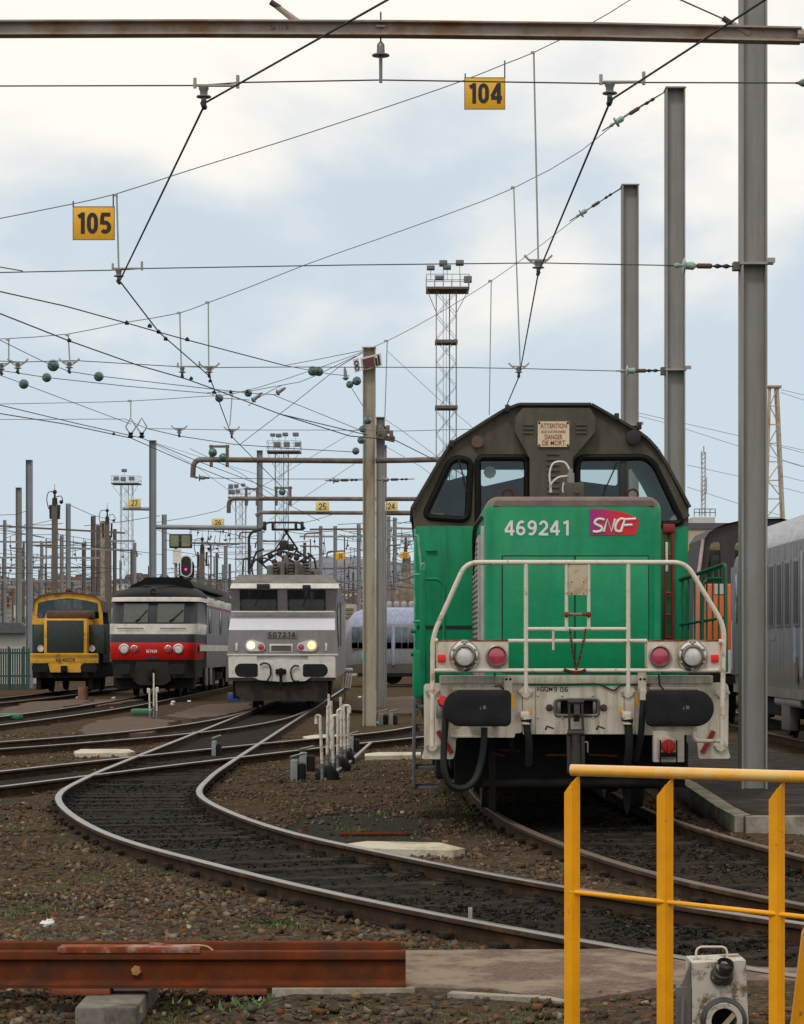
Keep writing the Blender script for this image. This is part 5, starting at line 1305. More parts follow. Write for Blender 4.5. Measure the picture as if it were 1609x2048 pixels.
b.build('cab_roof', mat('rusty_brown_roof', (.10, .055, .035), .7, var=.4), e8)
MB().box(X8(208, yc8), X8(664, yc8), yc8-.0+.07, yc8+1.95, 1.1, Z8(636, yc8)).build('cab_lower_wall', M_dg, e8)
MB().sphere((X8(436, yc8), yc8+.3, Z8(424, yc8)), .12, 10).build('roof_horn', M_ink, e8)
MB().box(X8(290), X8(578), Y8+.3, yc8+.0, Z8(600), Z8(550), .06).build('bonnet_top', mat('brown_bonnet', (.085, .035, .025), .6, var=.3), e8)
MB().box(X8(284), X8(562), Y8+.0, yc8+.0, Z8(828), Z8(602), .04).build('bonnet', M_ys, e8)
gr = MB().box(X8(303), X8(541), Y8-.02, Y8+.02, Z8(822), Z8(614), .02).build('radiator_grille', mat('grille_green', (.016, .028, .02), .6, var=.35, scale=8), e8)
for a0, a1 in ((205, 284), (562, 662)): MB().box(X8(a0), X8(a1), Y8+.5, yc8, Z8(828), Z8(640), .02).build('side_tank', M_dg, e8)
for a in (252, 584): MB().lathe((X8(a), Y8+.45, Z8(795)), [(.11, -.02), (.12, .06), (.1, .065), (.095, .02), (.002, .04)], n=16).build('headlight', M_lens, e8)
for pts in ([(215, 745), (290, 665)], [(575, 680), (650, 752)]): MB().tube([(X8(a), Y8+.3, Z8(c)) for a, c in pts], .014, 5).build('hand_rail', M_ink, e8)
bm_ = MB().box(X8(198), X8(635), Y8-.05, Y8+.2, Z8(890), Z8(836), .02).plate(P8([(312, 890), (535, 890), (522, 948), (325, 948)], Y8-.03), Y8-.05, Y8+.1).build('buffer_beam', M_ys, e8)
MB().tube([(X8(198), Y8-.12, Z8(832)), (X8(635), Y8-.12, Z8(832))], .03, 6).build('front_step_rail', M_ys, e8)
words('running_number', '60 40578', X8(362), X8(485), Z8(880), Z8(856), Y8-.052, M_ink, bm_, bold=.02)
for a0, a1 in ((206, 312), (520, 624)):
    q = MB().plate(rrect(X8(a0, Y8-.45), X8(a1, Y8-.45), Z8(946, Y8-.45), Z8(892, Y8-.45), .12), Y8-.45, Y8-.4).build('buffer', M_rubber, e8)
    MB().cyl(((X8(a0)+X8(a1))/2, Y8-.4, Z8(918)), ((X8(a0)+X8(a1))/2, Y8-.02, Z8(918)), .1, .13, 12).build('buffer_stem', M_black, q)
MB().box(X8(400), X8(436), Y8-.35, Y8-.02, Z8(950), Z8(905), .03).build('draw_hook', M_black, e8)
b = MB().box(C8-1.15, C8+1.15, Y8+.1, Y8+7.5, .55, 1.12); b.build('main_frame', M_black, e8)
for y in (1.6, 5.2):
    w = MB().cyl((C8-.7, Y8+y, .5), (C8+.7, Y8+y, .5), .09).build('wheelset', M_black, e8)
    for sg in (-1, 1): MB().lathe((C8+sg*.72, Y8+y, .5), [(.2, -.05), (.46, -.05), (.47, .05), (.52, .06), (.52, .085), (.2, .085)], (-sg, 0, 0), 24).build('wheel', M_black, w)
b = MB()
for sg in (-1, 1): b.box(C8+sg*.95-.08, C8+sg*.95+.08, Y8+.2, Y8+2.4, .12, .6)
b.build('steps', M_black, e8)

# ---------------------------------------------------------------- blue-grey railcar crossing behind the mast
M_rc = mat('railcar_silver', (.20, .205, .225), .38, var=.08, dirt=(.26, .26, .27), amt=.35, streak=2.5, dsharp=.3)
M_rcb = mat('railcar_blue_roof', (.20, .23, .37), .4, var=.15, dirt=(.37, .40, .47), amt=.36, streak=3.0, dsharp=.3)
M_rcd = mat('railcar_dusty_skirt', (.115, .10, .092), .75, var=.2)
yt = 103.0
er = thing('railcar', 'silver railcar with pale blue roof glimpsed between grey electric and green shunter', 'train', (WX(690, yt)+6, yt+1.4, 0))
sec = [(yt+.15, .5), (yt+.05, .95), (yt, 1.2), (yt, 2.75), (yt+.12, 3.05), (yt+.55, 3.4), (yt+1.4, 3.55), (yt+2.3, 3.4), (yt+2.7, 3.05), (yt+2.8, 2.75), (yt+2.8, .5)]
xs0 = WX(690, yt); b = MB(); ym = yt+1.4
rings = [[(xs0+dx, ym+(y-ym)*k, .5+(z-.5)*kz) for y, z in sec] for dx, k, kz in ((0, .72, .55), (.12, .84, .8), (.4, .94, .92), (.9, 1, .985), (1.5, 1, 1), (14, 1, 1))]
b.loft(rings); n = len(sec)
for k, f in enumerate(b.f):
    j = k % n
    if k < (len(rings)-1)*n: b.m[k] = 2 if j in (0, 9) else (1 if j in (3, 4, 5, 6, 7) else 0)
b.build('body', [M_rc, M_rcb, M_rcd], er, ang=50)
def winr(a0, a1, c0, c1, name='window', m=None): MB().box(WX(a0, yt), WX(a1, yt), yt-.012, yt+.02, WZ(c1, yt), WZ(c0, yt), .004).build(name, m or mat('railcar_window', (.10, .125, .14), .1, var=.7, scale=1.8), er)
for a0, a1 in ((704, 716), (717.5, 727), (772, 783), (791, 803), (804.5, 816), (817.5, 830)): winr(a0, a1, 1254, 1298)
for a0, a1 in ((704, 727), (772, 783), (791, 830)): winr(a0, a1, 1285, 1297, 'seat_row', mat('seat_row_dark', (.06, .05, .03), .4, var=.4))
for a0, a1 in ((728, 733), (784.5, 790)): winr(a0, a1, 1250, 1330, 'door', M_rcb)
winr(723, 729, 1305, 1322, 'blue_mark', mat('cyan_mark', (.05, .35, .45), .5)); winr(767.5, 770.5, 1301, 1309, 'red_mark', M_red)
MB().box(xs0+.6, xs0+14, yt-.015, yt+.1, .35, .52).build('skirt_edge', M_black, er)
for dx in (2.2, 4.6, 10): MB().lathe((xs0+dx, yt+.7, .46), [(.2, -.08), (.46, -.08), (.46, .08), (.2, .08)], (0, -1, 0), 20).build('wheel', M_black, er)
e2 = thing('railcar', 'second railcar with dark ribbed roof equipment behind the silver one', 'train', (3.0, yt+7.4, 0))
yt2 = yt+6
b = MB(); b.loft([[(x, yt2+(y-yt), z*1.02) for y, z in sec] for x in (WX(745, yt2), WX(745, yt2)+13)]); b.build('body', [M_rc], e2, ang=50)
b = MB()
for i in range(4): b.box(WX(772+i*15, yt2), WX(785+i*15, yt2), yt2+.6, yt2+2.2, 3.55, 3.95, .12)
b.build('roof_equipment', mat('roof_unit_grey', (.30, .30, .32), .6, var=.2), e2)

# ---------------------------------------------------------------- grey train on the right
M_gt = mat('lilac_grey_side', (.135, .134, .152), .45, var=.12, spec=.3, dirt=(.078, .075, .078), amt=.4, dscale=2.5, streak=6.0, dsharp=.3)
M_gtr = mat('pale_grey_roof', (.38, .395, .45), .45, var=.12, dirt=(.2, .21, .235), amt=.42, dscale=3, streak=5.0, dsharp=.3)
M_gtl = mat('grimy_lower_side', (.15, .14, .13), .7, var=.2, dirt=(.085, .075, .06), amt=.5, streak=5.0, dsharp=.4)
xr0, xr1, yr0, yr1 = 6.2, 9.1, 42.4, 24.0
eg = thing('grey_train', 'streaked lilac grey locomotive with tall narrow windows beside the big steel pole', 'train', (7.65, 33.0, 0))
cs = [(xr0+.04, .92), (xr0+.02, 1.06), (xr0, 1.3), (xr0, 3.28), (xr0+.1, 3.42), (xr0+.5, 3.82), (xr0+1.0, 3.98), (xr0+1.45, 4.02), (xr0+1.9, 3.98), (xr0+2.4, 3.82), (xr1-.1, 3.42), (xr1, 3.28), (xr1, 1.3), (xr1-.02, 1.06), (xr1-.04, .92)]
b = MB(); xm_ = 7.65; rings = []
for y, k, kz in ((yr1, 1, 1), (yr0-1.0, 1, 1), (yr0-.45, .985, .985), (yr0-.15, .955, .95), (yr0, .9, .89)):
    rings.append([(xm_+(x-xm_)*k if z > 3.3 or k == 1 else xm_+(x-xm_)*(1-(1-k)*.5), y, .92+(z-.92)*(kz if z > 3.2 else 1)) for x, z in cs])
b.loft(rings); n = len(cs)
for k in range((len(rings)-1)*n):
    j = k % n; b.m[k] = 1 if 3 <= j <= 10 else (2 if j in (0, 1, 12, 13, 14) else 0)
b.build('body', [M_gt, M_gtr, M_gtl], eg, ang=45)
def yx(px): return F*xr0/(px-CX)
def zy(py, px): return ZC-(py-HY)*xr0/(px-CX)
M_fr = mat('window_frame_grey', (.14, .14, .15), .5)
for a0, a1 in ((1539, 1550), (1554.5, 1566), (1571, 1582), (1588, 1601), (1612, 1626), (1640, 1655), (1668, 1685)):
    am = (a0+a1)/2; z0, z1 = 1.95, 2.73
    w = MB().box(xr0-.018, xr0+.02, yx(a1), yx(a0), 1.93, 3.0, .006).build('window_frame', M_fr, eg)
    d = (yx(a0)-yx(a1))*.16
    MB().box(xr0-.024, xr0-.01, yx(a1)+d, yx(a0)-d, 1.98, 2.95).build('pane', mat('dull_black_pane', (.008, .009, .010), .3, var=.5, spec=.15, scale=3, dirt=(.09, .1, .1), amt=.17, dscale=5, dsharp=.1), w)
MB().box(xr0-.02, xr0+.02, yx(1536), yx(1531.5), 1.9, 3.0).build('louvre_strip', M_ink, eg)
dr = MB().box(xr0-.03, xr0+.01, yx(1481), yx(1465), 1.1, 3.1, .01).build('cab_door', M_gt, eg)
MB().box(xr0-.036, xr0, yx(1479), yx(1475), 2.05, 2.95, .004).build('door_window', M_pane, dr)
MB().tube([(xr0-.07, yx(1472), 1.2), (xr0-.07, yx(1472), 2.1)], .018, 6).build('grab_rail', M_gtr, eg)
for a in (1604,): MB().box(xr0-.02, xr0, yx(a+2), yx(a), 1.15, 3.1, .003).build('panel_seam', M_gtr, eg)
MB().box(xr0-.012, xr0, yx(1592), yx(1589.5), 1.35, 1.95).build('blue_streak', mat('pale_blue_streak', (.2, .3, .42), .6), eg)
MB().box(xr0-.012, xr0, yx(1597), yx(1592), 1.05, 1.45).build('rust_stain', mat('brown_stain', (.06, .04, .03), .8, var=.5), eg)
MB().box(xr0-.008, xr0, yx(1552), yx(1541), 1.72, 1.78).build('stencil_row', M_fr, eg)
MB().box(xr0+.0, xr1, yr1, yr0-.3, .78, .93).build('sole_bar', M_gtl, eg)
MB().cyl((xr0+.12, yx(1545), .72), (xr0+.12, yx(1597), .72), .09, n=12).build('air_tank', mat('grimy_steel', (.2, .19, .18), .6), eg)
MB().box(xr0+.05, xr0+.2, yx(1573), yx(1557), .25, .7, .02).build('sand_box', mat('grimy_box', (.07, .065, .06), .8), eg)
running_gear(eg, 7.65, yr1, yr0-yr1-.2)
MB().sphere((xr0+.75, yx(1556), 3.97), .16, 12).build('roof_vent', M_ink, eg)

# ---------------------------------------------------------------- orange engine with dark cab beyond
Yo = D(95); eo = thing('orange_shunter', 'orange engine with black domed cab half hidden by the grey train', 'locomotive', (7.65, Yo-.6, 0))
M_or = mat('orange_paint', (.68, .13, .03), .45, var=.08)
M_dc = mat('dark_cab_brown', (.03, .026, .026), .5, var=.25)
oc = [(1394, 1262), (1408, 1080), (1420, 1063), (1450, 1051), (1490, 1042), (1560, 1040), (1620, 1052), (1655, 1080), (1668, 1262)]
ow = rpoly(PX([(1413, 1180), (1421, 1086), (1441, 1082), (1443, 1190)], Yo), .08); ow2 = rrect(WX(1470, Yo), WX(1590, Yo), WZ(1190, Yo), WZ(1085, Yo), .1)
MB().plate(PX(oc, Yo), Yo, Yo+.06, [ow, ow2]).build('cab_front', M_dc, eo, smooth=False)
for w_ in (ow, ow2): MB().plate(w_, Yo+.02, Yo+.03).build('window', glass('old_cab_glass', (.5, .54, .52), .93), eo)
prof = PX(oc, Yo); b = MB()
for i in range(0, len(prof)-1):
    (ax, az), (bx, bz) = prof[i], prof[i+1]
    b.add([(ax, Yo-.12, az+.03), (bx, Yo-.12, bz+.03), (bx, Yo+2.4, bz+.03), (ax, Yo+2.4, az+.03)], [(0, 1, 2, 3)])
b.build('cab_roof', M_ink, eo)
MB().plate(PX([(1396, 1262), (1409, 1100), (1660, 1100), (1666, 1262)], Yo+2.4), Yo+2.4, Yo+2.45, [rpoly(PX([(1416, 1170), (1424, 1110), (1439, 1110), (1439, 1170)], Yo+2.4), .05)]).build('cab_rear', M_dc, eo)
MB().bar(W(1407, 1078, Yo-.05), W(1391, 1190, Yo-.05), .06, .06).bar(W(1391, 1190, Yo-.05), W(1390, 1330, Yo-.05), .06, .06).build('corner_post', mat('pinkish_white', (.5, .4, .38), .5), eo)
MB().box(WX(1396, Yo-.3), WX(1560, Yo-.3), Yo-1.6, Yo-.02, 1.5, WZ(1172, Yo), .04).build('bonnet', M_or, eo)
MB().box(WX(1430, Yo-1.6), WX(1455, Yo-1.6), Yo-1.62, Yo-1.6, WZ(1192, Yo), WZ(1172, Yo)).build('white_panel', M_bw, eo)
MB().box(6.25, 9.05, Yo-1.7, Yo+6, .85, 1.48, .02).build('main_frame', M_black, eo)
MB().box(WX(1440, Yo-1.7), WX(1470, Yo-1.7), Yo-1.74, Yo-1.7, WZ(1345, Yo), WZ(1300, Yo)).build('pale_headstock', M_bw, eo)
for y in (.4, 3.6):
    for sg in (-1, 1): MB().lathe((7.65+sg*.72, Yo+y, .5), [(.2, -.05), (.46, -.05), (.47, .05), (.52, .06), (.52, .085), (.2, .085)], (-sg, 0, 0), 24).build('wheel', M_black, eo)

# ================================================================== masts
def mast(x, y, z1, w, label, m, z0=-0.3, grp='steel masts of the yard', cap=True, name='catenary_mast', parts=True):
    o = thing(name, label, 'mast', (x, y, max(z0, -0.15)), grp)
    t = w*0.07; dpt = w*0.95
    b = MB()
    for sg in (-1, 1): b.box(x+sg*w/2-(t if sg > 0 else 0), x+sg*w/2+(t if sg < 0 else 0), y-dpt/2, y+dpt/2, z0, z1)
    b.box(x-w/2+t, x+w/2-t, y-t*.35, y+t*.35, z0, z1)
    b.build('shaft', m, o, smooth=False)
    if cap: MB().box(x-w/2-.01, x+w/2+.01, y-dpt/2-.01, y+dpt/2+.01, z1, z1+.02).build('cap_plate', m, o)
    return o
def pmast(px, w_px, ytop, label, m, s=None, **k):
    s = s or w_px/0.28
    y = D(s)
    return mast(WX(px, y), y, WZ(ytop, y), w_px/s, label, m, **k)
def clampband(o, z, x, y, w):
    MB().box(x-w*.56, x+w*.56, y-w*.5, y+w*.5, z-.012, z+.012).box(x+w*.5, x+w*.78, y-w*.62, y-w*.5, z+.0, z+.05).build('wire_band', M_clamp, o)
YA, YBs, YCs, YDs = D(272), D(185), D(137), D(107.5)
m1 = pmast(1506, 51, -190, 'thickest grey steel mast standing on the platform beside the grey train', M_mast, 185, z0=0.06)
m2 = pmast(1350, 38, 180, 'tall grey steel mast between green cab and thickest mast', M_mast, 137)
m3 = pmast(1260, 33, 373, 'grey steel mast rising straight behind the green cab roof', M_mast, 107.5)
clampband(m1, WZ(530, YBs), WX(1506, YBs), YBs, .276); clampband(m2, WZ(741, YCs), WX(1350, YCs), YCs, .277); clampband(m3, WZ(851, YDs), WX(1260, YDs), YDs, .3)
Y4, Y5, Y6 = D(90), D(71), D(64.6)
m4 = mast(WX(739, Y4), Y4, WZ(697, Y4), .285, 'rust stained tan steel mast in the middle with curved arms', M_mastb)
m5 = mast(WX(761.5, Y5), Y5, WZ(836, Y5), .25, 'grey steel mast just behind the rust stained tan one', M_mast)
m6 = mast(WX(766, Y6), Y6, WZ(892, Y6), .25, 'third grey mast in line behind the rust stained tan one', M_mastg)
m7 = pmast(306, 13.5, 882, 'grey mast rising behind the red fronted diesel', M_mastblue, 48.5)
m8 = pmast(520, 11.5, 902, 'grey mast rising behind the pantograph of the grey electric', M_mastblue, 48.5)
m9 = pmast(59, 12.5, 921, 'tall grey mast left of the yellow shunter', M_mastblue)
m10 = pmast(38, 11, 976, 'slightly shorter grey mast at the far left', M_mastg)
# curved arms
def arm(o, pts, y, r, name='curved_arm', m=None): return MB().tube(smooth_path([W(a, c, y) for a, c in pts], .8, 8), r, 10).build(name, m or mat('brown_arm_steel', (.115, .085, .06), .65, var=.3, dirt=(.2, .2, .2), amt=.35, dscale=1.0), o)
arm(m4, [(729, 922), (388, 919), (386, 955)], Y4, .06); arm(m4, [(748, 921), (800, 921), (905, 918)], Y4, .06)
arm(m5, [(753, 998), (458, 997), (458, 1026)], Y5, .06); arm(m5, [(771, 998), (900, 998)], Y5, .06)
arm(m6, [(760, 1026), (520, 1025), (520, 1026), (512, 1032)], Y6, .06); arm(m6, [(772, 1026), (900, 1026)], Y6, .075)
arm(m7, [(299, 1018), (246, 1017)], D(48.5), .07, 'sign_arm', M_mastblue); arm(m8, [(514, 1056), (313, 1054)], D(48.5), .1, 'portal_beam', M_mastblue)
def stubs(o, xs, y, ya, yb, balls):
    b = MB()
    for a in xs: b.bar(W(a, ya, y), W(a, yb, y), .07, .07)
    b.bar(W(xs[0]-4, ya+3, y), W(xs[1]+4, ya+3, y), .05, .05)
    for a in xs: b.box(WX(a-3, y), WX(a+3, y), y-.05, y+.05, WZ(yb+14, y), WZ(yb+4, y))
    b.build('wire_frame', M_mastd, o)
    for a, c in balls: MB().sphere(tuple(W(a, c, y)), .1, 12).build('glass_ball', M_ins, o)
stubs(m4, (423, 455), Y4, 890, 920, [(426, 905), (447, 915)]); stubs(m5, (553, 581), Y5, 973, 997, [(565, 984)]); stubs(m5, (493, 515), Y5, 975, 997, [])
# hoop brackets, old lamp and plate at the head of the tan mast
o = thing('line_plate', 'dark red plate with white edge hanging crooked at the tan mast head', 'sign', tuple(W(743, 735, Y4-.2)), 'mast head plates')
yv = Y4-.2
def tilt(pts): return PX(pts, yv)
MB().plate(tilt([(721, 716), (762, 706), (765, 731), (724, 741)]), yv-.01, yv+.02).build('backing', mat('plate_white', (.6, .58, .55), .5), o, smooth=False)
MB().plate(tilt([(725, 719), (748, 713), (751, 733), (728, 739)]), yv-.016, yv-.008).build('red_panel', mat('plate_maroon', (.10, .02, .018), .5), o, smooth=False)
MB().plate(tilt([(749, 712), (759, 709.5), (762, 729), (752, 732)]), yv-.018, yv-.008).build('black_panel', M_ink, o, smooth=False)
MB().bar(W(754, 712, yv-.02), W(757, 729, yv-.02), .008, .06).bar(W(751, 714, yv-.02), W(755, 713, yv-.02), .008, .04).build('white_numeral', M_letter, o, smooth=False)
o = thing('line_plate', 'small white plate with black figure eight beside the tan mast head', 'sign', tuple(W(713, 732, yv-.1)), 'mast head plates')
MB().plate(PX([(706, 720), (718, 716), (722, 742), (710, 746)], yv-.1), yv-.12, yv-.1).build('backing', mat('plate_white', (.6, .58, .55), .5), o, smooth=False)
b = MB()
for c in (726, 736): b.tube([W(714+3.6*math.cos(t)+(c-731)*.15, c+4.2*math.sin(t), yv-.125) for t in [i*.524 for i in range(12)]], .013, 5, closed=True)
b.build('figure_eight', M_ink, o)

# overhead beam close above, its mast just outside the picture on the left
mb = mast(-4.6, YA, 7.0, .26, 'grey mast carrying the streaked overhead beam', M_mast)
o = thing('overhead_beam', 'rust streaked steel beam crossing the top of the picture', 'beam', tuple(W(700, 75, YA)))
pb = [Vector((-4.47, YA, WZ(52, YA)))] + [W(a, c, YA) for a, c in ((0, 58), (400, 57), (800, 58.5), (1200, 63), (1480, 69), (1602, 71.6))]
b = MB(); h = 26*YA/F
for p, q in zip(pb[:-1], pb[1:]):
    b.bar(p, q, .012, h); b.bar(p+Vector((0, 0, h/2)), q+Vector((0, 0, h/2)), .11, .012); b.bar(p-Vector((0, 0, h/2)), q-Vector((0, 0, h/2)), .11, .012)
b.tube(smooth_path([W(1594, 71.4, YA), W(1608, 72, YA), W(1632, 76, YA), W(1640, 110, YA)], .12), h*.56, 12)
b.build('beam', M_beam, o, smooth=False)
words('chalk_date', '26 11 0', WX(541, YA), WX(577, YA), WZ(60, YA), WZ(51, YA), YA-.0085, mat('chalk_grey', (.16, .14, .12), .8), o)
for pts, lb in (([(530, -30), (548, 8), (598, 46)], 'strut'), ([(1340, -10), (1452, 40), (1500, 68)], 'strut')):
    MB().tube([W(*pts[1], YA), W(*pts[2], YA)], [.02, .026], 8).build(lb, M_beam, o); MB().tube([W(*pts[0], YA), W(*pts[1], YA)], .006, 6).tube([W(pts[1][0]-6, pts[1][1]-4, YA), W(pts[1][0]+12, pts[1][1]+8, YA)], .022, 8).build('stay_wire', M_wire, o)
def stick(name, label, px, y0, y1, yd):
    o = thing(name, label, 'insulator', tuple(W(px, y0, yd)), 'insulators')
    MB().tube([W(px, y0-46, yd), W(px, y0+14, yd)], .007, 6).build('hanger_rod', M_wire, o)
    MB().box(WX(px-9, yd), WX(px+9, yd), yd-.03, yd+.03, WZ(y0-16, yd)-.006, WZ(y0-16, yd)+.006).box(WX(px-9, yd), WX(px+9, yd), yd-.03, yd+.03, WZ(y0+2, yd)-.006, WZ(y0+2, yd)+.006).build('clamp', M_clamp, o)
    MB().lathe(W(px, y0+14, yd), [(.012, 0), (.028, .02), (.03, .07), (.03, .085), (.065, .095), (.065, .102), (.014, .105), (.012, .30)], (0, 0, -1), 16).build('insulator', M_porc, o)
stick('stick_insulator', 'grey bell insulator hanging under the streaked beam', 762, 70, 160, YA)

# ================================================================== wires
def wire(label, pts, r=.006, m=None, grp='overhead wires', name='overhead_wire', cat='wire', path=None, n=6):
    p = path or pts
    return tag(recentre(MB().tube(p, r, n).build(name, m or M_wire)), label, cat, grp)
def at(y, pts): return [W(a, c, y) for a, c in pts]
def CW(px, py, h=5.6): y = F*(h-ZC)/(HY-py); return Vector(((px-CX)*y/F, y, h))
wire('lowest cross wire passing just below the streaked beam', at(YA, [(-500, 174), (0, 172), (396, 171), (480, 165), (762, 160), (1205, 167), (1290, 165), (1590, 166), (1900, 166)]), .0055)
wire('cross wire stretching to the band on the thickest mast', at(YBs, [(-500, 556), (0, 545), (240, 540), (286, 537), (700, 530), (1062, 526), (1090, 526), (1345, 531)]), .006)
wire('short doubled wire tail joining the cross wire at the far left', at(YBs, [(-400, 515), (0, 534), (46, 542)]), .006)
wire('rising messenger wire that carries the plates 105 and 104', at(YBs, spline([Vector((a, c)) for a, c in [(-500, 530), (-200, 480), (0, 437), (145, 408), (232, 388), (365, 345), (620, 265), (930, 160), (1010, 128), (1068, 105), (1180, 48), (1260, 0), (1485, -170)]], 60)), .0055, M_wireg)
wire('cross wire stretching to the band on the tall middle mast', at(YCs, [(-400, 714), (0, 722), (46, 724), (149, 721), (352, 733), (429, 735), (581, 734), (920, 735), (1040, 737), (1232, 742)]), .006)
wire('messenger wire rising to the head of the tall middle mast', at(YCs, spline([Vector((a, c)) for a, c in [(-400, 690), (-100, 684), (0, 678), (137, 668), (250, 645), (360, 626), (415, 606), (500, 574), (610, 530), (830, 452), (1028, 376), (1165, 300), (1250, 231), (1333, 182)]], 60)), .006, M_wireg)
wire('cross wire just above the shunting engine cab roof', at(YDs, [(-400, 845), (0, 839), (251, 838), (294, 857), (460, 860), (655, 860), (810, 862), (877, 860), (1240, 851)]), .006, M_wireg)
wire('messenger wire rising to the head of the mast behind the cab', at(YDs, spline([Vector((a, c)) for a, c in [(-400, 815), (0, 808), (263, 802), (400, 793), (465, 788), (640, 735), (775, 682), (983, 562), (1180, 417), (1245, 376)]], 60)), .006, M_wireg)
# strings of fittings where the wires end at masts
def fittings(label, pts, y, disc):
    o = thing('tension_insulator', label, 'insulator', tuple(W(pts[0][0], pts[0][1], y)), 'insulators')
    P = [W(a, c, y) for a, c in pts]; L = [P[0].lerp(P[-1], t) for t in (0, .12, .2, .3, .38, .5, .58, .75, .82, .92, 1)]
    k = (P[-1]-P[0]).length
    MB().tube([P[0], P[-1]], .009, 6).build('tie_rod', M_wire, o)
    u = (P[-1]-P[0]).normalized()
    MB().lathe(L[2], [(.012, -.09), (.03, -.06), (.012, 0), (.08, .015), (.08, .03), (.04, .04), (.045, .12), (.02, .15)], u, 14).build('insulator', mat('insulator_mint', (.25, .33, .29), .3, var=.2) if disc else M_porc, o)
    MB().lathe(L[5], [(.012, -.09), (.03, -.07), (.03, .07), (.012, .09)], u, 10).build('rust_sleeve', mat('sleeve_brown', (.09, .045, .03), .7), o)
    MB().lathe(L[7], [(.01, -.1), (.028, -.06), (.012, -.01), (.028, .04), (.01, .08)], u, 10).build('turnbuckle', M_ink, o)
fittings('insulator string at the head of the tall middle mast', [(1205, 262), (1333, 182)], YCs, True)
fittings('insulator string at the head of the mast behind the cab', [(1140, 442), (1244, 375)], YDs, True)
fittings('insulator string reaching the band on the thickest mast', [(1335, 531), (1483, 533)], YBs, True)
fittings('insulator string reaching the band on the tall middle mast', [(1232, 742), (1331, 741)], YCs, True)
fittings('insulator string at the upper right corner edge', [(1592, 166), (1740, 165)], YA, False)
fittings('insulator string left of the tan mast', [(650, 961), (729, 960)], Y4, False)
fittings('insulator string right of the tan mast', [(749, 960), (830, 958)], Y4, False)
fittings('insulator string at the tip of the upper curved arm', [(392, 955), (420, 956)], Y4, False)
MB().box(WX(1466, YBs), WX(1482, YBs), YBs-.06, YBs+.06, WZ(541, YBs), WZ(525, YBs)).build('band_lug', M_mastd, m1); MB().box(WX(1528, YBs), WX(1546, YBs), YBs-.06, YBs+.0, WZ(530, YBs), WZ(525, YBs)).build('band_lug', M_mastd, m1)
MB().box(WX(1322, YCs), WX(1333, YCs), YCs-.06, YCs+.06, WZ(750, YCs), WZ(735, YCs)).build('band_lug', M_mastd, m2); MB().box(WX(1367, YCs), WX(1382, YCs), YCs-.06, YCs+.0, WZ(738, YCs), WZ(733, YCs)).build('band_lug', M_mastd, m2)
# hanging insulators that hold the contact wires
def hanger(px, py, y, label, wid=82, up=None, long=True, k=1.0):
    """px,py: where the contact wire is held"""
    s = F/y; p = W(px, py, y)
    o = thing('span_insulator', label, 'insulator', tuple(p), 'insulators')
    c = p + Vector((0, 0, .01))
    MB().lathe(c, [(.02, 0), (.02, .02), (.055*k, .028), (.055*k, .036), (.028*k, .045), (.03*k, .075), (.038*k, .09), (.038*k, .10), (.015, .105)], (0, 0, 1), 16).build('insulator', M_porc, o)
    b = MB(); zt = .115
    if long:
        b.bar(c+Vector((-.05, 0, zt)), c+Vector((.25, 0, zt+.0)), .03, .014)
        for dx, hh in ((-.065, .055), (.25, .075)): b.tube([c+Vector((dx, 0, zt-.02)), c+Vector((dx, 0, zt+hh))], .013, 8)
    else:
        b.bar(c+Vector((-.1, 0, zt)), c+Vector((.1, 0, zt)), .03, .014)
        for sg in (-1, 1): b.bar(c+Vector((sg*.1, 0, zt)), c+Vector((sg*.15, 0, zt+.05)), .03, .02); b.bar(c+Vector((sg*.1, 0, zt)), c+Vector((sg*.02, 0, .06)), .02, .02)
    b.build('bracket', M_clamp, o)
    MB().tube([c+Vector((0, -.06, -.03)), c+Vector((0, .06, -.03))], .022, 8).tube([c+Vector((0, 0, -.03)), c+Vector((0, 0, .02))], .02, 8).build('wire_clamp', M_ink, o)
hanger(408, 205, YA, 'wire holding insulator above and right of the plate 105')
hanger(1220, 198, YA, 'wire holding insulator just left of the tall middle mast head')
hanger(238, 560, YBs, 'wire holding insulator right below the plate 105')
hanger(1077, 543, YBs, 'wire holding insulator between the floodlight tower and the tall masts', long=False, k=1.2)
hanger(365, 750, YCs, 'left wire holding insulator of the pair over the red fronted diesel', long=True)
hanger(419, 750, YCs, 'right wire holding insulator of the pair over the red fronted diesel', long=False)
hanger(1038, 750, YCs, 'wire holding insulator straight above the dome of the green cab', long=False)
hanger(139, 741, YCs, 'wire holding insulator beside a large teal glass ball', long=False)
hanger(36, 742, YCs, 'wire holding insulator second from the left edge', long=False)
hanger(3, 744, YCs, 'wire holding insulator cut by the left edge', long=False)
hanger(464, 872, YDs, 'small wire holding insulator above the upper curved arm', long=False, k=.9)
hanger(359, 870, YDs, 'small wire holding insulator with nothing hung above it', long=False, k=.9)
for a, lb in ((262, 'left diamond shaped wire hanger'), (284, 'right diamond shaped wire hanger')):
    o = thing('diamond_hanger', lb, 'wire hanger', tuple(W(a, 872, YDs)), 'insulators')
    MB().tube(at(YDs, [(a, 836), (a-10, 853), (a-8, 858), (a, 868), (a+8, 858), (a+10, 853)]), .014, 6, closed=True).build('frame', M_clamp, o)
    MB().lathe(W(a, 876, YDs), [(.03, 0), (.06, .03), (.03, .05), (.05, .10)], (0, 0, 1), 10).build('insulator', M_ink, o)
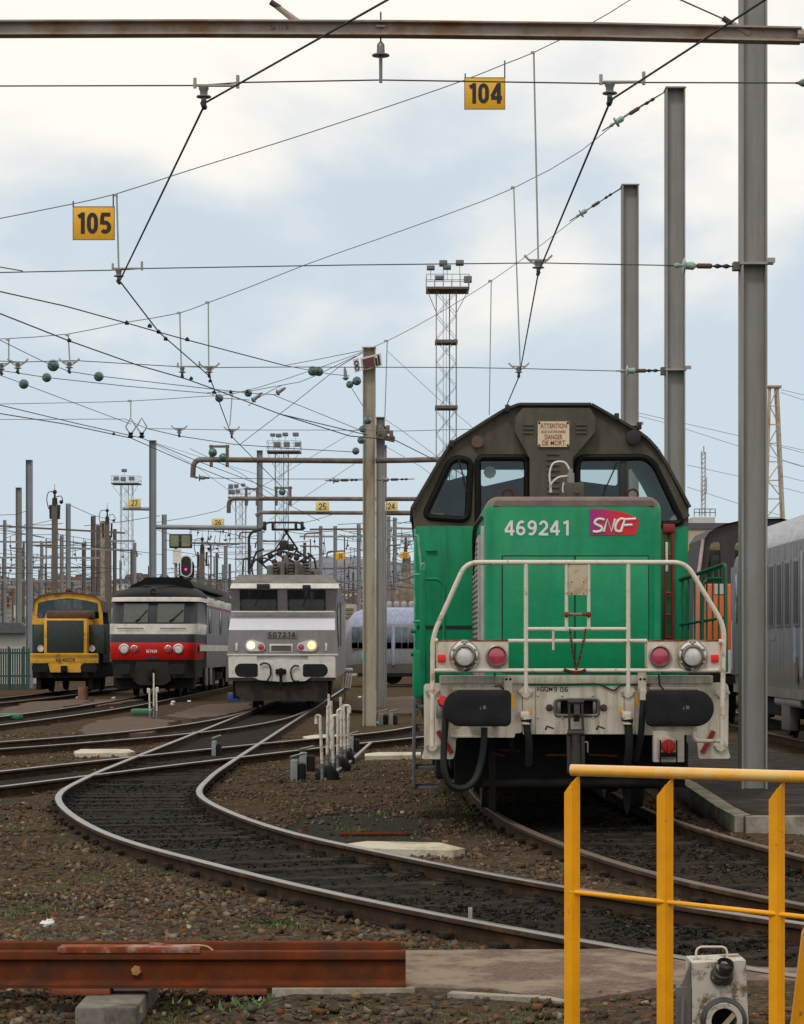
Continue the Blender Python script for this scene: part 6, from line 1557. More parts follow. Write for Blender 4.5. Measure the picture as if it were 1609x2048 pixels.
# droppers
def rodd(px, y0, px1, y1, y, label, r=.011): return tag(recentre(MB().tube([W(px, y0, y), W(px1, y1, y)], r, 6).box(WX(px-6, y), WX(px+2, y), y-.015, y+.015, WZ(y0+2, y), WZ(y0-2, y)).build('dropper_rod', M_rod)), label, 'rod', 'dropper rods')
rodd(1068, 105, 1077, 522, YBs, 'long dropper rod right of the plate 104'); rodd(234, 390, 238, 540, YBs, 'dropper rod hanging beside the plate 105')
rodd(1028, 375, 1041, 735, YCs, 'long dropper rod left of the one beside plate 104'); rodd(417, 605, 418, 733, YCs, 'right dropper rod over the red fronted diesel'); rodd(360, 626, 363, 733, YCs, 'left dropper rod over the red fronted diesel')
rodd(137, 670, 140, 722, YCs, 'short dropper rod above the large teal glass ball'); rodd(18, 679, 18, 725, YCs, 'short dropper rod near the left edge')
rodd(983, 562, 979, 830, YDs, 'dropper rod ending at the green cab roof'); rodd(775, 682, 770, 842, YDs, 'dropper rod hanging right of the tan mast head'); rodd(465, 788, 460, 852, YDs, 'short dropper rod above the upper curved arm'); rodd(262, 802, 262, 838, YDs, 'short dropper rod above the diamond hangers')
# contact wires, held at the insulators and running off above the tracks
def twisted(label, keys, r=.0085):
    pts = [CW(a, c) for a, c in keys]
    return wire(label, None, path=pts, r=r, m=M_cable, name='contact_wire')
twisted('thick black contact wire zigzagging over the curved shiny track', [(900, -92), (775, 0), (412, 205), (240, 562), (318, 664), (419, 752), (465, 874), (575, 985), (572, 1046), (560, 1100)])
twisted('thick black contact wire zigzagging over the green engine', [(1700, -110), (1530, 0), (1222, 200), (1077, 546), (1039, 752), (1009, 822), (1000, 900)])
w2 = lambda lb, keys, h=5.6, r=.008, m=None: wire(lb, None, path=[CW(a, c, h) for a, c in keys], r=r, m=m or M_cable, name='contact_wire')
w2('black contact wire running from left edge towards the tan mast foot of wires', [(-150, 560), (0, 627), (137, 681), (275, 730), (370, 757), (420, 775), (560, 828), (735, 870)], r=.009)
w2('black contact wire crossing above the one over the curved track', [(-150, 545), (0, 583), (130, 612), (250, 645), (310, 662), (375, 680), (570, 731)], r=.0075)
w2('wire threading two teal glass balls on its way right', [(-100, 634), (0, 680), (85, 722), (107, 731), (140, 743), (198, 752), (415, 777), (497, 786), (560, 790)], 5.9, .006, M_wire)
w2('wire with a dark green glass ball near its left end', [(-100, 720), (10, 742), (94, 755), (250, 772), (420, 787), (439, 796), (500, 800)], 5.9, .006, M_wire)
w2('thin wire falling from the leftmost teal glass ball', [(-60, 730), (0, 750), (48, 768), (240, 840), (262, 848)], 5.9, .006, M_wire)
w2('contact wire over the yellow shunter track', [(-100, 790), (0, 827), (130, 848), (262, 876), (390, 932), (500, 976), (545, 1000)], 5.6, .009, M_wire)
w2('thin contact wire ending at the right diamond hanger', [(-100, 783), (0, 810), (150, 846), (284, 876), (390, 920), (470, 950), (560, 985)], 5.6, .008, M_wire)
w2('thin wire running along to the tan mast', [(294, 857), (359, 872), (470, 889), (600, 898), (710, 904)], 5.9, .008, M_wire)
w2('black contact wire descending behind the tan mast to the green cab', [(560, 828), (700, 872), (790, 880), (880, 925), (930, 950)], 5.6, .010)
wire('wire from the tan mast head across to the floodlight tower', [W(682, 731, Y4), W(740, 697, Y4)]+[], .009, M_wire)
for pts, y, lb in (([(480, 889), (590, 805), (682, 731)], Y4, 'stay running from the upper curved arm to the tan mast head'), ([(570, 731), (640, 718), (735, 699)], Y4, 'wire linking the black contact wire to the tan mast head'), ([(570, 731), (660, 748), (700, 752)], Y4, 'wire linking the black contact wire to the cluster of glass balls'),
                   ([(415, 785), (497, 783), (550, 773), (600, 764), (630, 752), (712, 712)], Y4, 'wire carrying teal glass balls up to the tan mast head'), ([(497, 812), (515, 797), (545, 780), (565, 770)], Y4, 'wire with two bell insulators left of the tan mast'), ([(548, 790), (740, 868)], Y4, 'wire falling right to the tan mast from the bell insulators'),
                   ([(775, 702), (880, 800), (940, 850), (1100, 990)], D(60), 'stay falling right from the tan mast head'), ([(772, 840), (800, 858), (900, 932), (1000, 1000)], D(62), 'stay falling right from the second mast head'), ([(772, 893), (840, 932), (900, 975)], D(60), 'stay falling right from the third mast head'), ([(730, 850), (560, 952), (440, 1020)], D(60), 'faint stay falling left from the second mast'), ([(736, 910), (600, 1000), (540, 1040)], D(60), 'lower faint stay falling left from the second mast'),
                   ([(380, 897), (480, 945), (560, 1000), (640, 1042)], D(70), 'faint wire falling under the upper curved arm'), ([(735, 958), (560, 958), (420, 956)], Y4, 'level wire below the upper curved arm'), ([(312, 886), (420, 920), (520, 950)], D(48.5), 'wire from the mast behind the red fronted diesel'), ([(312, 890), (390, 930), (470, 990)], D(48.5), 'lower wire from the mast behind the red fronted diesel'), ([(703, 775), (728, 815), (732, 850)], Y4, 'short wire falling from the cluster of glass balls')):
    wire(lb, at(y, pts), .007, M_wire)
wire('pair of thin wires on the right', at(D(40), [(1278, 826), (1340, 840), (1480, 872), (1700, 930)]), .012, M_wireg, grp='thin wires at right')
for pts in ([(1278, 832), (1340, 848), (1480, 893), (1700, 962)], [(1375, 930), (1480, 953), (1700, 1010)], [(1375, 974), (1480, 1008), (1560, 1030)], [(1562, 779), (1700, 812)], [(1562, 785), (1700, 830)], [(1560, 890), (1700, 920)], [(1560, 920), (1700, 960)], [(1565, 952), (1700, 985)]):
    wire('thin grey wire crossing the sky right of the tall masts', at(D(38), pts), .012, M_wireg, grp='thin wires at right')
# teal glass balls
def ball(px, py, r_px, y, label):
    o = thing('glass_insulator', label, 'insulator', tuple(W(px, py, y)), 'teal glass insulators'); r = r_px*y/F; c = W(px, py, y)
    MB().lathe(c, [(.02, -r*.75), (r*.7, -r*.7), (r*.97, -r*.3), (r, 0), (r*.9, .35*r), (.45*r, .6*r), (.3*r, .65*r)], (0, 1, 0), 20).build('glass_disc', M_ins, o)
    MB().lathe(c+Vector((.15*r, -r*.7, -.05*r)), [(.42*r, .0), (.4*r, .18*r), (.2*r, .3*r), (.02, .32*r)], (0, -1, 0), 14).build('metal_cap', mat('cap_brown', (.10, .075, .055), .5), o)
for a in [(48, 768, 10, D(132), 'leftmost teal glass insulator'), (94, 755, 9.5, D(126), 'dark green glass insulator second from the left'), (107, 731, 12, D(131), 'largest teal glass insulator, with a fitting across its top'), (198, 753, 10, D(126), 'teal glass insulator alone on its wire over the yellow shunter'), (439, 796, 8.5, D(116), 'teal glass insulator just below the right pair dropper'), (497, 786, 8, Y4-.5, 'teal glass insulator left of the bell insulators'), (626, 742, 10, Y4-.5, 'left one of two touching teal glass insulators'), (638, 743, 9.5, Y4-.4, 'right one of two touching teal glass insulators'), (714, 762, 9, Y4-.5, 'larger teal glass insulator under the figure eight plate'), (700, 769, 7.5, Y4-.5, 'smaller teal glass insulator under the figure eight plate'), (736, 841, 8, Y4-.5, 'top teal glass insulator on the tan mast'), (726, 858, 7.5, Y4-.5, 'second teal glass insulator down the tan mast'), (723, 880, 8, Y4-.5, 'third teal glass insulator down the tan mast'), (712, 902, 7.5, Y4-.5, 'lowest teal glass insulator by the tan mast')]: ball(*a)
for p, q, lb in (((507, 800), (525, 785), 'lower bell insulator in the slanting wire'), ((556, 785), (572, 775), 'upper bell insulator in the slanting wire'), ((692, 757), (690, 735), 'bell insulator left of the figure eight plate')):
    o = thing('bell_insulator', lb, 'insulator', tuple(W(*p, Y4-.5)), 'insulators')
    u = W(*q, Y4-.5)-W(*p, Y4-.5)
    MB().lathe(W(*p, Y4-.5), [(.02, -.04), (.075, 0), (.075, .015), (.045, .03), (.032, u.length*.8), (.014, u.length)], u, 12).build('bell', M_porc, o)
# small black clamps on the wires
ck = MB()
k = 0
for px, py, h in ((254, 646, 5.6), (300, 652, 5.6), (318, 664, 5.6), (332, 678, 5.6), (375, 679, 5.6), (139, 681, 5.6), (383, 757, 5.6), (421, 762, 5.6), (428, 785, 5.6), (462, 784, 5.6), (228, 868, 5.6), (495, 783, 5.9)):
    p = CW(px, py, h); k += 1
    tag(recentre(MB().cyl((p.x-.025, p.y, p.z), (p.x+.025, p.y, p.z-.006), .02, .02, 8).box(p.x-.012, p.x+.014, p.y-.03, p.y+.03, p.z-.02, p.z+.028, .006).build('wire_clamp', M_ink)), 'small black clamp on an overhead wire', 'clamp', 'black clamps on the wires')
# switch gear on the second mast
b = MB(); yy = Y5-.3
b.bar(W(738, 868, yy), W(790, 880, yy), .12, .14); b.bar(W(765, 850, yy), W(790, 876, yy), .04, .04)
for a, c in ((750, 858), (760, 862), (772, 866), (783, 868), (776, 858)): b.box(WX(a-4, yy), WX(a+4, yy), yy-.1, yy+.1, WZ(c+9, yy), WZ(c-7, yy), .02)
b.bar(W(764, 842, yy), W(776, 866, yy), .04, .04)
b.build('switch_gear', M_mastd, m5)

# ================================================================== number plates
def plate(txt, px0, px1, py0, py1, y, label, m=M_sign, rods=None, bold=.03, inset=.1, border=True):
    o = thing('number_plate', label, 'sign', tuple(W((px0+px1)/2, py1, y)), 'yellow number plates')
    x0, x1, z0, z1 = WX(px0, y), WX(px1, y), WZ(py1, y), WZ(py0, y)
    MB().box(x0, x1, y-.006, y+.006, z0, z1, .002).build('panel', m, o)
    if border: 
        b = MB(); t = (x1-x0)*.012
        b.box(x0, x1, y-.009, y+.009, z0-t, z0); b.box(x0, x1, y-.009, y+.009, z1, z1+t); b.box(x0-t, x0, y-.009, y+.009, z0-t, z1+t); b.box(x1, x1+t, y-.009, y+.009, z0-t, z1+t)
        b.build('edge_strip', mat('sign_edge_brown', (.16, .09, .03), .6), o)
    w, h = x1-x0, z1-z0
    figures('number', txt, x0+w*inset, x1-w*inset, z0+h*.17, z1-h*.17, y-.006, M_ink, o, t=.2 if border else .15, gap=.12)
    for a, c0, c1 in rods or (): MB().tube([W(a, c0, y+.004), W(a, c1, y+.004)], .008, 6).build('hook_rod', M_wire, o)
    return o
plate('105', 147, 229, 414, 479, YBs, 'yellow plate with black number 105 hanging from a wire', rods=((147, 402, 416), (227, 388, 414)), bold=.055, inset=.07)
plate('104', 930, 1010, 156, 218, YBs, 'yellow plate with black number 104 hanging from a wire', rods=((931, 147, 160), (1010, 121, 158)), bold=.055, inset=.07)
plate('27', 257, 282, 997, 1015, D(48.5)-.1, 'pale yellow plate with number 27 on the left arm', M_signp, border=False, inset=.25)
plate('26', 424, 449, 1037, 1053, D(48.5)-.1, 'pale yellow plate with number 26 on the portal beam', M_signp, border=False, inset=.25)
plate('25', 632, 659, 1003, 1023, Y6-.1, 'pale yellow plate with number 25 left of the tan mast', M_signp, border=False, inset=.22)
plate('24', 770, 796, 1003, 1022, Y6-.1, 'pale yellow plate with number 24 right of the tan mast', M_signp, border=False, inset=.22)
plate('18', 672, 690, 1105, 1119, D(36), 'small orange plate with number 18 in the distance', M_sign, border=False, inset=.25)
plate('17', 801, 819, 1104, 1117, D(36), 'small orange plate with number 17 beside the green cab', M_sign, border=False, inset=.25)

# ================================================================== signal
ysg = 109.0
o = thing('track_signal', 'black oval signal with white rim showing a magenta light', 'signal', (WX(372, ysg), ysg, -.13))
MB().bar(Vector((WX(352, ysg), ysg+.2, -.3)), W(352, 1070, ysg+.2), .14, .14).bar(W(352, 1150, ysg+.1), W(380, 1150, ysg+.1), .1, .1).build('post', M_mastg, o)
MB().plate(rrect(WX(360.5, ysg), WX(385, ysg), WZ(1154, ysg), WZ(1110, ysg), .29), ysg-.04, ysg+.05).build('rim', mat('signal_white', (.7, .68, .66), .5), o)
MB().plate(rrect(WX(363, ysg), WX(382.5, ysg), WZ(1151.5, ysg), WZ(1112.5, ysg), .235), ysg-.06, ysg-.03).build('target', M_ink, o)
MB().lathe((WX(372.5, ysg), ysg-.07, WZ(1139, ysg)), [(.065, 0), (.06, .02), (.002, .03)], n=14).build('lamp', glow('magenta_lamp', (.9, .04, .4), .9), o)
bx = MB().box(WX(339, ysg), WX(384, ysg), ysg-.05, ysg+.3, WZ(1096, ysg), WZ(1068, ysg), .02).build('indicator_box', M_ink, o)
for a0, a1 in ((341.5, 358), (364, 381)): MB().box(WX(a0, ysg), WX(a1, ysg), ysg-.07, ysg-.04, WZ(1093, ysg), WZ(1071, ysg)).build('indicator_pane', mat('indicator_green', (.20, .215, .13), .4, var=.3, scale=2), bx)
MB().box(WX(346, ysg), WX(363, ysg), ysg-.03, ysg+.05, WZ(1126, ysg), WZ(1098, ysg)).build('name_plate', mat('signal_white', (.7, .68, .66), .5), o)
MB().plate(rrect(WX(358, ysg+.2), WX(389, ysg+.2), WZ(1160, ysg+.2), WZ(1120, ysg+.2), .25), ysg+.15, ysg+.2).build('backing', M_black, o)

# ================================================================== floodlight towers
def tower(px, s, wid, ytop, yplat0, yplat1, pl0, pl1, lamps, label, m, bands=(), base_z=-.15, detail=True):
    y = D(s); x0, x1 = WX(px-wid/2, y), WX(px+wid/2, y); w = x1-x0; zt = WZ(yplat1, y)
    o = thing('floodlight_tower', label, 'tower', (WX(px, y), y, base_z), 'floodlight towers')
    r = max(.035, .55*y/F*.75)
    b = MB()
    cs = [(x0, y-w/2), (x1, y-w/2), (x1, y+w/2), (x0, y+w/2)]
    for cx, cy in cs: b.bar((cx, cy, base_z), (cx, cy, zt), r*1.7, r*1.7)
    n = int((zt-base_z)/(w*1.15))
    for i in range(n):
        z0, z1 = base_z+(zt-base_z)*i/n, base_z+(zt-base_z)*(i+1)/n
        for j in range(4):
            a, c = cs[j], cs[(j+1) % 4]
            if j in (0, 2) or detail:
                b.bar((a[0], a[1], z0), (c[0], c[1], z1), r, r); b.bar((c[0], c[1], z0), (a[0], a[1], z1), r, r)
    b.build('lattice', m, o, smooth=False)
    if bands:
        b = MB()
        for c in bands: z = WZ(c, y); b.box(x0-.1, x1+.1, y-w/2-.1, y+w/2+.1, z-.12, z+.12)
        b.build('band', M_mastd, o)
    b = MB(); b.bar((x0+w*.66, y-w*.2, base_z), (x0+w*.66, y-w*.2, zt), r*2.6, r*2.6)
    b.bar((x0+w*.35, y, base_z), (x0+w*.35, y, zt), r, r); b.bar((x0+w*.5, y, base_z), (x0+w*.5, y, zt), r, r)
    b.build('ladder', M_mastd, o, smooth=False)
    p0, p1 = WX(pl0, y), WX(pl1, y); dp = (p1-p0)/2*.8
    MB().box(p0, p1, y-dp, y+dp, zt, zt+.18).build('platform', M_mastd, o)
    b = MB(); zr = WZ(yplat0, y)
    for z in (zr, (zr+zt)/2):
        for yy2 in (y-dp, y+dp): b.bar((p0, yy2, z), (p1, yy2, z), r*1.3, r*1.3)
        for xx in (p0, p1): b.bar((xx, y-dp, z), (xx, y+dp, z), r*1.3, r*1.3)
    for i in range(6):
        for yy2 in (y-dp, y+dp): xx = p0+(p1-p0)*i/5; b.bar((xx, yy2, zt), (xx, yy2, zr), r*1.2, r*1.2)
    for sg, xx in ((1, x0), (-1, x1)): b.bar((xx, y-w/2, zt-1.8), ((p0 if sg > 0 else p1), y-dp, zt), r*1.2, r*1.2)
    b.build('guard_rail', m, o, smooth=False)
    for a, c, wd, hh in lamps:
        l = MB().box(WX(a-wd/2, y), WX(a+wd/2, y), y-.4, y+.3, WZ(c+hh/2, y), WZ(c-hh/2, y), .05).build('floodlight', mat('lamp_grey', (.14, .15, .155), .5, var=.3), o)
        MB().bar((WX(a, y), y+.1, WZ(c+hh/2, y)), (WX(a, y), y+.1, zr-.2), r*1.2, r*1.2).build('lamp_stalk', m, l)
    return o
tower(893, 25, 40, 522, 554, 583, 853, 938, [(862, 536, 16, 8), (887, 527, 16, 11), (895, 535, 15, 8), (920, 526, 16, 10), (936, 559, 16, 12), (880, 556, 18, 8)], 'tallest lattice floodlight tower left of the green cab', mat('tower_steel', (.24, .245, .235), .6, var=.15), bands=(685, 816))
tower(564, 17, 26, 868, 884, 906, 536, 602, [(546, 870, 10, 6), (558, 871, 11, 7), (571, 869, 11, 7), (592, 869, 12, 7), (555, 889, 14, 10), (574, 889, 12, 10), (596, 889, 12, 9)], 'lattice floodlight tower with seven lamps above the grey electric', M_mastg)
tower(254, 13, 23, 937, 953, 969, 226, 281, [(249, 941, 10, 6), (233, 957, 10, 8), (247, 958, 10, 8), (264, 957, 11, 8)], 'lattice floodlight tower behind the plate 27', M_mastg)
tower(482, 15, 20, 970, 978, 997, 458, 500, [(462, 973, 9, 9), (473, 972, 9, 7), (464, 984, 12, 8), (476, 983, 9, 8), (487, 970, 8, 6)], 'smaller lattice floodlight tower left of the seven lamp one', M_mastg)
# pale tapering lattice pylon on the right
yy = D(40); o = thing('lattice_pylon', 'pale rust flecked lattice pylon rising above the grey train', 'pylon', (WX(1550, yy), yy, -.15))
b = MB(); m_py = mat('pylon_cream', (.42, .38, .31), .7, var=.15, dirt=(.38, .2, .07), amt=.4, dscale=1.2, dsharp=.2)
zt = WZ(776, yy); zb_ = -.15
def xat(z, sg): t = (zt-z)/(zt-zb_); return WX(1547, yy)+sg*(WX(1554, yy)-WX(1547, yy))*(1+3.2*t)+.12*t
for sg in (-1, 1):
    for dy in (-.15, .15): b.bar((xat(zt, sg), yy+dy, zt), (xat(zb_, sg), yy+dy*3, zb_), .09, .09)
n = 16
for i in range(n):
    za, zc_ = zt-(zt-zb_)*i/n, zt-(zt-zb_)*(i+1)/n
    b.bar((xat(za, -1), yy-.2, za), (xat(za, 1), yy-.2, za), .05, .05); b.bar((xat(za, -1 if i % 2 else 1), yy-.2, za), (xat(zc_, 1 if i % 2 else -1), yy-.2, zc_), .05, .05)
b.box(WX(1535, yy), WX(1562, yy), yy-.3, yy+.3, zt, zt+.1)
b.build('lattice', m_py, o, smooth=False)
MB().bar((xat(zt, 1)+.05, yy+.4, zt), (xat(zb_, 1)+.1, yy+.6, zb_), .22, .2).build('side_plate', mat('pylon_grey', (.40, .40, .39), .6), o)

# ================================================================== distance
random.seed(21)
far = [(137, 9, 1007), (187, 9, 1032), (168, 7, 1086), (124, 7, 1070), (230, 7, 1058), (329, 9.5, 1029), (197, 8, 1050), (642, 7, 1052), (671, 7.5, 1052), (718, 8, 1048), (778, 7, 1032), (790, 8, 1035), (812, 6, 1075), (10, 6, 1040), (84, 6, 1085), (270, 6, 1085), (452, 7, 1092), (500, 6, 1090), (610, 6, 1085)]
for px, w, yt_ in far:
    pmast(px, w, yt_, 'distant grey steel mast among the crowd of masts', random.choice([M_mastg, M_mastblue, M_mastg, M_mastd]), grp='distant masts', cap=False)
for i in range(58):
    px = random.choice([random.uniform(-10, 300), random.uniform(-10, 300), random.uniform(380, 470), random.uniform(600, 830)]); w = random.uniform(2.4, 5.2)
    pmast(px, w, random.uniform(1070, 1185), 'distant grey steel mast among the crowd of masts', random.choice([M_mastg, M_mastd, M_mastd]), grp='distant masts', cap=False)
yy = D(36); o = thing('catenary_mast', 'pale round concrete mast right of the shunter', 'mast', (WX(208, yy), yy, -.15))
MB().tube([(WX(208, yy), yy, -.3), (WX(206, yy), yy, WZ(1042, yy))], [.17, .13], 12).build('shaft', M_conc, o)
# dark masts carrying cable heads
for px, yt_, s, lb in ((110, 1008, 50, 'dark mast with cable heads and looped cables'), (215, 1045, 38, 'smaller dark mast with cable heads beside the pale concrete one'), (405, 1102, 42, 'dark mast top with cable heads right of the signal')):
    yy = D(s); o = thing('cable_mast', lb, 'mast', (WX(px, yy), yy, -.15)); k = yy/F
    MB().bar((WX(px, yy), yy, -.3), W(px, yt_, yy), .22, .2).build('shaft', M_mastd, o)
    b = MB(); b.cyl(W(px, yt_+4, yy), W(px, yt_-12, yy), .12, .1, 10); b.cyl(W(px, yt_-12, yy), W(px, yt_-26, yy), .05, .03, 8); b.cyl(W(px, yt_-26, yy), W(px, yt_-40, yy), .014, .008, 6)
    b.sphere(tuple(W(px, yt_-24, yy)), .09, 8); b.sphere(tuple(W(px+13, yt_-4, yy)), .08, 8)
    for sg in (-1, 1): b.bar(W(px+sg*9, yt_+2, yy), W(px+sg*8, yt_+30, yy), .09, .09)
    b.build('cable_heads', M_ink, o)
    b = MB()
    for pts in ([(px-1, yt_-24), (px-12, yt_-24), (px-16, yt_-10), (px-12, yt_+10)], [(px+3, yt_-14), (px+12, yt_-16), (px+16, yt_-6), (px+13, yt_-2)]): b.tube(spline([W(a, c, yy) for a, c in pts], .1), .02, 5)
    b.build('looped_cable', M_wire, o)
# distant beams and gantries
beams = [(0, 1052, 250, 1066, 46), (-20, 1083, 110, 1085, 44), (90, 1094, 240, 1100, 40), (-20, 1115, 200, 1116, 36), (0, 1136, 200, 1135, 30), (215, 1082, 270, 1082, 38), (620, 1059, 732, 1058, 40), (600, 1073, 840, 1073, 38), (560, 1124, 640, 1124, 30), (620, 1162, 730, 1164, 20), (620, 1192, 730, 1196, 18), (380, 1086, 480, 1088, 44), (768, 1056, 835, 1058, 40), (770, 1128, 832, 1128, 28), (600, 1138, 735, 1136, 24), (770, 1170, 835, 1172, 20), (0, 1160, 215, 1163, 24)]
for a0, c0, a1, c1, s in beams:
    y = D(s); tag(recentre(MB().bar(W(a0, c0, y), W(a1, c1, y), 3.2*y/F*1.0, 3.6*y/F).build('gantry_beam', random.choice([M_mastg, M_mastd]), smooth=False)), 'distant gantry beam between far masts', 'beam', 'distant gantry beams')
for i in range(130):
    s = random.uniform(20, 46); y = D(s)
    a0 = random.choice([random.uniform(-30, 200), random.uniform(300, 460), random.uniform(560, 700), random.uniform(770, 800)]); ln = random.uniform(40, 160); c = random.uniform(1040, 1185); dc = random.uniform(-28, 28)
    if a0 > 760: ln = 70
    wire('faint distant wire in the tangle above the far tracks', at(y, [(a0, c), (a0+ln/2, c+dc/2+2), (a0+ln, c+dc)]), .6*y/F, random.choice([M_wireg, M_wire]), grp='faint distant wires', n=4)
for i in range(110):
    s = random.uniform(20, 40); y = D(s); a = random.choice([random.uniform(0, 250), random.uniform(380, 460), random.uniform(600, 725), random.uniform(775, 830)]); c = random.uniform(1050, 1165); h = random.uniform(10, 40)
    b = MB().tube([W(a, c, y), W(a+random.uniform(-6, 6), c+h, y)], .6*y/F, 4)
    if i % 2: b.sphere(tuple(W(a, c+h*.5, y)), 2.4*y/F, 6)
    tag(recentre(b.build('distant_dropper', random.choice([M_mastd, M_wire, M_ins]))), 'distant dropper with insulator in the tangle of wires', 'dropper', 'distant droppers')
# long catenary lines over the far tracks
for (a0, c0, a1, c1) in ((0, 1060, 330, 1110), (330, 1080, 480, 1089), (480, 1086, 620, 1082), (0, 1030, 60, 1020), (140, 1010, 230, 1042), (315, 1060, 420, 1085)):
    wire('faint distant wire in the tangle above the far tracks', at(D(40), [(a0, c0), ((a0+a1)/2, (c0+c1)/2+4), (a1, c1)]), .014, M_wire, grp='faint distant wires', n=4)
for a in (418, 442, 462): wire('faint distant wire in the tangle above the far tracks', at(D(46), [(a, 1060), (a-3, 1086)]), .014, M_wire, grp='faint distant wires', n=4)

for a0, a1, c, s in ((232, 274, 1100, 36), (105, 60, 1090, 40), (470, 505, 1118, 36), (530, 480, 1064, 46), (640, 610, 1066, 40), (600, 640, 1092, 36), (20, 48, 1096, 40), (690, 655, 1102, 34), (800, 775, 1090, 36), (560, 512, 1082, 38)):
    y = D(s); sg = 1 if a1 > a0 else -1
    tag(recentre(MB().tube(smooth_path([W(a0, c, y), W(a1, c+1, y), W(a1+sg*1, c+14, y)], .3, 5), 1.6*y/F, 7).build('far_curved_arm', M_mastd)), 'distant curved bracket arm among the far masts', 'arm', 'distant curved arms')
# town, shed and fence
M_town = [mat('town_cream', (.42, .37, .30), .9, var=.15), mat('town_ochre', (.30, .20, .13), .9, var=.2), mat('town_grey', (.24, .24, .25), .9, var=.15), mat('town_white', (.5, .49, .46), .9, var=.1), mat('town_brick', (.23, .11, .08), .9, var=.2)]
M_troof = [mat('roof_slate', (.09, .09, .10), .8, var=.2), mat('roof_tile', (.20, .09, .06), .8, var=.2)]
def slope(x, y):
    if y < 900: return -1.0
    k = (y-900)/2100.0
    px = CX + x*F/y
    top = 138 if px < 330 else (138-24*min(1, (px-330)/250.0) if px < 1000 else 112)
    return max(-1.0, k**.9*top*3000/F*(1+.08*noise.noise(Vector((x*.004, y*.004, 1)))+.03*noise.noise(Vector((x*.02, y*.02, 3)))))
b = MB(); nx_ = 121; ny_ = 43
for j in range(ny_):
    y = 900+j*50.0
    for i in range(nx_):
        x = -900+i*15.0; b.v.append((x*(y/3000)**.5*1.0, y, slope(x*(y/3000)**.5, y)-.6))
for j in range(ny_-1):
    for i in range(nx_-1): b.f.append((j*nx_+i, j*nx_+i+1, (j+1)*nx_+i+1, (j+1)*nx_+i)); b.m.append(0)
structure(b.build('hillside', mat('wooded_slope', (.075, .075, .072), .95, var=.45, scale=.05, dirt=(.15, .115, .09), amt=.42, dscale=.045, dsharp=.08)))
random.seed(5)
def house(px, y, w, h, mw, mr):
    x = WX(px, y); z = slope(x, y)
    o = thing('town_house', 'distant town house on the hillside beyond the yard', 'house', (x, y, z), 'distant town houses')
    b = MB(); b.box(x-w/2, x+w/2, y, y+w*.8, z-3, z+h); b.use(1)
    MB().plate([(x-w/2-.5, z+h), (x+w/2+.5, z+h), (x+w*.36, z+h*1.42), (x-w*.36, z+h*1.42)], y-.5, y+w*.8+.5).build('roof', mr, o, smooth=False)
    n = 3
    for i in range(n):
        for k in range(2): b.box(x-w/2+w*(i+.3)/n, x-w/2+w*(i+.68)/n, y-.15, y+.1, z+h*(.12+.46*k), z+h*(.38+.46*k))
    b.build('wall', [mw, M_pane], o, smooth=False)
for i in range(170):
    px = random.uniform(-20, 460) if i < 105 else random.uniform(600, 1000)
    y = 1150+1800*random.random()**.8
    house(px, y, random.uniform(8, 17), random.uniform(4.5, 10), random.choice(M_town), random.choice(M_troof))
# hills
def hill(name, y, prof, m):
    b = MB(); n = len(prof)
    for k in range(2): pass
    rows = [(0, 1.0, 0), (.0, .62, -.12), (0, .3, -.22), (0, -.02, -.3)]
    for _, kz, ky in rows:
        for px, py in prof:
            z = max(0, WZ(py, y)); nz_ = noise.noise(Vector((px*.05, kz*4, 2)))*z*.05
            b.v.append((WX(px, y), y+ky*y+nz_*3, z*kz+(-4 if kz < 0 else 0)+nz_*kz*.5))
    for r in range(len(rows)-1):
        for i in range(n-1): b.f.append((r*n+i, r*n+i+1, (r+1)*n+i+1, (r+1)*n+i)); b.m.append(0)
    return structure(b.build(name, m))
random.seed(9)
def ridge(keys, step=9, amp=2.2):
    out = []
    for (a, c), (a2, c2) in zip(keys[:-1], keys[1:]):
        k = max(1, int((a2-a)/step))
        for i in range(k): t = i/k; out.append((a+(a2-a)*t, c+(c2-c)*t+random.uniform(-amp, amp)))
    return out+[keys[-1]]
hill('hills', 5200, ridge([(-700, 1170), (-200, 1180), (0, 1185), (200, 1186), (330, 1180), (420, 1168), (520, 1150), (580, 1136), (640, 1116), (700, 1114), (760, 1122), (830, 1130), (1000, 1120), (1300, 1150), (1700, 1130), (2400, 1140)]), mat('hill_haze_blue', (.115, .125, .175), .95, var=.3, scale=.007, dirt=(.17, .17, .19), amt=.4, dscale=.006))  # blue haze of the distance is put into the hill's colour
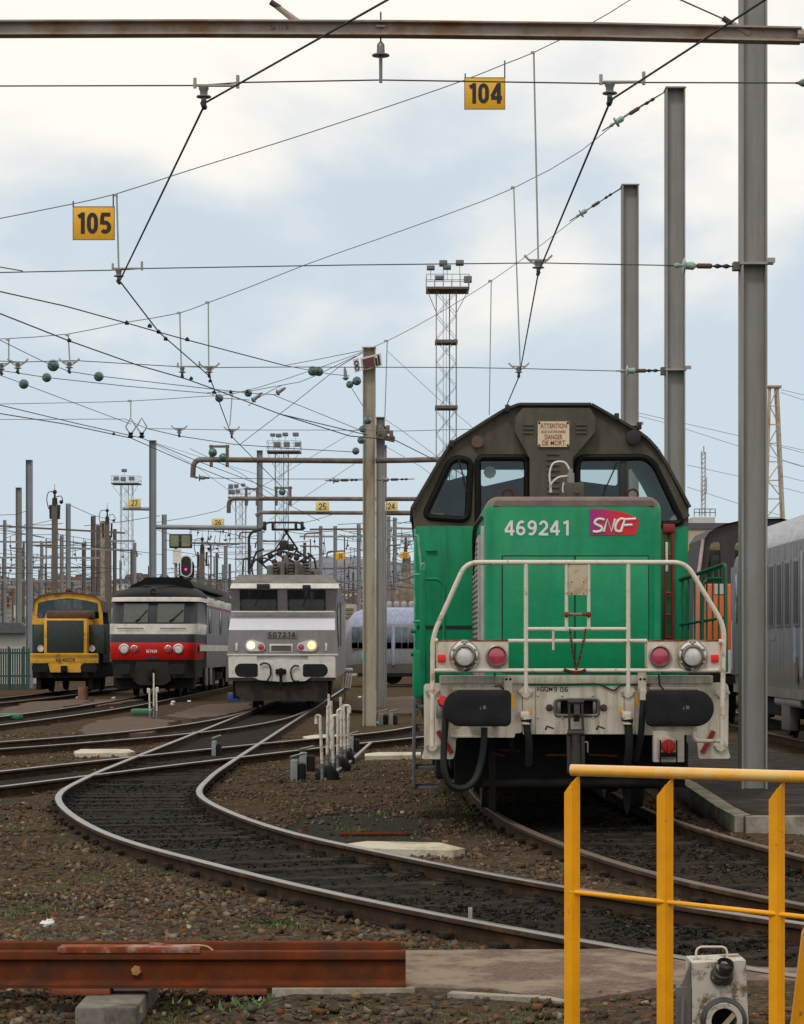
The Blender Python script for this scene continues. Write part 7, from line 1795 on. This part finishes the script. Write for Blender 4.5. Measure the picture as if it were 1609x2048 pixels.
# scrubby tree line and bushes at the yard edge
def tree(px, top, wpx, y, label):
    x = WX(px, y); z1 = WZ(top, y); w = wpx*y/F
    o = thing('scrub_tree', label, 'tree', (x, y, -.15), 'trees at the far yard edge')
    MB().tube([(x, y, -.3), (x+.1*w, y, z1*.35), (x-.05*w, y, z1*.8)], [.04*w+.05, .03*w+.04, .03], 7).build('trunk', M_wood, o)
    b = MB(); r = random.Random(int(px*7+top))
    for i in range(420):
        a, e_ = r.random()*6.28, math.acos(2*r.random()-1); q = r.random()**.4
        c = Vector((x+math.cos(a)*math.sin(e_)*w*.55*q, y+math.sin(a)*math.sin(e_)*w*.5*q, z1*.58+math.cos(e_)*z1*.42*q))
        c += Vector((noise.noise(c*.9), noise.noise(c*.9+Vector((5, 0, 0))), noise.noise(c*.9+Vector((0, 5, 0)))))*.35*w*.3
        s_ = r.uniform(.03, .07)*w; n1 = Vector((r.gauss(0, 1), r.gauss(0, 1), r.gauss(0, 1))).normalized(); n2 = n1.orthogonal().normalized()
        b.add([c+n1*s_, c+n2*s_*.7, c-n1*s_, c-n2*s_*.7], [(0, 1, 2, 3)])
    b.build('crown', mat('scrub_leaf', (.06, .062, .04), .8, var=.4, scale=.6), o, smooth=False)
for px, top, wpx, y in ((-20, 1205, 60, 260), (40, 1228, 50, 240), (95, 1215, 45, 250), (160, 1222, 50, 235), (215, 1232, 44, 250), (400, 1205, 50, 240), (450, 1196, 46, 250), (640, 1218, 50, 240), (700, 1200, 54, 255), (760, 1214, 44, 245), (812, 1196, 50, 240)):
    tree(px, top, wpx, y, 'dark scrubby tree at the far edge of the yard')
yf = D(40); o = thing('yard_shed', 'long low shed with dark roof and pale wall at the left edge', 'shed', (WX(0, yf), yf, -.15))
MB().box(WX(-60, yf), WX(58, yf), yf, yf+6, -.3, WZ(1266, yf)).build('wall', M_town[3], o, smooth=False)
MB().plate([(WX(-62, yf), WZ(1266, yf)), (WX(60, yf), WZ(1266, yf)), (WX(60, yf), WZ(1256, yf)), (WX(45, yf), WZ(1246, yf)), (WX(-62, yf), WZ(1244, yf))], yf-.5, yf+6.5).build('roof', M_troof[0], o, smooth=False)
yf = D(47); o = thing('palisade_fence', 'dark green palisade fence at the left edge', 'fence', (WX(20, yf), yf, -.15))
b = MB()
for i in range(22): b.box(WX(-40+i*4.6, yf), WX(-37+i*4.6, yf), yf-.02, yf+.02, -.3, WZ(1297, yf)); 
b.bar(W(-42, 1306, yf), W(62, 1306, yf), .05, .08); b.bar(W(-42, 1352, yf), W(62, 1352, yf), .05, .08)
b.build('pales', mat('fence_green', (.015, .055, .045), .6), o, smooth=False)
for a in (-4, 16, 46): MB().box(WX(a, yf), WX(a+4, yf), yf-.06, yf+.06, -.3, WZ(1293, yf)).build('post', mat('fence_green', (.015, .055, .045), .6), o)
# blocks behind the mast and right hand side
yb2 = 150.0
o = thing('trackside_building', 'small cream building with roller shutter rows behind the tan mast', 'building', (WX(700, yb2), yb2, 0))
MB().box(WX(689, yb2), WX(712, yb2), yb2, yb2+5, -.2, WZ(1208, yb2)).build('wall', M_town[0], o, smooth=False)
b = MB()
for i in range(3): b.box(WX(691, yb2), WX(707, yb2), yb2-.1, yb2, WZ(1220+i*8, yb2), WZ(1216+i*8, yb2))
b.build('louvre_rows', mat('louvre_brown', (.2, .15, .1), .7), o, smooth=False)
o = thing('silo_building', 'stained ochre tower building right of the tan mast', 'building', (WX(812, yb2), yb2+30, 0))
MB().box(WX(796, yb2+30), WX(836, yb2+30), yb2+30, yb2+40, -.2, WZ(1168, yb2+30)).box(WX(805, yb2+30), WX(822, yb2+30), yb2+31, yb2+38, WZ(1168, yb2+30), WZ(1112, yb2+30)).build('wall', mat('ochre_wall', (.27, .22, .15), .9, var=.3, scale=.5, dirt=(.12, .10, .09), amt=.45, dscale=.4), o, smooth=False)
ya = D(12); o = thing('antenna_building', 'flat roofed building with slim antenna mast and roof railing on the right', 'building', (WX(1412, ya), ya, 0))
MB().box(WX(1380, ya), WX(1462, ya), ya, ya+14, -1, WZ(1052, ya)).build('wall', M_town[0], o, smooth=False)
MB().box(WX(1378, ya), WX(1464, ya), ya-.3, ya+14.3, WZ(1058, ya), WZ(1046, ya)).build('cornice', M_troof[0], o, smooth=False)
MB().box(WX(1388, ya), WX(1434, ya), ya+2, ya+8, WZ(1046, ya), WZ(1033, ya)).build('penthouse', M_town[3], o, smooth=False)
b = MB()
for i in range(5): b.bar(W(1389+i*10.5, 1033, ya+2), W(1389+i*10.5, 1018, ya+2), .15, .15)
for c in (1018, 1025): b.bar(W(1389, c, ya+2), W(1431, c, ya+2), .15, .15)
b.build('roof_railing', M_mastg, o, smooth=False)
b = MB()
for a in (1404, 1411): b.bar(W(a, 1033, ya+4), W(a, 905, ya+4), .25, .25)
for i in range(14): b.bar(W(1404, 1030-i*9, ya+4), W(1411, 1021-i*9, ya+4), .15, .15)
b.bar(W(1408, 905, ya+4), W(1408, 892, ya+4), .2, .2); b.box(WX(1402, ya+4), WX(1405, ya+4), ya+3.6, ya+4, WZ(925, ya+4), WZ(903, ya+4)); b.box(WX(1410, ya+4), WX(1414, ya+4), ya+3.6, ya+4, WZ(985, ya+4), WZ(955, ya+4)); b.box(WX(1402, ya+4), WX(1406, ya+4), ya+3.6, ya+4, WZ(1000, ya+4), WZ(952, ya+4))
b.build('antenna_mast', mat('antenna_grey', (.4, .42, .43), .5, var=.3, scale=.3), o, smooth=False)
yo2 = D(70); o = thing('parked_wagon', 'olive wagon with yellow roof edge behind the orange engine', 'wagon', (WX(1392, yo2)+1.3, yo2, 0))
MB().box(WX(1374, yo2), WX(1374, yo2)+2.8, yo2, yo2+9, .9, WZ(1100, yo2), .03).build('body', mat('olive_paint', (.07, .07, .03), .6), o)
MB().bar(W(1372, 1097, yo2-.03), W(1412, 1084, yo2-.03), .06, .2).build('roof_edge', M_ys, o); MB().plate(PX([(1374, 1101), (1411, 1089), (1550, 1089), (1552, 1101)], yo2), yo2, yo2+9).build('roof', M_ys, o)
MB().box(WX(1374, yo2)+.3, WX(1374, yo2)+2.5, yo2+.5, yo2+8.5, .25, .92).build('running_gear', M_black, o)

# ================================================================== foreground
# yellow guard rail
A0, A1 = Vector((WX(1145, D(571)), D(571))), Vector((WX(1555, D(600)), D(600)))
dirv = (A1-A0).normalized()
def along(px):           # point on the rail's line seen at column px
    k = (px-CX)/F; t = (A0.y*k-A0.x)/(dirv.x-dirv.y*k); return A0+dirv*t
zt = ZC-(1540-HY)/571.0
o = thing('guard_rail', 'bright yellow guard rail of angle posts in the foreground', 'railing', (A0.x, A0.y, -.06))
p0, p1 = along(1141), along(1141)+dirv*1.75
MB().tube([(p0.x-.003*dirv.x, p0.y, zt)]+[(p0.x+dirv.x*t, p0.y+dirv.y*t, zt) for t in (.0, .006, .8, 1.75)], [.010, .0175, .0205, .0205, .0205], 20).build('top_rail', M_yelt, o, ang=60)
zl0, zl1 = ZC-(1783-HY)/571.0, ZC-(1838-HY)/605.0
q0, q1 = along(1134), along(1609)
b = MB(); pts = []
for i in range(9): t = i/8*1.75; pts.append((p0.x+dirv.x*t-dirv.y*-.0, p0.y+dirv.y*t-.012, zl0+(zl1-zl0)*t/.9*.9))
b.tube(pts, .0085, 10); b.build('mid_rail', M_yel, o)
nrm = Vector((dirv.y, -dirv.x))
for i, (pxl, pxr) in enumerate(((1131, 1159), (1316, 1346), (1540, 1569), (1790, 1822))):
    c0, c1 = along(pxl), along(pxr)
    # two legs of the angle iron: a front flange and one turned back
    mid = c0.lerp(c1, .62)
    th = .005; zb0 = -.06; ztop = zt-.018; cut = .062
    b = MB()
    def legp(a, c, za, zc):
        d = (c-a).normalized(); nn = Vector((d.y, -d.x))*th
        b.add([(a.x, a.y, zb0), (c.x, c.y, zb0), (c.x, c.y, zc), (a.x, a.y, za), (a.x+nn.x, a.y+nn.y, zb0), (c.x+nn.x, c.y+nn.y, zb0), (c.x+nn.x, c.y+nn.y, zc), (a.x+nn.x, a.y+nn.y, za)], [(0,1,2,3),(7,6,5,4),(0,4,5,1),(1,5,6,2),(2,6,7,3),(3,7,4,0)])
    back = Vector((c1.x-.012, c1.y+.05))
    corner = c0.lerp(c1, .55)+Vector((0, -.018))
    legp(c0, corner, ztop-cut, ztop-.02); legp(corner, Vector((c1.x, c1.y+.012)), ztop-.02, ztop+.004)
    p_ = b.build('post', M_yel, o, smooth=False)
    if i == 0:
        b = MB()
        for c in (1590, 1608):
            h = W(1137.5, c, c0.y-.012); b.cyl(h, h+Vector((0, -.004, 0)), .0042, n=8)
        b.build('bolt_holes', M_ink, p_)
MB().plate([(WX(1609, 7.7)-.004, WZ(1865, 7.7)), (WX(1640, 7.7), WZ(1800, 7.7)), (WX(1700, 7.7), WZ(1800, 7.7)), (WX(1660, 7.7), WZ(2140, 7.7)), (WX(1573, 7.7), WZ(2140, 7.7))], 7.7, 7.73).build('yellow_brace', M_yel, o)

# rusty spare rails lying on a timber block
RP = [(-.036, .155), (-.03, .163), (.03, .163), (.036, .155), (.036, .128), (.012, .112), (.012, .032), (.075, .016), (.075, 0), (-.075, 0), (-.075, .016), (-.012, .032), (-.012, .112), (-.036, .128)]
def sparerail(y, x1, z0, label, bol=True):
    o = thing('spare_rail', label, 'rail', (x1-2, y, z0), 'spare rails')
    b = MB(); x0 = -3.2
    b.loft([[(x, y+a, z0+c) for a, c in RP] for x in [x0+(x1-x0)*i/10 for i in range(11)]])
    b.build('bar', M_rust, o, ang=50)
    return o
ys_ = 10.42; zz = ZC-(1972-HY)*ys_/F
r1 = sparerail(ys_, WX(812, ys_), zz, 'front rusty spare rail with a bolt, lying beside the path')
r2 = sparerail(ys_+.33, WX(803, ys_+.33), zz, 'rear rusty spare rail mostly hidden behind the front one')
MB().lathe((WX(274, ys_), ys_-.012, zz+.073), [(.026, 0), (.026, .014), (.02, .024), (.002, .027)], n=6).build('bolt', mat('orange_rust', (.33, .15, .06), .8, var=.3, scale=40), r1)
o = thing('rusty_plate', 'flaking rusty joint plate lying across the top of the spare rails', 'plate', (WX(262, ys_), ys_+.1, zz+.163))
MB().box(WX(118, ys_), WX(400, ys_), ys_-.03, ys_+.09, zz+.165, zz+.182, .004).box(WX(118, ys_), WX(402, ys_), ys_-.042, ys_-.031, zz+.158, zz+.186, .002).build('plate', M_rustl, o)
MB().tube(smooth_path([(WX(385, ys_), ys_+.02, zz+.187), (WX(415, ys_), ys_+.0, zz+.186), (WX(428, ys_), ys_-.03, zz+.168)], .05), .004, 6).build('strap_end', mat('tan_strap', (.4, .26, .15), .7), o)
MB().plate([(WX(300, ys_+.06), zz+.183), (WX(345, ys_+.06), zz+.183), (WX(300, ys_+.06), zz+.198)], ys_+.05, ys_+.06).build('rust_flake', M_rustl, o)
for a0, a1, lb in ((107, 225, 'left rusty foot clip under the front spare rail'), (420, 537, 'right rusty foot clip under the front spare rail')):
    tag(recentre(MB().box(WX(a0, ys_), WX(a1, ys_), ys_-.085, ys_+.06, zz-.03, zz-.001, .004).build('foot_clip', mat('clip_rust', (.16, .04, .014), .8, var=.3))), lb, 'clip')
o = MB().box(WX(153, 10.05), WX(277, 10.05), 10.0, 10.9, -.36, zz-.031, .012).build('timber_block', mat('block_grey', (.16, .145, .12), .95, var=.3, scale=9, bump=.006, bscale=30, dirt=(.07, .06, .05), amt=.4))
tag(recentre(o), 'weathered block propping up the rusty spare rails', 'block')
o = MB().box(WX(600, 10.6), WX(803, 10.6), 10.5, 10.75, -.2, zz-.002, .01).build('timber_block', M_wood); tag(recentre(o), 'low timber packing hidden under the right end of the spare rails', 'block')

# old white signal lamp
yl = 9.05
o = thing('signal_lamp', 'battered white signal lamp with wire handle behind the yellow posts', 'lamp', (WX(1440, yl), yl, -.05))
M_lw = mat('chipped_lamp_white', (.46, .43, .37), .6, var=.1, scale=12, dirt=(.13, .085, .05), amt=.4, dscale=11, dsharp=.12)
fr = [(1385, 1926), (1492, 1921), (1500, 2110), (1385, 2110)]
MB().plate(PX(fr, yl), yl, yl+.21, [[(WX(1447, yl)+.055*math.cos(t), WZ(2040, yl)+.055*math.sin(t)) for t in [i*math.pi/12 for i in range(24)]]]).build('case', M_lw, o)
MB().box(WX(1386, yl), WX(1498, yl), yl+.15, yl+.2, WZ(2108, yl), WZ(1940, yl)).build('case_back', M_ink, o)
MB().lathe((WX(1447, yl), yl+.002, WZ(2040, yl)), [(.088, 0), (.094, .012), (.078, .03), (.064, .02), (.062, -.05)], n=36, caps=False).build('lens_ring', mat('lens_ring_dark', (.035, .033, .035), .5, var=.4, dirt=(.12, .10, .08), amt=.35), o)
MB().lathe((WX(1447, yl), yl-.001, WZ(2040, yl)), [(.076, .018), (.072, .032), (.052, .03), (.051, -.06)], n=36, caps=False).build('inner_ring', M_lw, o)
MB().bar((WX(1447, yl)-.005, yl+.02, WZ(2060, yl)), (WX(1447, yl)+.05, yl+.0, WZ(2026, yl)), .06, .02).build('broken_reflector', mat('reflector_brown', (.3, .24, .17), .6), o)
b = MB(); c = Vector((WX(1444, yl), yl, WZ(1950, yl)))
b.lathe(c, [(.048, -.01), (.046, .01), (.036, .03)], (0, -.75, .65), 20); b.lathe(c+Vector((.006, -.01, .016)), [(.036, .0), (.037, .03), (.033, .045), (.03, .02)], (.1, -.55, .8), 20)
b.build('chimney', mat('sooty_enamel', (.03, .026, .024), .4, var=.5, scale=20, dirt=(.4, .37, .3), amt=.3, dscale=14, dsharp=.08), o)
MB().tube(smooth_path([(WX(1399, yl), yl+.1, WZ(1930, yl)), (WX(1399, yl), yl+.1, WZ(1900, yl)), (WX(1461, yl), yl+.1, WZ(1900, yl)), (WX(1463, yl), yl+.1, WZ(1926, yl))], .03), .0045, 8).build('handle', mat('cream_wire', (.55, .5, .4), .5), o)
MB().slab([(WX(1352, yl), yl+.0), (WX(1384, yl), yl+.01), (WX(1384, yl), yl+.2), (WX(1366, yl), yl+.2)], -.06, WZ(1975, yl)).build('side_bracket', mat('bracket_grey', (.12, .11, .10), .6, var=.3), o)
MB().plate(PX([(1384, 1927), (1384, 1990), (1350, 1985), (1368, 1968)], yl), yl+.03, yl+.06).build('side_fin', mat('bracket_grey', (.12, .11, .10), .6), o)
MB().cyl((WX(1364, yl), yl-.01, -.06), (WX(1366, yl), yl-.01, WZ(1992, yl)), .008, n=8).build('chrome_rod', M_chrome, o)

# white bent lever posts between the tracks
M_lev = mat('lever_white', (.66, .63, .56), .6, var=.12, scale=8, dirt=(.2, .14, .09), amt=.36, dscale=9, dsharp=.2)
M_levd = mat('lever_lower_steel', (.20, .215, .23), .6, var=.2, dirt=(.04, .04, .04), amt=.5, dscale=5)
def lever(px, ytop, ybase, lean, hook, label, grp, dark=True):
    x, y = G(px, ybase, GZ); z1 = ZC-(ytop-HY)*y/F; k = y/F
    o = thing('point_lever', label, 'lever', (x, y, GZ), grp)
    zm = GZ+(z1-GZ)*.27
    pts = [(x, y, zm-.02), (x+lean*k, y, z1-.06)]
    if hook: pts += [(x+lean*k, y, z1), (x+lean*k+hook*k, y, z1+.008), (x+lean*k+hook*k, y, z1-.10)]
    else: pts += [(x+lean*k, y, z1)]
    MB().tube(smooth_path(pts, .05), .021, 8).build('upper_tube', M_lev, o)
    MB().tube([(x, y, GZ-.1), (x, y, zm)], .023, 8).build('lower_tube', M_levd, o)
G1 = 'cluster of bent white levers'
for a in ((645, 1432, 1562, -4, -8, 'front left bent white lever of the cluster'), (655, 1412, 1545, 1, 6, 'bent white lever just behind the front left one'), (663, 1402, 1535, 0, 0, 'straight white lever in the middle of the cluster'), (667, 1432, 1560, -1, 10, 'front right bent white lever of the cluster'), (676, 1420, 1542, 0, 8, 'bent white lever between the straight and flat topped ones'), (683, 1394, 1530, -1, 0, 'tallest white lever with a thin tip'), (690, 1412, 1530, -2, 12, 'flat topped white lever at the right of the cluster'), (697, 1412, 1528, 0, -12, 'rightmost bent white lever of the cluster'), (658, 1388, 1500, 0, 0, 'thin dark tipped lever at the back of the cluster')): lever(*a, G1)
for a in ((735, 1382, 1452, 1, 5, 'left bent white lever before the tan mast'), (743, 1370, 1450, 0, 0, 'thin centre lever before the tan mast'), (751, 1380, 1452, 0, -5, 'right bent white lever before the tan mast')): lever(*a, 'bent white levers before the tan mast')
for a in ((300, 1378, 1438, -1, -3, 'left white post of the pair before the red fronted diesel'), (308, 1346, 1436, 0, 0, 'thin centre rod before the red fronted diesel'), (314, 1376, 1438, -1, 3, 'right white post of the pair before the red fronted diesel')): lever(*a, 'white posts before the red fronted diesel')
for i, (px, py, w) in enumerate(((594, 1560, 24), (612, 1542, 24), (690, 1525, 20), (706, 1505, 18), (765, 1450, 16), (785, 1450, 14), (432, 1515, 14))):
    x, y = G(px, py, GZ); k = y/F
    o = thing('lever_box', 'small grey steel mechanism box beside the lever posts', 'mechanism', (x, y, GZ), 'lever mechanism boxes')
    MB().box(x-w*k*.5, x+w*k*.1, y-.12, y+.12, GZ-.05, GZ+.26, .01).build('case', mat('mech_blue_grey', (.22, .24, .255), .6, var=.25), o)
    MB().box(x+w*k*.12, x+w*k*.75, y-.1, y+.15, GZ-.05, GZ+.22, .03).build('counterweight', M_black, o)
    MB().tube([(x-w*k*.5, y-.1, GZ+.3), (x+w*k*.6, y+.1, GZ+.34)], .016, 6).build('link_rod', M_steel, o)
o = MB().tube([(*G(650, 1562, GZ), GZ+.02), (*G(700, 1530, GZ), GZ+.04), (*G(742, 1500, GZ), GZ+.12)], .025, 8).build('operating_rod', M_steel); tag(recentre(o), 'steel operating rod lying behind the lever cluster', 'rod')
b = MB()
for px, py, r in ((655, 1560, .16), (680, 1540, .16), (695, 1528, .12)):
    x, y = G(px, py, GZ); tag(recentre(MB().lathe((x, y, GZ-.05), [(r, 0), (r, .12), (r*.7, .2), (.05, .24)], (0, 0, 1), 12).build('cast_block', M_black)), 'black cast base at the foot of the lever cluster', 'block', 'cast lever blocks')
# silvery hanging bundle by the grey electric, litter, bucket
y = 74.0; o = thing('hanging_cables', 'white cable bundle hanging on a bracket right of the grey electric', 'cables', tuple(W(697, 1365, y)))
MB().box(WX(685, y), WX(706, y), y-.1, y+.1, WZ(1343, y), WZ(1336, y), .05).build('bracket', M_lil, o)
MB().bar((WX(690, y), y+.05, -.2), W(690, 1340, y+.05), .07, .07).build('post', M_mastd, o)
for a in (688, 693, 698, 703): MB().tube(spline([W(a, 1346, y), W(a-1, 1358, y), W(a-3, 1376, y)], .1), .035, 6).build('cable', M_off, o)
y = 80; x, y = G(167, 1396, -.05); tag(recentre(MB().cyl((x, y, -.15), (x, y, WZ(1374, y)), .17, n=16).build('oil_drum', mat('drum_rust', (.21, .10, .05), .7, var=.3))), 'small rust brown drum standing before the shunter', 'drum')
x, y = G(469, 1401, -.03); tag(recentre(MB().box(x-.2, x+.2, y-.15, y+.15, -.05, .22, .02).build('crate', mat('crate_blue', (.03, .06, .25), .5))), 'small blue crate left of the grey electric', 'crate')
for px, py, c in ((228, 1397, M_off), (379, 1404, M_off), (347, 1405, M_off), (155, 1396, M_off), (224, 1417, M_red), (345, 1410, M_off), (755, 1447, M_lil), (720, 1395, M_off), (1478, 1652, M_lil), (97, 1851, M_off), (1415, 1665, M_off)):
    x, y = G(px, py, -.08); r = random.uniform(.03, .05)*max(1, y/45)
    b = MB(); b.sphere((x, y, -.07), r, 7, .5)
    for i, v in enumerate(b.v): b.v[i] = (v[0]+random.uniform(-.3, .3)*r, v[1]+random.uniform(-.3, .3)*r, v[2]+random.uniform(-.2, .3)*r)
    tag(recentre(b.build('scrap_of_litter', c, smooth=False)), 'crumpled scrap of litter on the ground', 'litter', 'scraps of litter')
for px, py, w, lb in ((286, 1424, .28, 'green moulded cover lying beside the white posts'), (18, 1434, .3, 'green moulded cover near the left edge')):
    x, y = G(px, py, -.05); tag(recentre(MB().box(x-w, x+w, y-.3, y+.3, -.1, .03, .03).build('ground_cover', mat('cover_green', (.03, .16, .075), .6))), lb, 'cover')
tag(recentre(MB().tube([(*G(680, 1671, GZ), GZ+.01), (*G(820, 1671, GZ), GZ+.015)], .018, 8).build('loose_bar', M_rust)), 'thin rusty bar lying behind the long white marker', 'bar')
